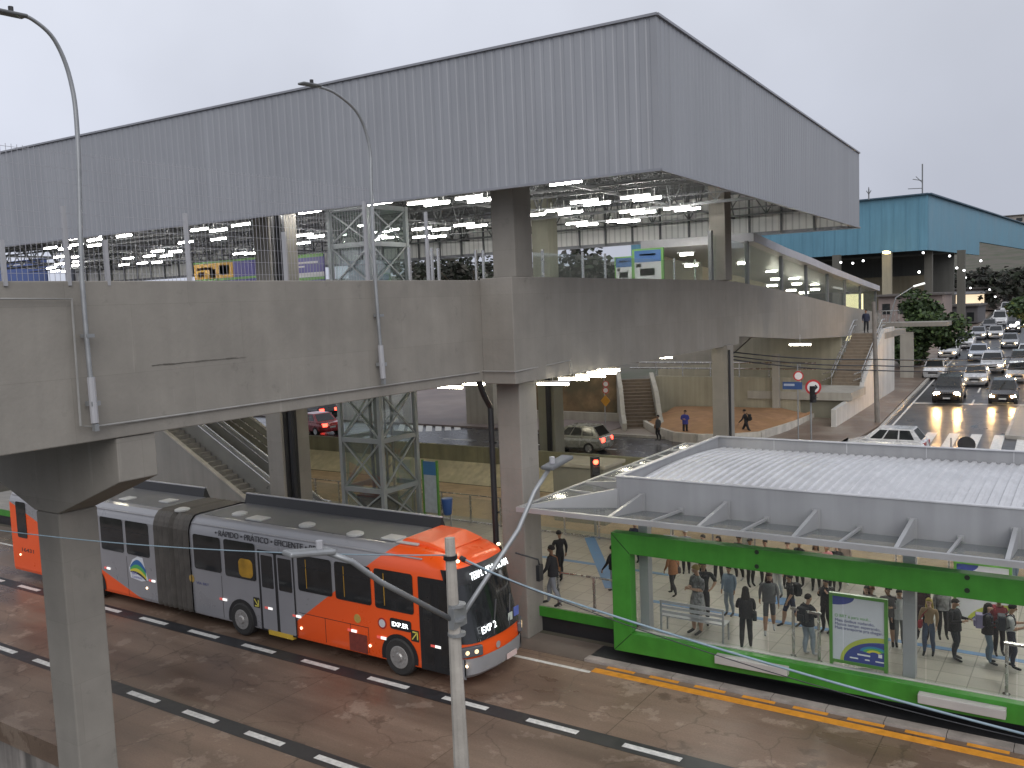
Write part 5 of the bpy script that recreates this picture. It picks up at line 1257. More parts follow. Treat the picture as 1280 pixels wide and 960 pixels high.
def person(label, feet, head_px, yaw, top, bottom, pose='stand', skin=1, hair=(.02, .016, .014), style='short', sleeve=True, long_leg=True, shoe=(.03, .03, .03), skirt=None, pack=None, packlabel=None, h=None, z=None, group="people waiting on the platform", bag=None, wid=1.0, tex=.15):
    p = at_z(feet[0], feet[1], ZP if z is None else z)
    if h is None:
        D = float((_M @ (np.array(p) - np.array((0, 0, EYE))))[2]); d = _ray(*head_px); nrm = _M[2] * np.array([1, 1, 0]); t = (np.array([p.x, p.y, 0]) @ nrm) / (d @ nrm)
        h = min(1.86, max(1.42, EYE + d[2] * t - p.z))
    NP[0] += 1; pose = (pose, 1 + NP[0] % 6 if pose not in ('run',) else 0)
    me = body_mesh(pose).copy()
    s = SK[skin]; tp = cloth(top, tex); bt = cloth(bottom)
    for k, m in enumerate((s, tp, tp if sleeve else s, bt, bt if long_leg else s, cloth(shoe), eye_m)): me.materials[k] = m
    o = bpy.data.objects.new("person", me); COL.objects.link(o); tag(o, label, "person", group)
    o.location = p; o.rotation_euler = (0, 0, R(yaw)); k = h / 1.77; o.scale = (k * wid, k * wid, k)
    b = hair_mesh(style, pose); hm = b.build("cap" if style == 'cap' else "hair", cloth(hair), None, smooth=True)
    hm.location = (0, 0, 0)
    off = Vector(hm.data.vertices[0].co) - b.v[0]
    for v in hm.data.vertices: v.co -= off
    hm.parent = o
    if sleeve and not skirt and NP[0] % 5 != 2:
        P_ = skeleton(pose)[0]; cx, cyy = P_['chest'][0].x, P_['chest'][0].y; jk = MB(); ring = []
        for i, (z_, rx, ry) in enumerate(((1.42, .165, .105), (1.33, .20, .145), (1.18, .192, .15), (1.02, .185, .148), (.90 - .03 * (NP[0] % 3), .196, .155))):
            f_ = (z_ - .9) / .5
            for q in range(16): a = 2 * math.pi * q / 16; w_ = 1 + .035 * math.sin(3 * a + i * 1.3 + NP[0]) + .02 * math.sin(5 * a + i); ring.append((cx * f_ + rx * w_ * math.cos(a), cyy * f_ + ry * w_ * math.sin(a), z_))
        jk.add(ring, [(i * 16 + q, (i + 1) * 16 + q, (i + 1) * 16 + (q + 1) % 16, i * 16 + (q + 1) % 16) for i in range(4) for q in range(16)])
        g = jk.build("jacket", tp, None, smooth=True); off = Vector(g.data.vertices[0].co) - jk.v[0]; g.location = (0, 0, 0)
        for v in g.data.vertices: v.co -= off
        g.parent = o
    if skirt:
        sk = MB(); ring = []
        for z_, rx, ry in ((1.06, .135, .115), (.92, .18, .15), (skirt[1], .23, .20)):
            for q in range(14): a = 2 * math.pi * q / 14; f = 1 + .05 * math.sin(3 * a); ring.append((rx * f * math.cos(a), ry * f * math.sin(a), z_))
        sk.add(ring, [(i * 14 + q, (i + 1) * 14 + q, (i + 1) * 14 + (q + 1) % 14, i * 14 + (q + 1) % 14) for i in range(2) for q in range(14)])
        g = sk.build("skirt", cloth(skirt[0], tex), None, smooth=True); off = Vector(g.data.vertices[0].co) - sk.v[0]; g.location = (0, 0, 0)
        for v in g.data.vertices: v.co -= off
        g.parent = o
    mw = Matrix.Translation(p) @ Matrix.Rotation(R(yaw), 4, 'Z') @ Matrix.Diagonal((k * wid, k * wid, k, 1))
    if pack:
        t = thing("backpack", packlabel, "backpack", mw @ Vector((0, -.20, 1.05)), "backpacks worn by waiting people")
        b = MB()
        for lo, hi in (((-.14, -.30, 1.02), (.14, -.125, 1.42)), ((-.11, -.35, 1.06), (.11, -.301, 1.25))): b.box(lo, hi)
        b.v = [mw @ v for v in b.v]; b.build("bag", cloth(pack), t, bevel=.05, seg=3)
        for s_ in (-1, 1):
            b = MB(); b.tube([(.10 * s_, -.13, 1.40), (.115 * s_, -.02, 1.475), (.115 * s_, .085, 1.38), (.125 * s_, .10, 1.22), (.14 * s_, -.12, 1.08)], .016, 6); b.v = [mw @ v for v in b.v]; b.build("strap", cloth(pack), t)
    if bag:
        c, lab2 = bag
        t = thing("shoulder_bag", lab2, "bag", mw @ Vector((.2, 0, .85)), "bags carried by people")
        b = MB(); b.box((.17, -.12, .82), (.29, .14, 1.05)); b.v = [mw @ v for v in b.v]; b.build("pouch", cloth(c), t, bevel=.03)
        b = MB(); b.tube([(.24, .08, 1.04), (.16, .10, 1.25), (-.05, .02, 1.47), (.0, -.13, 1.40), (.24, -.08, 1.04)], .012, 5); b.v = [mw @ v for v in b.v]; b.build("strap", cloth(c), t)
    return o
K = (.022, .022, .026); NAVY = (.03, .04, .08); DEN = (.13, .18, .26); LDEN = (.36, .42, .48); GRY = (.18, .18, .19); WHT = (.62, .62, .62); BLD = (.42, .30, .10)
person("man in black jacket and grey jeans walking behind the bus front with a tan bag", (693, 757), (688, 680), 100, K, (.25, .27, .30), 'walk', 2, bag=((.42, .19, .08), "tan shoulder bag of the man behind the bus front"))
person("man in a dark vest over a pale shirt walking with his back to the pillar", (701, 726), (695, 662), 60, K, K, 'walk', 1, sleeve=True)
person("person in dark jacket and light jeans half hidden by the corner of the green frame", (768, 742), (764, 681), 80, K, LDEN, 'walk', 1)
person("person in navy clothes standing under the left end of the canopy", (794, 703), (793, 655), 180, NAVY, NAVY, 'stand', 1)
person("woman in a rust brown jacket striding away near the left shelter post", (842, 745), (842, 690), 60, (.36, .15, .06), K, 'walk', 0, style='long', hair=(.05, .03, .02), bag=((.10, .08, .08), "dark handbag of the woman in rust brown"))
person("woman in a black and white patterned dress standing behind the metal bench", (873, 791), (867, 704), 150, (.20, .20, .20), (.05, .05, .05), 'phone', 1, style='bun', hair=BLD, sleeve=False, long_leg=False, skirt=((.26, .26, .26), .52), tex=.9)
person("woman in a black top standing right beside the patterned dress", (880, 780), (876, 700), 200, K, (.04, .04, .05), 'hips', 1, style='short', sleeve=False)
person("person in a light denim jacket and pale jeans seen from behind", (912, 769), (908, 706), 170, (.25, .33, .42), (.32, .38, .44), 'stand', 1)
person("long haired woman all in black with a belt bag standing near the glass", (933, 811), (937, 732), 20, K, K, 'phone', 0, style='long', bag=((.03, .03, .03), "black belt bag of the long haired woman in black"))
person("woman in a grey cardigan and short skirt walking with bare legs", (962, 789), (955, 714), 200, (.19, .19, .20), (.12, .12, .13), 'walk', 1, style='long', long_leg=False, shoe=WHT, hair=(.06, .02, .02))
person("person in white trousers standing on the blue guiding square", (973, 746), (972, 684), 170, (.4, .38, .36), (.58, .57, .54), 'stand', 1)
person("man in black shirt and dark shorts with a backpack walking left of the hoop rail", (989, 783), (996, 716), 130, K, NAVY, 'walk', 1, sleeve=False, long_leg=False, pack=(.02, .02, .025), packlabel="black backpack of the man in dark shorts")
person("boy in a dark jacket and light jeans standing inside the steel hoop rail", (1010, 820), (1009, 741), -20, (.03, .035, .045), LDEN, 'phone', 1, style='short', shoe=WHT, pack=(.025, .03, .035), packlabel="black backpack of the boy inside the hoop rail")
person("man in black with a backpack standing just left of the poster panel", (1033, 790), (1036, 722), 160, K, K, 'strap', 1, pack=(.03, .03, .03), packlabel="black backpack of the man left of the poster panel")
person("person in white trainers and dark trousers standing far back behind the green beam", (1055, 731), (1053, 676), 200, (.28, .22, .18), K, 'stand', 1, shoe=WHT)
person("person in black trousers and white shoes behind the green beam near the middle", (924, 725), (921, 672), 170, K, K, 'stand', 2, shoe=WHT)
person("dark haired woman standing behind the poster panel", (1084, 800), (1083, 731), 190, (.22, .20, .20), K, 'stand', 0, style='long')
person("tan faced child looking up behind the poster panel", (1090, 800), (1090, 742), 160, (.5, .48, .45), DEN, 'stand', 1, hair=(.16, .06, .03))
person("man in grey hoodie and black shorts standing right of the poster panel", (1111, 806), (1110, 731), 190, (.13, .12, .12), K, 'phone', 1, long_leg=False)
person("man in white shirt and grey trousers half hidden by the right shelter post", (1124, 807), (1128, 735), 200, WHT, (.22, .23, .23), 'stand', 1, pack=(.06, .06, .07), packlabel="dark backpack of the man in white shirt by the post")
person("tall person in maroon and black with a backpack right of the shelter post", (1153, 800), (1155, 728), 170, (.055, .025, .03), K, 'stand', 2, style='long', pack=(.025, .022, .028), packlabel="black backpack of the tall person in maroon")
person("blond child in tan top with a red bag and jeans", (1161, 819), (1162, 752), 180, (.40, .27, .15), (.09, .12, .19), 'stand', 0, hair=(.42, .32, .08), style='long', bag=((.42, .04, .05), "red bag of the blond child"))
person("man in black jacket and dark trousers standing sideways among the queue", (1193, 824), (1187, 747), 255, K, (.03, .035, .045), 'phone', 1, hair=(.03, .025, .02), wid=1.1)
person("person in black and white top standing behind the man in black jacket", (1178, 797), (1178, 736), 200, (.30, .30, .30), K, 'stand', 1, tex=.8)
person("girl with long black hair and jeans wearing a lilac backpack", (1234, 829), (1237, 752), 280, K, (.15, .22, .29), 'phone', 0, style='long', pack=(.38, .33, .52), packlabel="lilac backpack of the long haired girl")
person("child in red and dark clothes between the lilac backpack and the white T-shirt", (1248, 818), (1248, 752), 200, (.22, .03, .04), K, 'stand', 1, pack=(.34, .03, .05), packlabel="red patterned backpack near the right end")
person("person in a white T-shirt and dark dungarees near the right edge", (1263, 835), (1262, 753), 280, WHT, (.035, .04, .065), 'phone', 1, style='short', sleeve=False, pack=(.05, .055, .07), packlabel="dark grey backpack over the white T-shirt")
person("person in a denim jacket with a black bag standing back at the right edge", (1262, 752), (1261, 698), 170, (.22, .29, .37), K, 'stand', 1, bag=((.02, .02, .02), "black bag with the denim jacket at the right edge"))
person("person wearing a white cap seen above the green beam", (858, 716), (857, 660), 200, (.32, .32, .34), K, 'stand', 1, style='cap', hair=WHT)
for i, (u, c, st2, lb) in enumerate(((880, K, 'short', "short haired person in black above the left part of the green beam"), (899, NAVY, 'long', "long haired person in navy above the green beam"), (938, (.05, .17, .06), 'short', "person in a green shirt above the green beam"), (957, (.55, .32, .28), 'bun', "person in a pink top above the green beam"), (985, (.45, .33, .22), 'short', "person in a tan top above the green beam"), (1000, K, 'short', "person in black beside the tan top above the green beam"), (1020, (.42, .35, .24), 'long', "long haired person in sand colour above the green beam"), (1034, (.5, .22, .22), 'bun', "person in salmon pink above the green beam"), (1046, (.03, .03, .03), 'short', "short haired person in black next to the salmon pink top"))):
    v = 727 + (u - 880) * .075; person(lb, (u, v - 3 + (i * 7) % 5), (u, v - 60), 150 + (i * 37) % 90, c, K, ('stand', 'phone', 'cross')[i % 3], (0, 1, 2, 1)[i % 4], style=st2)
person("person in black standing behind the bus roof near the blue bin", (541, 700), (541, 645), 170, K, K, 'stand', 1)
g2 = "people on the pavement across the street"
person("man in grey jacket standing at the foot of the outdoor steps", (823, 551), (823, 518), 150, (.10, .10, .11), K, 'stand', 1, z=ZS + .13, group=g2, bag=((.36, .18, .08), "brown bag of the man at the foot of the steps"))
person("man in bright blue shirt standing with crossed arms by the low white wall", (857, 546), (857, 512), 190, (.06, .07, .38), K, 'cross', 1, z=ZS + .13, group=g2)
person("person in black with a backpack running past the orange soil", (933, 546), (930, 511), 100, K, K, 'run', 1, z=ZS + .13, group=g2, pack=(.02, .02, .02), packlabel="black backpack of the running person")
# ================================================================== CARS
def on_street(u, v):
    z = ZS
    for _ in range(30):
        p = at_z(u, v, z); z = .5 * z + .5 * street_z(p.y)
    return at_z(u, v, z)
win_m = mat("car_glass", (.02, .023, .025), .07, var=.3, scale=2, spec=.6)
KIND = {  # length, width, roof z, belt z, hood z, (x of: tail top, rear glass base, roof rear, roof front, windscreen base), nose z
    'hatch': (3.9, 1.68, 1.48, .92, .86, (-1.78, -1.35, .25, 1.0)), 'sedan': (4.45, 1.76, 1.45, .93, .86, (-1.55, -.95, .35, 1.15)),
    'suv': (4.4, 1.84, 1.68, 1.05, 1.0, (-2.02, -1.65, .25, 1.0)), 'van': (4.9, 1.95, 2.1, 1.15, 1.05, (-2.35, -2.2, .8, 1.55))}
PAINTS = {}
def car_paint(c):
    k = "car_paint_%d_%d_%d" % tuple(int(q * 255) for q in c)
    return mat(k, c, .28, metal=.2, var=.06, scale=2, coat=.6)
def car(label, kind, col, pos, heading, head=0, tail=0, group="cars queuing on the street"):
    L_, W, zr, zb, zh, (gx0, rx0, rx1, gx1) = KIND[kind]; h = L_ / 2; w = W / 2
    t = thing("car", label, "car", (0, 0, 0), group); pm = car_paint(col)
    trunk = zb + .02 if kind in ('hatch', 'suv', 'van') else zb - .02
    st_ = [(-h, .86, .42, zb - .28), (-h + .06, .94, .30, zb - .05), (-h + .35, 1, .24, trunk), (gx0, 1, .2, zb), (0, 1, .2, zb), (gx1, 1, .2, zb - .01), (h - .55, .98, .2, zh - .06), (h - .16, .93, .24, zh - .17), (h, .80, .34, zh - .34)]
    b = MB(); n = 12
    for x, ws, z0, z1 in st_:
        ww = w * ws
        for y, z in ((-.8, z0), (-.97, z0 + .12), (-1, z0 + .3), (-1, z1 - .22), (-.965, z1 - .07), (-.86, z1), (.86, z1), (.965, z1 - .07), (1, z1 - .22), (1, z0 + .3), (.97, z0 + .12), (.8, z0)): b.v.append(Vector((x, y * ww, z)))
    for j in range(len(st_) - 1):
        for i in range(n): b.f.append((j * n + i, j * n + (i + 1) % n, (j + 1) * n + (i + 1) % n, (j + 1) * n + i)); b.m.append(0)
    b.f += [tuple(range(n)), tuple(range((len(st_) - 1) * n, len(st_) * n))]; b.m += [0, 0]
    wb, wr = w * .93, w * .74
    GB = [(gx0, -wb), (gx1, -wb), (gx1, wb), (gx0, wb)]; GR = [(rx0, -wr), (rx1, -wr), (rx1, wr), (rx0, wr)]
    b.add([(x, y, zb - .02) for x, y in GB] + [(x, y, zr) for x, y in GR], [(4, 5, 6, 7)] + [(i, (i + 1) % 4, 4 + (i + 1) % 4, 4 + i) for i in range(4)])
    body = b.build("body", pm, t, bevel=.035)
    def pane(nm, i, a0, a1, m0=.10, m1=.90):
        A, B = Vector((*GB[i], zb - .02)), Vector((*GB[(i + 1) % 4], zb - .02)); C_, D = Vector((*GR[(i + 1) % 4], zr)), Vector((*GR[i], zr))
        nn = (B - A).cross(D - A).normalized()
        cen = Vector((0, 0, (zb + zr) / 2)); nn = nn if nn.dot((A + C_) / 2 - cen) > 0 else -nn
        f = lambda s, q: A.lerp(B, s).lerp(D.lerp(C_, s), q) + nn * .012
        m_ = MB(); m_.quad(f(a0, m0), f(a1, m0), f(a1, m1), f(a0, m1)); m_.build(nm, win_m, t)
    pane("windscreen", 1, .05, .95, .08, .94); pane("rear_window", 3, .08, .92, .12, .9)
    for i in (0, 2):
        for a, c in ((.10, .36), (.39, .64), (.67, .88)):
            if i == 2: a, c = 1 - c, 1 - a
            pane("side_window", i, a, c, .14, .88)
    for x in (-h + .78, h - .80):
        for s in (-1, 1):
            m_ = MB(); m_.tube([(x, s * (w - .20), .31), (x, s * (w + .012), .31)], [.31, .31], 18); wh = m_.build("wheel", tyre_m, t)
            m_ = MB(); m_.disc((x, s * (w + .018), .31), (0, s, 0), .20, 14, .01); m_.build("rim", steel, wh)
    hl = lamp_mat("headlight_on", (1, .60, .24), 420) if head == 2 else lamp_mat("headlight_dim", (1, .78, .48), 60) if head else mat("headlight_off", (.6, .6, .6), .15, var=0)
    tl = lamp_mat("taillight_on", (1, .05, .03), 7) if tail else mat("taillight_off", (.25, .012, .012), .3, var=0)
    for s in (-1, 1):
        m_ = MB(); m_.ell((h - .12, s * w * .66, zh - .27), ((.14, .21, .125) if head == 2 else (.13, .17, .10)), 10, 6); m_.build("headlight", hl, t, smooth=True)
        m_ = MB(); m_.box((-h + .0, s * w * .60 - .14, zb - .30), (-h + .16, s * w * .60 + .24 * (1 if s > 0 else .58) - (.10 if s < 0 else 0), zb - .06)); m_.build("taillight", tl, t, bevel=.02)
        m_ = MB(); m_.cbox((gx1 - .28, s * (w + .07), zb + .06), (.12, .16, .11)); m_.build("mirror", pm, t, bevel=.02)
    m_ = MB(); m_.box((h - .035, -.36, .50), (h + .012, .36, .64)); m_.build("grille", black_m, t)
    plate = mat("number_plate_pale", (.55, .55, .55), .5, var=.05)
    m_ = MB(); m_.box((h - .03, -.22, .40), (h + .02, .22, .49)); m_.build("number_plate", plate, t)
    m_ = MB(); m_.box((-h - .012, -.22, .55), (-h + .04, .22, .66)); m_.build("number_plate", plate, t)
    t.location = pos; t.rotation_euler = (0, (R(1.5) if abs(heading) < 100 else 0), R(heading))
    return t
BLK, SIL, WHI, GRA = (.018, .018, .02), (.42, .42, .43), (.62, .62, .63), (.10, .10, .11)
HD = math.degrees(math.atan2(-.9987, .0502))
def qcar(u, v, *a, head=0, **k):
    kind = a[1]; L_ = KIND[kind][0]; p = on_street(u, v) + dC * (L_ / 2); p.z = street_z(p.y)
    return car(a[0], kind, a[2], p, HD, head=head, **k)
qcar(1183, 506, "black SUV with headlights on waiting first at the stop line, left lane", 'suv', BLK, head=2)
qcar(1253, 507, "black hatchback with headlights on waiting first in the right lane", 'hatch', BLK, head=2)
qcar(1218, 484, "silver saloon with one lamp lit behind the black SUV", 'sedan', SIL, head=1)
qcar(1239, 468, "white people carrier in the middle of the queue with its lamps lit", 'suv', WHI, head=1)
qcar(1272, 480, "silver car with bright lamps behind the black hatchback, at the right edge", 'sedan', SIL, head=2)
qcar(1222, 452, "pale blue grey saloon just behind the white people carrier", 'sedan', (.34, .37, .43), head=1)
qcar(1166, 475, "white hatchback parked by the left kerb, lowest of the parked cars", 'hatch', WHI, head=0, group="cars parked along the left kerb")
qcar(1184, 449, "silver saloon parked by the left kerb with a warm light on its flank", 'sedan', SIL, head=1, group="cars parked along the left kerb")
qcar(1205, 437, "white SUV parked by the left kerb above the silver saloon", 'suv', WHI, group="cars parked along the left kerb")
qcar(1222, 425, "grey saloon parked by the left kerb above the white SUV", 'sedan', (.30, .31, .34), head=1, group="cars parked along the left kerb")
qcar(1236, 414, "dark hatchback far up the street by the left kerb", 'hatch', GRA, group="cars parked along the left kerb")
qcar(1249, 408, "white van far up the street under the right tree", 'van', WHI)
qcar(1258, 394, "white van furthest up the street", 'van', WHI)
qcar(1275, 462, "dark car with a lit amber lamp under the right tree", 'hatch', GRA, head=2)
qcar(1284, 452, "white saloon under the right tree, only its front showing at the picture edge", 'sedan', WHI, head=1)
qcar(1262, 436, "grey hatchback in the right lane further up the queue", 'hatch', (.24, .25, .27), head=1)
qcar(1244, 424, "silver hatchback in the middle lane further up the queue", 'hatch', SIL, head=1)
qcar(1266, 416, "dark saloon in the right lane far up the queue", 'sedan', GRA, head=1)
p = at_z(1112, 566, ZS); car("white hatchback of which only the roof shows above the shelter roof", 'hatch', WHI, (p.x, p.y - 1.0, ZS), 180, group="cars on the cross street")
p = at_z(712, 566, ZS); car("silver green hatchback with lit tail lamps driving away to the left", 'hatch', (.30, .30, .26), (p.x, p.y + .8, ZS), 182, tail=1, group="cars on the cross street")
p = at_z(386, 543, ZS); car("red car with glowing tail lamps seen between the pillar and the lift tower", 'sedan', (.34, .015, .02), (p.x, p.y + .6, ZS), 168, tail=1, group="cars on the cross street")
p = at_z(385, 526, ZS); car("black car with glowing tail lamps right behind the red car", 'suv', BLK, (p.x - .2, p.y + .8, ZS), 168, tail=1, group="cars on the cross street")
# ================================================================== RAMP, OUTDOOR STAIRS, WALLS BEYOND THE STREET
def alongp(s, z, o): return cp + dC * s + nin * o + Vector((0, 0, z))
gtop = [(17.5, 12.25), (23, 12.04), (29.5, 11.51), (35.4, 11.13), (41.5, 10.65), (47.4, 10.24), (53.6, 9.82), (61, 9.35)]
gbot = lambda s: float(np.interp(s, [q[0] for q in top], [q[1] for q in top]))
gal = thing("glazed_ramp_gallery", "sloping glazed gallery with lit ceiling lamps on the right end of the footbridge", "gallery", alongp(24, 9, 0))
for (s0, z0), (s1, z1) in zip(gtop[:-1], gtop[1:]):
    b = MB(); b.slab(alongp(s0 + .1, gbot(s0) + .05, .3), alongp(s1 - .1, gbot(s1) + .05, .3), alongp(s1 - .1, z1 - .1, .3), alongp(s0 + .1, z0 - .1, .3), nin * .012); b.build("glass_pane", hazy_glass, gal)
for s, z in gtop: b = MB(); b.bar(alongp(s, gbot(s), .3), alongp(s, z + .05, .3), .16, .2); b.build("mullion", truss_m, gal)
b = MB()
for (s0, z0), (s1, z1) in zip(gtop[1:-1], gtop[2:]):
    b.slab(alongp(s0, z0, -.05), alongp(s1, z1, -.05), alongp(s1, z1, 5.8), alongp(s0, z0, 5.8), (0, 0, .42))
b.build("roof", mat("gallery_roof", (.40, .40, .43), .45, var=.15, scale=1.2), gal)
b = MB(); b.slab(alongp(24, 8.9, 5.9), alongp(61, 6.4, 5.9), alongp(61, 9.4, 5.9), alongp(24, 12.0, 5.9), nin * .2); b.build("back_wall", mat("gallery_beige_wall", (.52, .46, .35), .7, var=.12, scale=.8), gal)
gl = None
for u, v in [(858, 318), (864, 332), (932, 314), (929, 329), (970, 327), (964, 339), (970, 349), (965, 357), (1000, 337), (992, 348), (996, 355), (989, 363), (1005, 366), (1027, 346), (1018, 355), (1019, 362), (1049, 354), (1044, 362), (1067, 360), (1072, 364)]:
    d = _ray(u, v); o_ = 3.0; den = d[0] * nin.x + d[1] * nin.y; tt = (cp.x * nin.x + cp.y * nin.y + o_) / den
    if gl is None:
        gl = thing("gallery_light", "short white ceiling lamp inside the glazed gallery", "lamp", (0, 0, 0), "ceiling lamps inside the glazed gallery")
        b = MB(); b.tube([(-.32, 0, 0), (.32, 0, 0)], .055, 8); b.build("light_tube", lamp_mat("gallery_glow", (1, .95, .80), 40), gl, smooth=True)
        b = MB(); b.bar((-.45, 0, .11), (.45, 0, .11), .16, .06); b.build("fixture", white_m, gl); o = gl
    else: o = copy_tree(gl)
    o.location = (d[0] * tt, d[1] * tt, EYE + d[2] * tt)
b = MB(); b.box((-17.6, 74.6, 5.5), (-16.3, 74.8, 9.2)); tag(b.build("lit_doorway", lamp_mat("doorway_glow", (.95, .86, .5), .75)), "tall yellow lit doorway at the far end of the glazed gallery", "doorway")
# outdoor stairs
ylo, yhi = 62.5, 69.0; zlo, zhi = 3.15, 6.35
xr = -13.85; xl = -15.75
ost = thing("outdoor_stairs", "outdoor concrete stairs with white walls and steel rails climbing to the gallery end", "stairs", ((xl + xr) / 2, ylo, ZS))
brn = mat("brown_wet_steps", (.20, .16, .12), .6, var=.2, scale=4)
b = MB(); n_ = 16
for k in range(n_):
    y0 = ylo + (yhi - ylo) * k / n_; b.box((xl, y0, zlo + (zhi - zlo) * k / n_ - .5), (xr, ylo + (yhi - ylo) * (k + 1) / n_, zlo + (zhi - zlo) * (k + 1) / n_))
b.build("steps", brn, ost)
b = MB(); b.box((xl - 4.2, ylo - 4.6, zlo - .5), (xr + .5, ylo - .6, zlo)); b.box((xl - 4.2, ylo - .599, zlo - .5), (xr, ylo - .002, zlo)); b.build("landing", concrete_lt, ost)
wl_m = mat("pale_wall_paint", (.50, .49, .47), .75, var=.1, scale=1.2, streak=.15)
b = MB(); b.prism([(ylo - 7.5, ZS), (ylo - 7.5, zlo - .7), (ylo - 4.7, zlo - .55), (ylo - .5, zlo - .5), (ylo, zlo + .25), (yhi, zhi + .3), (yhi + 3.5, zhi + .3), (yhi + 3.5, ZS)], 0, xr + .002, xr + .28); b.build("side_wall", wl_m, ost)
b = MB(); b.box((xl - 4.2, ylo - 4.3, ZS), (xr, ylo - 4.1, zlo - .51)); b.build("front_wall", concrete_dk, ost)
b = MB(); b.box((xl - .1, yhi, 5.9), (xr + .3, yhi + 8, zhi)); b.build("top_landing", concrete, ost)
for x in (xl + .05, xr + .1):
    for dz in (.95, .55):
        b = MB(); b.tube([(x, ylo - 2.2, zlo + dz), (x, ylo, zlo + dz), (x, yhi, zhi + dz), (x, yhi + 1, zhi + dz)], .045, 6); b.build("handrail", steel, ost)
    for k in range(6): b = MB(); y0 = ylo + (yhi - ylo) * k / 5; z0 = zlo + (zhi - zlo) * k / 5; b.tube([(x, y0, z0), (x, y0, z0 + .95)], .03, 6); b.build("rail_post", steel, ost)
person("person in dark blue standing at the top of the outdoor stairs", (1067, 414), (1067, 387), 200, (.03, .04, .08), K, 'stand', 1, z=zhi + .0, h=1.74, group="people on the pavement across the street", bag=((.25, .30, .36), "pale bag of the person at the top of the stairs"))
bpy.data.objects[[o.name for o in bpy.data.objects if o.name.startswith("person")][-1]].location = ((xl + xr) / 2 - .1, yhi + .3, zhi)
# terrace walls, rail, soil bank
ter_m = mat("olive_lit_concrete", (.34, .315, .24), .8, var=.14, scale=.5, streak=.18)
ter = thing("terrace_wall", "tall stained concrete wall with a pipe rail behind the orange soil bank", "wall", (-21, 57.5, ZS))
x0, x1 = at_y(820, 500, 58).x, at_y(1000, 500, 58).x
b = MB(); b.box((x0, 58, ZS - .2), (x1, 58.3, 4.05)); b.build("wall_face", ter_m, ter)
px_ = at_y(970, 490, 57.8).x; b = MB(); b.box((px_ - .22, 57.7, ZS), (px_ + .22, 57.99, 5.6)); b.build("pilaster", concrete_lt, ter)
for z in (4.6, 5.0): b = MB(); b.tube([(x0 - 2, 58.1, z), (x1 + 1, 58.1, z)], .05, 6); b.build("pipe_rail", steel, ter)
for k in range(6): x = x0 + (x1 - x0) * k / 5; b = MB(); b.tube([(x, 58.1, 4.05), (x, 58.1, 5.0)], .035, 6); b.build("rail_post", steel, ter)
ab_ = thing("abutment_wall", "beige lit abutment wall under the far end of the footbridge", "wall", (-22, 66, ZS))
b = MB(); b.box((-30, 66, ZS), (-15.9, 66.4, 6.5)); b.build("wall_face", mat("beige_lit_wall", (.44, .40, .30), .8, var=.12, scale=.5, streak=.12), ab_)
b = MB(); b.prism([(-30, 4.2), (at_y(905, 450, 63).x, 4.6), (at_y(950, 440, 63).x, 6.9), (-30, 6.0)], 1, 62.5, 63.0); b.build("haunch", concrete, ab_)
bank = thing("soil_bank", "bank of orange bare soil held by a low white kerb wall", "soil bank", (-20, 54, ZS))
cv = [(806, 534), (818, 541), (842, 549), (872, 552), (910, 552), (950, 549), (985, 538), (1018, 524)]
fr = [at_z(u, v, ZS + .12) for u, v in cv]
b = MB(); rows = 7
V = []
for r_ in range(rows):
    t_ = r_ / (rows - 1)
    for i, p in enumerate(fr):
        bk = Vector((p.x + (x0 + .6 - p.x) * .35 * t_ if i < 2 else p.x, 57.9, 0)); q = p.lerp(Vector((bk.x, max(bk.y, p.y + .3), p.z)), t_)
        hgt = math.sin(min(1, t_ * 1.15) * math.pi * .62) * (.55 if i in (1, 2, 3, 4) else .35)
        V.append((q.x, q.y, ZS + .35 + hgt + .16 * noise.noise(Vector((q.x * .9, q.y * .9, 2)))))
n_ = len(fr); b.add(V, [(j * n_ + i, j * n_ + i + 1, (j + 1) * n_ + i + 1, (j + 1) * n_ + i) for j in range(rows - 1) for i in range(n_ - 1)])
b.build("soil", mat("orange_soil", (.33, .185, .095), .9, var=.3, scale=1.6, bump=.5, bscale=8, col2=(.30, .17, .08)), bank, smooth=True)
b = MB()
for a, c in zip(fr[:-1], fr[1:]): b.bar(a + Vector((0, 0, .12)), c + Vector((0, 0, .12)), .22, .62)
b.build("kerb_wall", mat("dirty_white_wall", (.50, .47, .42), .8, var=.18, scale=1.5, streak=.2), bank)
# dark steps up beside the brown wall
ds = thing("street_steps", "dark brown outdoor steps between low pale walls, climbing from the pavement", "stairs", (-25, 55, ZS))
xa, xb_ = at_y(786, 535, 53).x, at_y(818, 538, 53).x
b = MB(); fw = Vector((-.50, .866, 0)); sd = Vector((.866, .50, 0)); o0 = at_z(783, 536, ZS + .12); wd_ = 2.0
def sbox(b, a0, a1, w0, w1, z0, z1):
    q = [o0 + fw * a + sd * w for a, w in ((a0, w0), (a0, w1), (a1, w1), (a1, w0))]
    b.add([Vector((p.x, p.y, z0)) for p in q] + [Vector((p.x, p.y, z1)) for p in q], [(3, 2, 1, 0), (4, 5, 6, 7), (0, 1, 5, 4), (1, 2, 6, 5), (2, 3, 7, 6), (3, 0, 4, 7)])
for k in range(15): sbox(b, k * .36, k * .36 + .36, 0, wd_, ZS, ZS + .15 + k * .19)
b.build("steps", mat("dark_brown_steps", (.13, .10, .075), .7, var=.25, scale=4), ds)
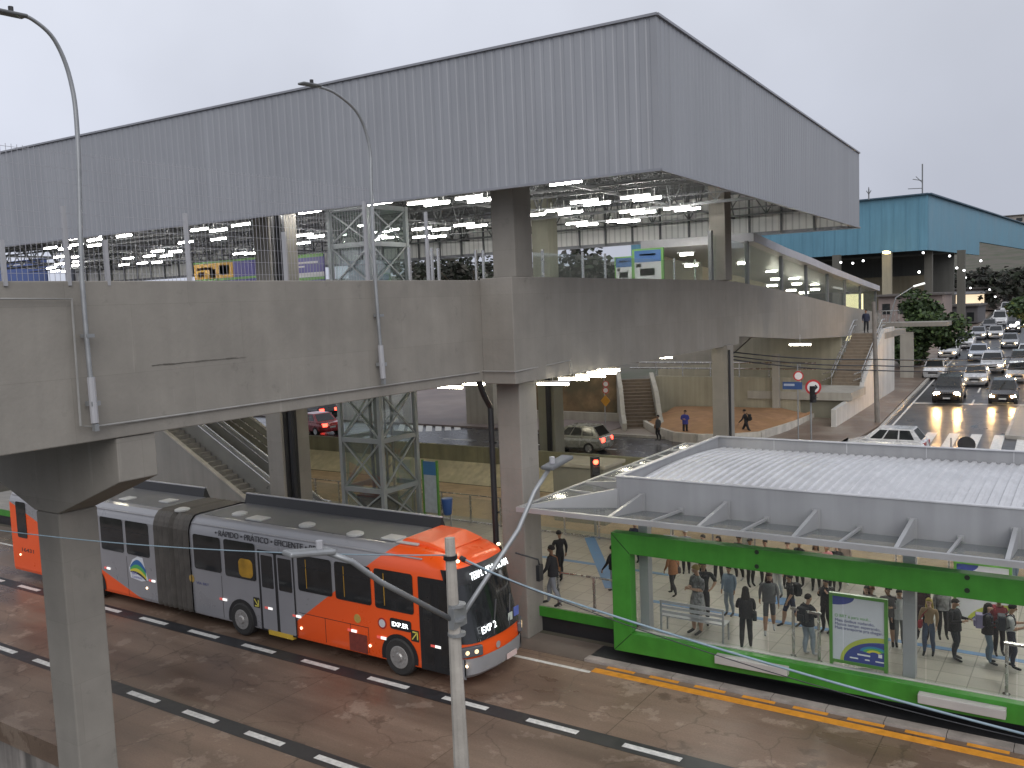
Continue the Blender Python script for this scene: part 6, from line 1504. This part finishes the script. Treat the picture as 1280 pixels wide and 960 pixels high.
for w0, hs in ((-.30, (1.0, 3.6)), (wd_ + .01, (.9, 3.2))):
    b = MB(); pr = [(-1.0, ZS), (-1.0, ZS + hs[0] * .6), (.2, ZS + hs[0]), (2.2, ZS + (hs[0] + hs[1]) * .55), (5.6, ZS + hs[1]), (5.6, ZS)]
    f_ = lambda a, z, w: Vector(((o0 + fw * a + sd * w).x, (o0 + fw * a + sd * w).y, z)); n_ = len(pr)
    b.add([f_(a, z, w0) for a, z in pr] + [f_(a, z, w0 + .28) for a, z in pr], [tuple(range(n_)), tuple(reversed(range(n_, 2 * n_)))] + [(i, (i + 1) % n_, n_ + (i + 1) % n_, n_ + i) for i in range(n_)])
    b.build("side_wall", concrete_lt, ds)
b = MB(); b.box((at_y(700, 500, 55).x - 6, 55, ZS), (at_y(771, 500, 55).x, 55.4, 4.9)); tag(b.build("rubble_wall", mat("brown_rubble", (.20, .135, .075), .9, var=.45, scale=1.3, bump=.7, bscale=5, col2=(.10, .085, .05))), "brown rubble and earth wall behind the silver green hatchback", "wall")
b = MB(); b.box((at_y(700, 530, 53.4).x - 8, 53.4, ZS), (xa - .6, 53.6, ZS + .75)); tag(b.build("low_wall", concrete_lt), "low pale kerb wall at the foot of the brown rubble wall", "wall")
# lamps under the deck beyond the central pillar
ul = None
for u, v in ((691, 480), (717, 474), (738, 470), (752, 466), (757, 463), (560, 484), (588, 480), (826, 447), (1000, 431)):
    p = at_z(u, v, 7.12 if v > 455 else 6.9)
    if ul is None:
        ul = thing("underdeck_light", "warm white tube lamp under the footbridge deck", "lamp", (0, 0, 0), "tube lamps under the footbridge deck"); b = MB(); b.tube([(-.52, 0, 0), (.52, 0, 0)], .034, 8); b.build("light_tube", warm_tube, ul, smooth=True)
        b = MB(); b.bar((-.56, 0, .07), (.56, 0, .07), .08, .05); b.bar((0, 0, .1), (0, 0, .5), .02); b.build("fixture", white_m, ul); o = ul
    else: o = copy_tree(ul)
    o.location = p
for k, (x, yy, z) in enumerate([(x, yy, 8.45) for x in (-39, -35, -31, -27, -23, -19, -16.2) for yy in (23.2, 27.5, 33.0, 39.5)] + [(x, yy, 8.3) for x in (-28, -24.5, -21, -18.3) for yy in (46, 50, 54)]):  # extra tubes added out of sight behind the beam, to brighten the area
    o = copy_tree(ul); o.location = (x, yy, z)
# concourse: banners, map boards
def banner(label, u0, v0, u1, v1, yy, col, bits=()):
    a, c = at_y(u0, v1, yy), at_y(u1, v0, yy); t = thing("banner", label, "banner", ((a.x + c.x) / 2, yy, 8.95))
    b = MB(); b.box((a.x, yy, 8.95), (c.x, yy + .08, c.z)); b.build("panel", mat("banner_" + label[:12].replace(" ", "_"), col, .5, var=.12, scale=1.2), t)
    for (s0, q0, s1, q1, cc) in bits:
        b = MB(); x0_, x1_ = a.x + (c.x - a.x) * s0, a.x + (c.x - a.x) * s1; z0_, z1_ = a.z + (c.z - a.z) * q0, a.z + (c.z - a.z) * q1
        b.box((x0_, yy - .012, z0_), (x1_, yy - .002, z1_)); b.build("printed_shape", mat("print_%d_%d_%d" % tuple(int(100 * q) for q in cc), cc, .5, var=.1), t)
    return t
W_, GN = (.62, .62, .64), (.16, .36, .09); PU = (.10, .09, .30)
banner("blue hoarding high on the left of the concourse", -40, 322, 57, 345, 41, (.06, .10, .28), [(.55, .55, .75, .65, W_), (.55, .30, .9, .42, W_), (.1, .5, .4, .62, (.3, .34, .5))])
banner("yellow and violet advertising hoarding with green edges left of the pillar", 244, 322, 322, 353, 39, PU, [(0, .92, 1, 1.02, GN), (0, 0, 1, .12, GN), (.0, .13, .62, .91, (.72, .40, .06)), (.05, .60, .30, .72, (.30, .10, .08)), (.06, .25, .16, .5, (.35, .12, .1)), (.25, .15, .34, .62, W_), (.40, .30, .56, .78, (.6, .48, .42))])
banner("violet and white advertising hoarding with a green foot beside the lift tower", 359, 317, 404, 352, 39, PU, [(0, .90, 1, 1.03, GN), (0, .12, 1, .30, W_), (0, 0, 1, .11, GN), (.15, .66, .85, .74, W_), (.15, .52, .5, .58, W_)])
for nm, (u0, v0, u1, v1, yy) in (("map board with blue header and green frame, right one of the pair on the concourse", (791, 309, 829, 356, 33.0)), ("smaller map board with blue header, left one of the pair on the concourse", (769, 320, 791, 356, 34.0))):
    t = banner(nm, u0, v0, u1, v1, yy, GN, [(.08, .10, .92, .62, W_), (.08, .62, .92, .95, (.05, .14, .36)), (.25, .24, .72, .44, (.18, .36, .16)), (.12, .48, .3, .58, (.2, .2, .22)), (.25, .80, .75, .85, (.5, .55, .62))])
    t["category"] = "map board"
# ================================================================== SIGNS AND POLES AT THE CORNER
def pole_sign(label, base, h, r=.035): 
    t = thing("road_sign", label, "road sign", base); b = MB(); bz = Vector(base); b.tube([bz, bz + Vector((0, 0, h))], r, 8); b.build("pole", galv_dk, t); return t, bz
fcam = Vector((.28, -.96, 0))
def round_sign(t, c, r, ring, face, f=fcam):
    b = MB(); b.disc(c, f, r, 20, .02); b.build("sign_face", ring, t); b = MB(); b.disc(c + f * .006, f, r * .74, 20, .004); b.build("sign_centre", face, t)
redp = mat("sign_red", (.50, .03, .035), .4, var=.08); whp = mat("sign_white", (.78, .76, .76), .4, var=.05); blup = mat("sign_blue", (.04, .09, .26), .4, var=.08); orp = mat("sign_amber", (.55, .26, .03), .4, var=.1)
p = at_z(1014, 552, ZS + .13); yy = p.y
t = traffic_light("traffic light under a round no turning sign on the corner pavement", p, at_y(1017, 483, yy).z - p.z, 9, (.9, -.44, 0)); t2 = t
c = at_y(1016.5, 484, yy - .1)
round_sign(t2, c, .42, redp, whp)
b = MB(); s_ = fcam.cross(Vector((0, 0, 1))); q = c + fcam * .014; b.bar(q - s_ * .22, q + s_ * .16, .07, .012, up=fcam); b.bar(q - s_ * .2, q - s_ * .10 + Vector((0, 0, .12)), .06, .012, up=fcam); b.bar(q - s_ * .2, q - s_ * .10 - Vector((0, 0, .12)), .06, .012, up=fcam); b.build("arrow_symbol", black_m, t2)
p = at_z(998, 554, ZS + .13); yy = p.y
t, bz = pole_sign("slim pole with a red and white round sign above a blue street name plate", p, at_y(997, 455, yy).z - p.z)
round_sign(t, at_y(998, 470, yy - .06), .27, redp, whp)
c = at_y(991, 482, yy - .06); b = MB(); b.bar(c - Vector((.55, 0, 0)), c + Vector((.5, 0, 0)), .03, .40); b.build("name_plate", blup, t)
b = MB(); b.bar(c + Vector((-.48, -.02, .04)), c + Vector((.1, -.02, .04)), .012, .12); b.build("plate_lettering", mat("plate_text", (.45, .5, .6), .5, var=.2), t)
p = at_z(757, 538, ZS + .1); yy = p.y
t, bz = pole_sign("pole with two small round signs above an amber diamond sign by the rubble wall", p, at_y(757, 472, yy).z - p.z)
for v in (480, 488): round_sign(t, at_y(757, v, yy - .06), .20, redp, whp)
c = at_y(757, 501, yy - .06); b = MB(); d_ = .34; b.add([c + Vector((d_ * math.cos(a), (-.02 if k > 3 else 0), d_ * 1.1 * math.sin(a))) for k, a in enumerate([0, R(90), R(180), R(270)] * 2)], [(0, 1, 2, 3), (7, 6, 5, 4)] + [(i, (i + 1) % 4, 4 + (i + 1) % 4, 4 + i) for i in range(4)]); b.build("diamond_sign", orp, t)
p = at_z(1207, 596, ZS); tt_ = on_street(1206, 575)
t, bz = pole_sign("black back of a round road sign standing in front of the zebra crossing", (tt_.x, tt_.y - 4.5, ZS), at_y(1208, 548, tt_.y - 4.5).z - ZS)
b = MB(); b.disc(at_y(1208, 556, tt_.y - 4.55), (0, -1, .1), .36, 20, .03); b.build("sign_back", black_m, t)
wood = mat("grey_wood_pole", (.20, .18, .16), .85, var=.25, scale=3, streak=.2)
p = at_z(1097, 530, ZS + .15); tp_ = at_y(1092, 377, p.y)
b = MB(); b.tube([p, tp_], [.16, .11], 10); tag(b.build("utility_pole", wood), "grey utility pole on the corner pavement beside the outdoor stairs", "pole")
for k, (v0, v1) in enumerate(((444, 449), (449, 457), (453, 463))):
    wire("cable", ("upper", "middle", "lower")[k] + " of the three black overhead cables in front of the outdoor stairs", [(at_d(900, v0 - 6, 47), at_y(1094, v1, p.y - .2), .18), (at_y(1094, v1, p.y - .2), at_d(1300, v1 - 6, 62), .2)], .035, cabk)
t = thing("street_lamp", "street lamp with a long arm and pale lit head above the kerb tree", "street lamp", on_street(1112, 470))
b0 = on_street(1112, 470); hd = at_y(1120, 372, b0.y); e1_ = at_y(1142, 358, b0.y)
b = MB(); b.tube([b0, at_y(1112, 400, b0.y), hd, e1_], [.09, .08, .05, .04], 8); b.build("pole", galv_dk, t, smooth=True)
b = MB(); b.bar(e1_, at_y(1156, 354, b0.y), .34, .16); b.build("lamp_head", lamp_mat("lamp_pale", (.9, .9, .85), .55), t, bevel=.03)
# ================================================================== TREES
leaf_ms = [mat("leaf_dark", (.024, .042, .015), .7, var=.35, scale=1.5), mat("leaf_mid", (.036, .066, .019), .7, var=.35, scale=1.5), mat("leaf_pale", (.06, .10, .027), .7, var=.3, scale=1.5)]
hill_leaf = [mat("hill_leaf_dark", (.030, .034, .026), .8, var=.4, scale=.4), mat("hill_leaf_brown", (.045, .042, .034), .8, var=.4, scale=.4), mat("hill_leaf_mid", (.035, .045, .026), .8, var=.3, scale=.4)]
bark = mat("bark", (.09, .07, .05), .9, var=.3, scale=4)
def tree(name, label, base, h, rx, rz, n=2600, leaf=.22, seed=1, trunk=True, group="trees along the street", cat="tree", zc=None):
    rnd = random.Random(seed); bz = Vector(base); t = thing(name, label, cat, bz, group)
    zc = zc if zc is not None else h - rz
    if trunk:
        b = MB(); b.tube([bz - Vector((0, 0, .3)), bz + Vector((.1, 0, zc * .5)), bz + Vector((.0, .1, zc))], [.045 * h * .6, .03 * h * .6, .02 * h * .6], 8)
        for k in range(6): a = k * 1.05 + rnd.random(); b.tube([bz + Vector((0, 0, zc * (.55 + .06 * k))), bz + Vector((math.cos(a) * rx * .35, math.sin(a) * rx * .35, zc * .9)), bz + Vector((math.cos(a) * rx * .7, math.sin(a) * rx * .7, zc + rz * .3))], [.02 * h * .5, .012 * h * .5, .004 * h], 6)
        b.build("trunk", bark, t)
    cl = [(Vector((rnd.gauss(0, .42) * rx, rnd.gauss(0, .42) * rx, zc + rnd.gauss(0, .42) * rz)), rnd.uniform(.25, .5)) for _ in range(16)]
    b = MB()
    for i in range(n):
        c, s = cl[rnd.randrange(len(cl))]; d = Vector((rnd.gauss(0, 1), rnd.gauss(0, 1), rnd.gauss(0, 1))).normalized() * (rnd.random() ** .45)
        p = bz + c + Vector((d.x * rx * s, d.y * rx * s, d.z * rz * s)); sz = leaf * rnd.uniform(.6, 1.4)
        a = Vector((rnd.gauss(0, 1), rnd.gauss(0, 1), rnd.gauss(0, .6))).normalized() * sz; q = a.cross(Vector((rnd.gauss(0, 1), rnd.gauss(0, 1), rnd.gauss(0, 1)))).normalized() * sz * .6
        b.mat(rnd.choice((0, 0, 1, 1, 2))); b.add([p - a, p - q * .8, p + a, p + q], [(0, 1, 2, 3)])
    o = link_mesh("crown", b.v, b.f, leaf_ms if not name[:4] in ("hill", "back") else hill_leaf, t, b.m); return t
p = on_street(1152, 458); tree("street_tree", "dark bushy tree on the kerb beside the parked white hatchback", p, at_y(1152, 366, p.y).z - p.z, 3.3, 3.3, 8000, .24, 3, zc=(at_y(1152, 412, p.y).z - p.z))
p = on_street(1306, 468); tree("street_tree", "brighter green tree overhanging the queue at the right edge", p, at_y(1300, 362, p.y).z - p.z, 3.4, 2.6, 6000, .22, 5, zc=(at_y(1290, 395, p.y).z - p.z))
for i, (u, yy, rx, lab) in enumerate(((735, 66, 4.5, "dense dark tree behind the concourse between pillar and map boards"), (700, 72, 4.5, "grey green tree behind the concourse right of the central pillar"), (590, 90, 6.5, "faint tree behind the concourse left of the central pillar"), (545, 96, 6.0, "small faint tree behind the concourse glass right of the lift tower"))):
    q = at_y(u, 330, yy); tree("background_tree", lab, (q.x, yy, ZS), q.z - ZS + 1.2, rx, 3.2, 2200, .35, 20 + i, group="trees behind the concourse")
hz = [(1185, 250, 30), (1205, 235, 27), (1222, 262, 32), (1243, 240, 30), (1262, 255, 34), (1280, 235, 31), (1215, 205, 20), (1250, 200, 22), (1275, 205, 24), (1300, 230, 30), (1195, 190, 14), (1236, 185, 16), (1262, 180, 18)]
words_ = "first second third fourth fifth sixth seventh eighth ninth tenth eleventh twelfth thirteenth".split()
for i, (u, yy, top_) in enumerate(hz):
    q = at_y(u, 372, yy); tp2 = at_y(u, 332 + (i * 13) % 26, yy).z
    tree("hillside_tree", "dark tree on the far hillside at the right end of the street", (q.x, yy, max(street_z(yy) - 1, tp2 - 9)), 8.0, 4.2, 3.0, 420, .55, 40 + i, group="trees on the far hillside")
# ================================================================== BUILDINGS IN THE BACKGROUND
def bmat(n, c): return mat(n, c, .75, var=.15, scale=.3, streak=.1)
D0 = 120.0; q0 = at_d(1160, 243, D0); qb = at_d(1160, 312, D0)
bl = thing("blue_building", "blue fronted station building with a dark open ground floor behind the gallery", "building", (q0.x, q0.y, 4))
bp_ = mat("blue_cladding", (.105, .245, .335), .5, var=.08, scale=.25, streak=.1); P_ = Vector((q0.x, q0.y, 0)); zt_, zb_ = q0.z, qb.z
dA = (Vector((at_y(1076, 250, q0.y - 4.5).x, q0.y - 4.5, 0)) - P_); dA = Vector((-.996, .089, 0)).normalized()
dR = Vector((.058, .998, 0)).normalized()
b = MB(); b.slab(Z(P_, zb_), Z(P_ + dA * 46, zb_), Z(P_ + dA * 46, zt_), Z(P_, zt_), Vector((0, .5, 0))); b.build("front_cladding", bp_, bl)
b = MB(); b.slab(Z(P_ + dR * .501, zb_), Z(P_ + dR * 37, zb_), Z(P_ + dR * 37, zt_), Z(P_ + dR * .501, zt_), Vector((-.5, 0, 0))); b.build("side_cladding", bp_, bl)
b = MB(); b.slab(Z(P_ + dR * 37.01, zb_ + 2.2), Z(P_ + dR * 110, zb_ + 2.2), Z(P_ + dR * 110, zt_), Z(P_ + dR * 37.01, zt_), Vector((-.5, 0, 0))); b.build("side_cladding", bp_, bl)
ribm = mat("blue_seam", (.098, .23, .315), .5, var=0)
for k in range(28): b = MB(); q = P_ + dA * (1.2 + k * 1.6) + Vector((0, -.03, 0)); b.box((q.x, q.y - .03, zb_ + .05), (q.x + .10, q.y + .02, zt_ - .05)); b.build("cladding_seam", ribm, bl)
b = MB(); b.bar(Z(P_ - dA * .1, zt_ + .1), Z(P_ + dA * 46, zt_ + .1), .9, .18); b.bar(Z(P_, zt_ + .1), Z(P_ + dR * 110, zt_ + .1), .9, .178); b.build("roof_edge", mat("dark_roof_edge", (.05, .09, .13), .5), bl)
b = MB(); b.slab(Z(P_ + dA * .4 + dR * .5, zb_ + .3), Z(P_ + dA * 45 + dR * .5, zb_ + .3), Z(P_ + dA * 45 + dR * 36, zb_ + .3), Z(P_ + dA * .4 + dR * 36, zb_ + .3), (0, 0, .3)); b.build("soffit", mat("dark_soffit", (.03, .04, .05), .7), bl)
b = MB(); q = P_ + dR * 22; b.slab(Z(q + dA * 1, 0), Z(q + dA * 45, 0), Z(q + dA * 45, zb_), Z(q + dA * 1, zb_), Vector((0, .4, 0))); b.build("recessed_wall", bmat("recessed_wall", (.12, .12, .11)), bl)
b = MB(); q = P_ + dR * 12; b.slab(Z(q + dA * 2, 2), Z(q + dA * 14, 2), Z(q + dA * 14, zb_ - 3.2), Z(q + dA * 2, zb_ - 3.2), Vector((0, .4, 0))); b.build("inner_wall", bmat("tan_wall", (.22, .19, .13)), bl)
for u, wd, lit in ((1108, 10, 1), (1160, 9, 0), (1201, 9, 0), (1045, 9, 0)):  # lamplight on the first column is painted in as a paler, warmer colour
    q = at_d(u, 345, 122 + (4 if lit == 0 else 0)); b = MB(); b.box((q.x - wd / 18, q.y, 0), (q.x + wd / 18, q.y + 1.0, zb_)); b.build("column", bmat("column_lit_tone_%d" % lit, (.30, .27, .20) if lit else (.11, .105, .09)), bl)
b = MB(); q = at_d(1108, 316, 120.5); b.disc((q.x, q.y, q.z), (0, -.3, -1), .5, 12, .1); b.build("downlight", lamp_mat("amber_down", (1, .75, .3), 8), bl)
def mast(label, u, v0, v1, D, bits):
    a, c = at_d(u, v1, D), at_d(u, v0, D); t = thing("antenna", label, "antenna", a); b = MB(); b.tube([a, (c.x, c.y, c.z)], .09, 6); b.build("mast", truss_m, t)
    for dx, dz, l in bits: b = MB(); q = Vector((a.x, a.y, a.z + (c.z - a.z) * dz)); b.bar(q, q + Vector((dx, 0, l)), .09); b.build("antenna_arm", truss_m, t)
mast("tall thin antenna mast on the corner of the blue building", 1153, 205, 243, 121, ((-1.2, .45, .3), (-.8, .38, .9), (-1.8, .2, .1)))
mast("short antenna on the blue building next to the grey roof box", 1086, 236, 250, 121, ((-.3, .5, .5), (.3, .5, .5), (0, .6, .8)))
fl = None
for u, v, c in ((1051, 328, 1), (1066, 329, 1), (1079, 326, 1), (1154, 316, 1), (1187, 320, 1), (1226, 326, 1), (1149, 340, 2), (1191, 360, 3), (1207, 347, 1), (1213, 360, 1), (1237, 362, 1), (1244, 371, 1), (1196, 335, 1), (1205, 338, 1), (1272, 404, 2), (1279, 404, 2), (1268, 407, 1), (1264, 407, 1)):
    D = 118 if v < 345 else (150 if v < 380 else 84); p = at_d(u, v, D)
    if v < 330: p = at_z(u, v, zb_ - .1); p = at_d(u, v, 119)
    nm = "far_lamp_%d" % c; col = ((1, 1, 1), (1, 1, 1), (.95, .97, .9), (.5, 1, .9))[c]
    b = MB(); b.ell(p, (.15, .15, .14), 8, 6)
    o = b.build("distant_lamp", lamp_mat(nm, col, (4, 4, 12, 5)[c]), smooth=True); tag(o, "small glowing white lamp in the dark area at the right background", "lamp", "glowing lamps in the right background")
    if c == 3: o["label"] = "small blue green glowing lamp in the right background"; del o["group"]
def block(name, label, u0, u1, v0, D, depth, col, zbase=0, extra=None, winds=0):
    a, c = at_d(u0, v0, D), at_d(u1, v0, D); yy = a.y; c = at_y(u1, v0, yy); t = thing(name, label, "building", ((a.x + c.x) / 2, yy, zbase))
    b = MB(); b.box((a.x, yy, zbase), (c.x, yy + depth, a.z)); b.build("wall", bmat("wall_" + label[:14].replace(" ", "_"), col), t)
    b = MB(); b.box((a.x - .3, yy - .6, a.z + .003), (c.x + .3, yy + depth, a.z + .25)); b.build("roof", bmat("roof_tone", (.10, .09, .085)), t)
    for k in range(winds):
        x = a.x + (c.x - a.x) * (k + .25) / winds; w = (c.x - a.x) / winds * .5
        b = MB(); b.box((x, yy - .05, a.z - 2.2), (x + w, yy - .01, a.z - .9)); b.build("window", win_m, t)
    if extra: extra(t, a, c, yy)
    return t
def shop(t, a, c, yy):
    b = MB(); b.box((a.x + .4, yy - .08, a.z - 2.6), (c.x - 2, yy - .02, a.z - 1.0)); b.build("lit_shop_front", lamp_mat("shop_glow", (1, .8, .55), .8), t)
    b = MB(); b.slab((a.x, yy - 1.8, a.z - .9), (c.x, yy - 1.8, a.z - .9), (c.x, yy - .02, a.z - .4), (a.x, yy - .02, a.z - .4), (0, 0, .08)); b.build("awning", bmat("awning_grey", (.22, .22, .23)), t)
block("low_building", "low pinkish walled building behind the kerb tree", 1098, 1178, 371, 112, 8, (.23, .185, .17), 3, None, 4)
block("low_building", "dark fronted shop block left of the parked cars up the street", 1170, 1222, 384, 135, 10, (.10, .095, .10), 4, None, 3)
block("low_building", "shop building with a warm lit front at the top of the street", 1192, 1246, 362, 165, 10, (.24, .20, .18), 5, shop, 3)
block("low_building", "long dark shed roof behind the shops at the right", 1135, 1262, 349, 190, 14, (.07, .065, .065), 6, None, 5)
block("hill_house", "pale long house on the skyline behind the blue building", 1236, 1330, 272, 330, 20, (.30, .27, .24), 15, None, 6)
mb = MB(); isl = [on_street(*q) for q in ((1258, 548), (1273, 512), (1300, 512), (1300, 552))]
mb.slab(*[q + Vector((0, 0, .16)) for q in isl], (0, 0, -.3)); struct(mb.build("traffic_island", pave))
mb = MB()
for a, c in ((0, 1), (1, 2), (3, 0)): mb.bar(isl[a] + Vector((0, 0, .1)), isl[c] + Vector((0, 0, .1)), .16, .2)
struct(mb.build("kerb", mat("painted_kerb", (.36, .34, .31))))
# walkway slab beside the kerb tree
yy = 80; a, c = at_y(1092, 404, yy), at_y(1184, 410, yy)
t = thing("walkway", "thin concrete walkway slab with a railing behind the kerb tree", "walkway", (a.x, yy, 3))
b = MB(); b.box((a.x, yy, a.z - .35), (c.x, yy + 2.5, a.z)); b.build("slab", concrete, t)
b = MB(); b.tube([(a.x, yy + .1, a.z + 1.0), (a.x + (c.x - a.x) * .35, yy + .1, a.z + 1.0)], .04, 6); 
for k in range(7): x = a.x + (c.x - a.x) * .35 * k / 6; b.tube([(x, yy + .1, a.z), (x, yy + .1, a.z + 1.0)], .03, 6)
b.build("railing", steel, t)
b = MB(); b.box((a.x + .6, yy + .5, 2.0), (a.x + 1.2, yy + 1.1, a.z - .36)); b.box((a.x + 2.0, yy + .4, 2), (a.x + 3.0, yy + .8, a.z - .8)); b.build("support", concrete_lt, t)
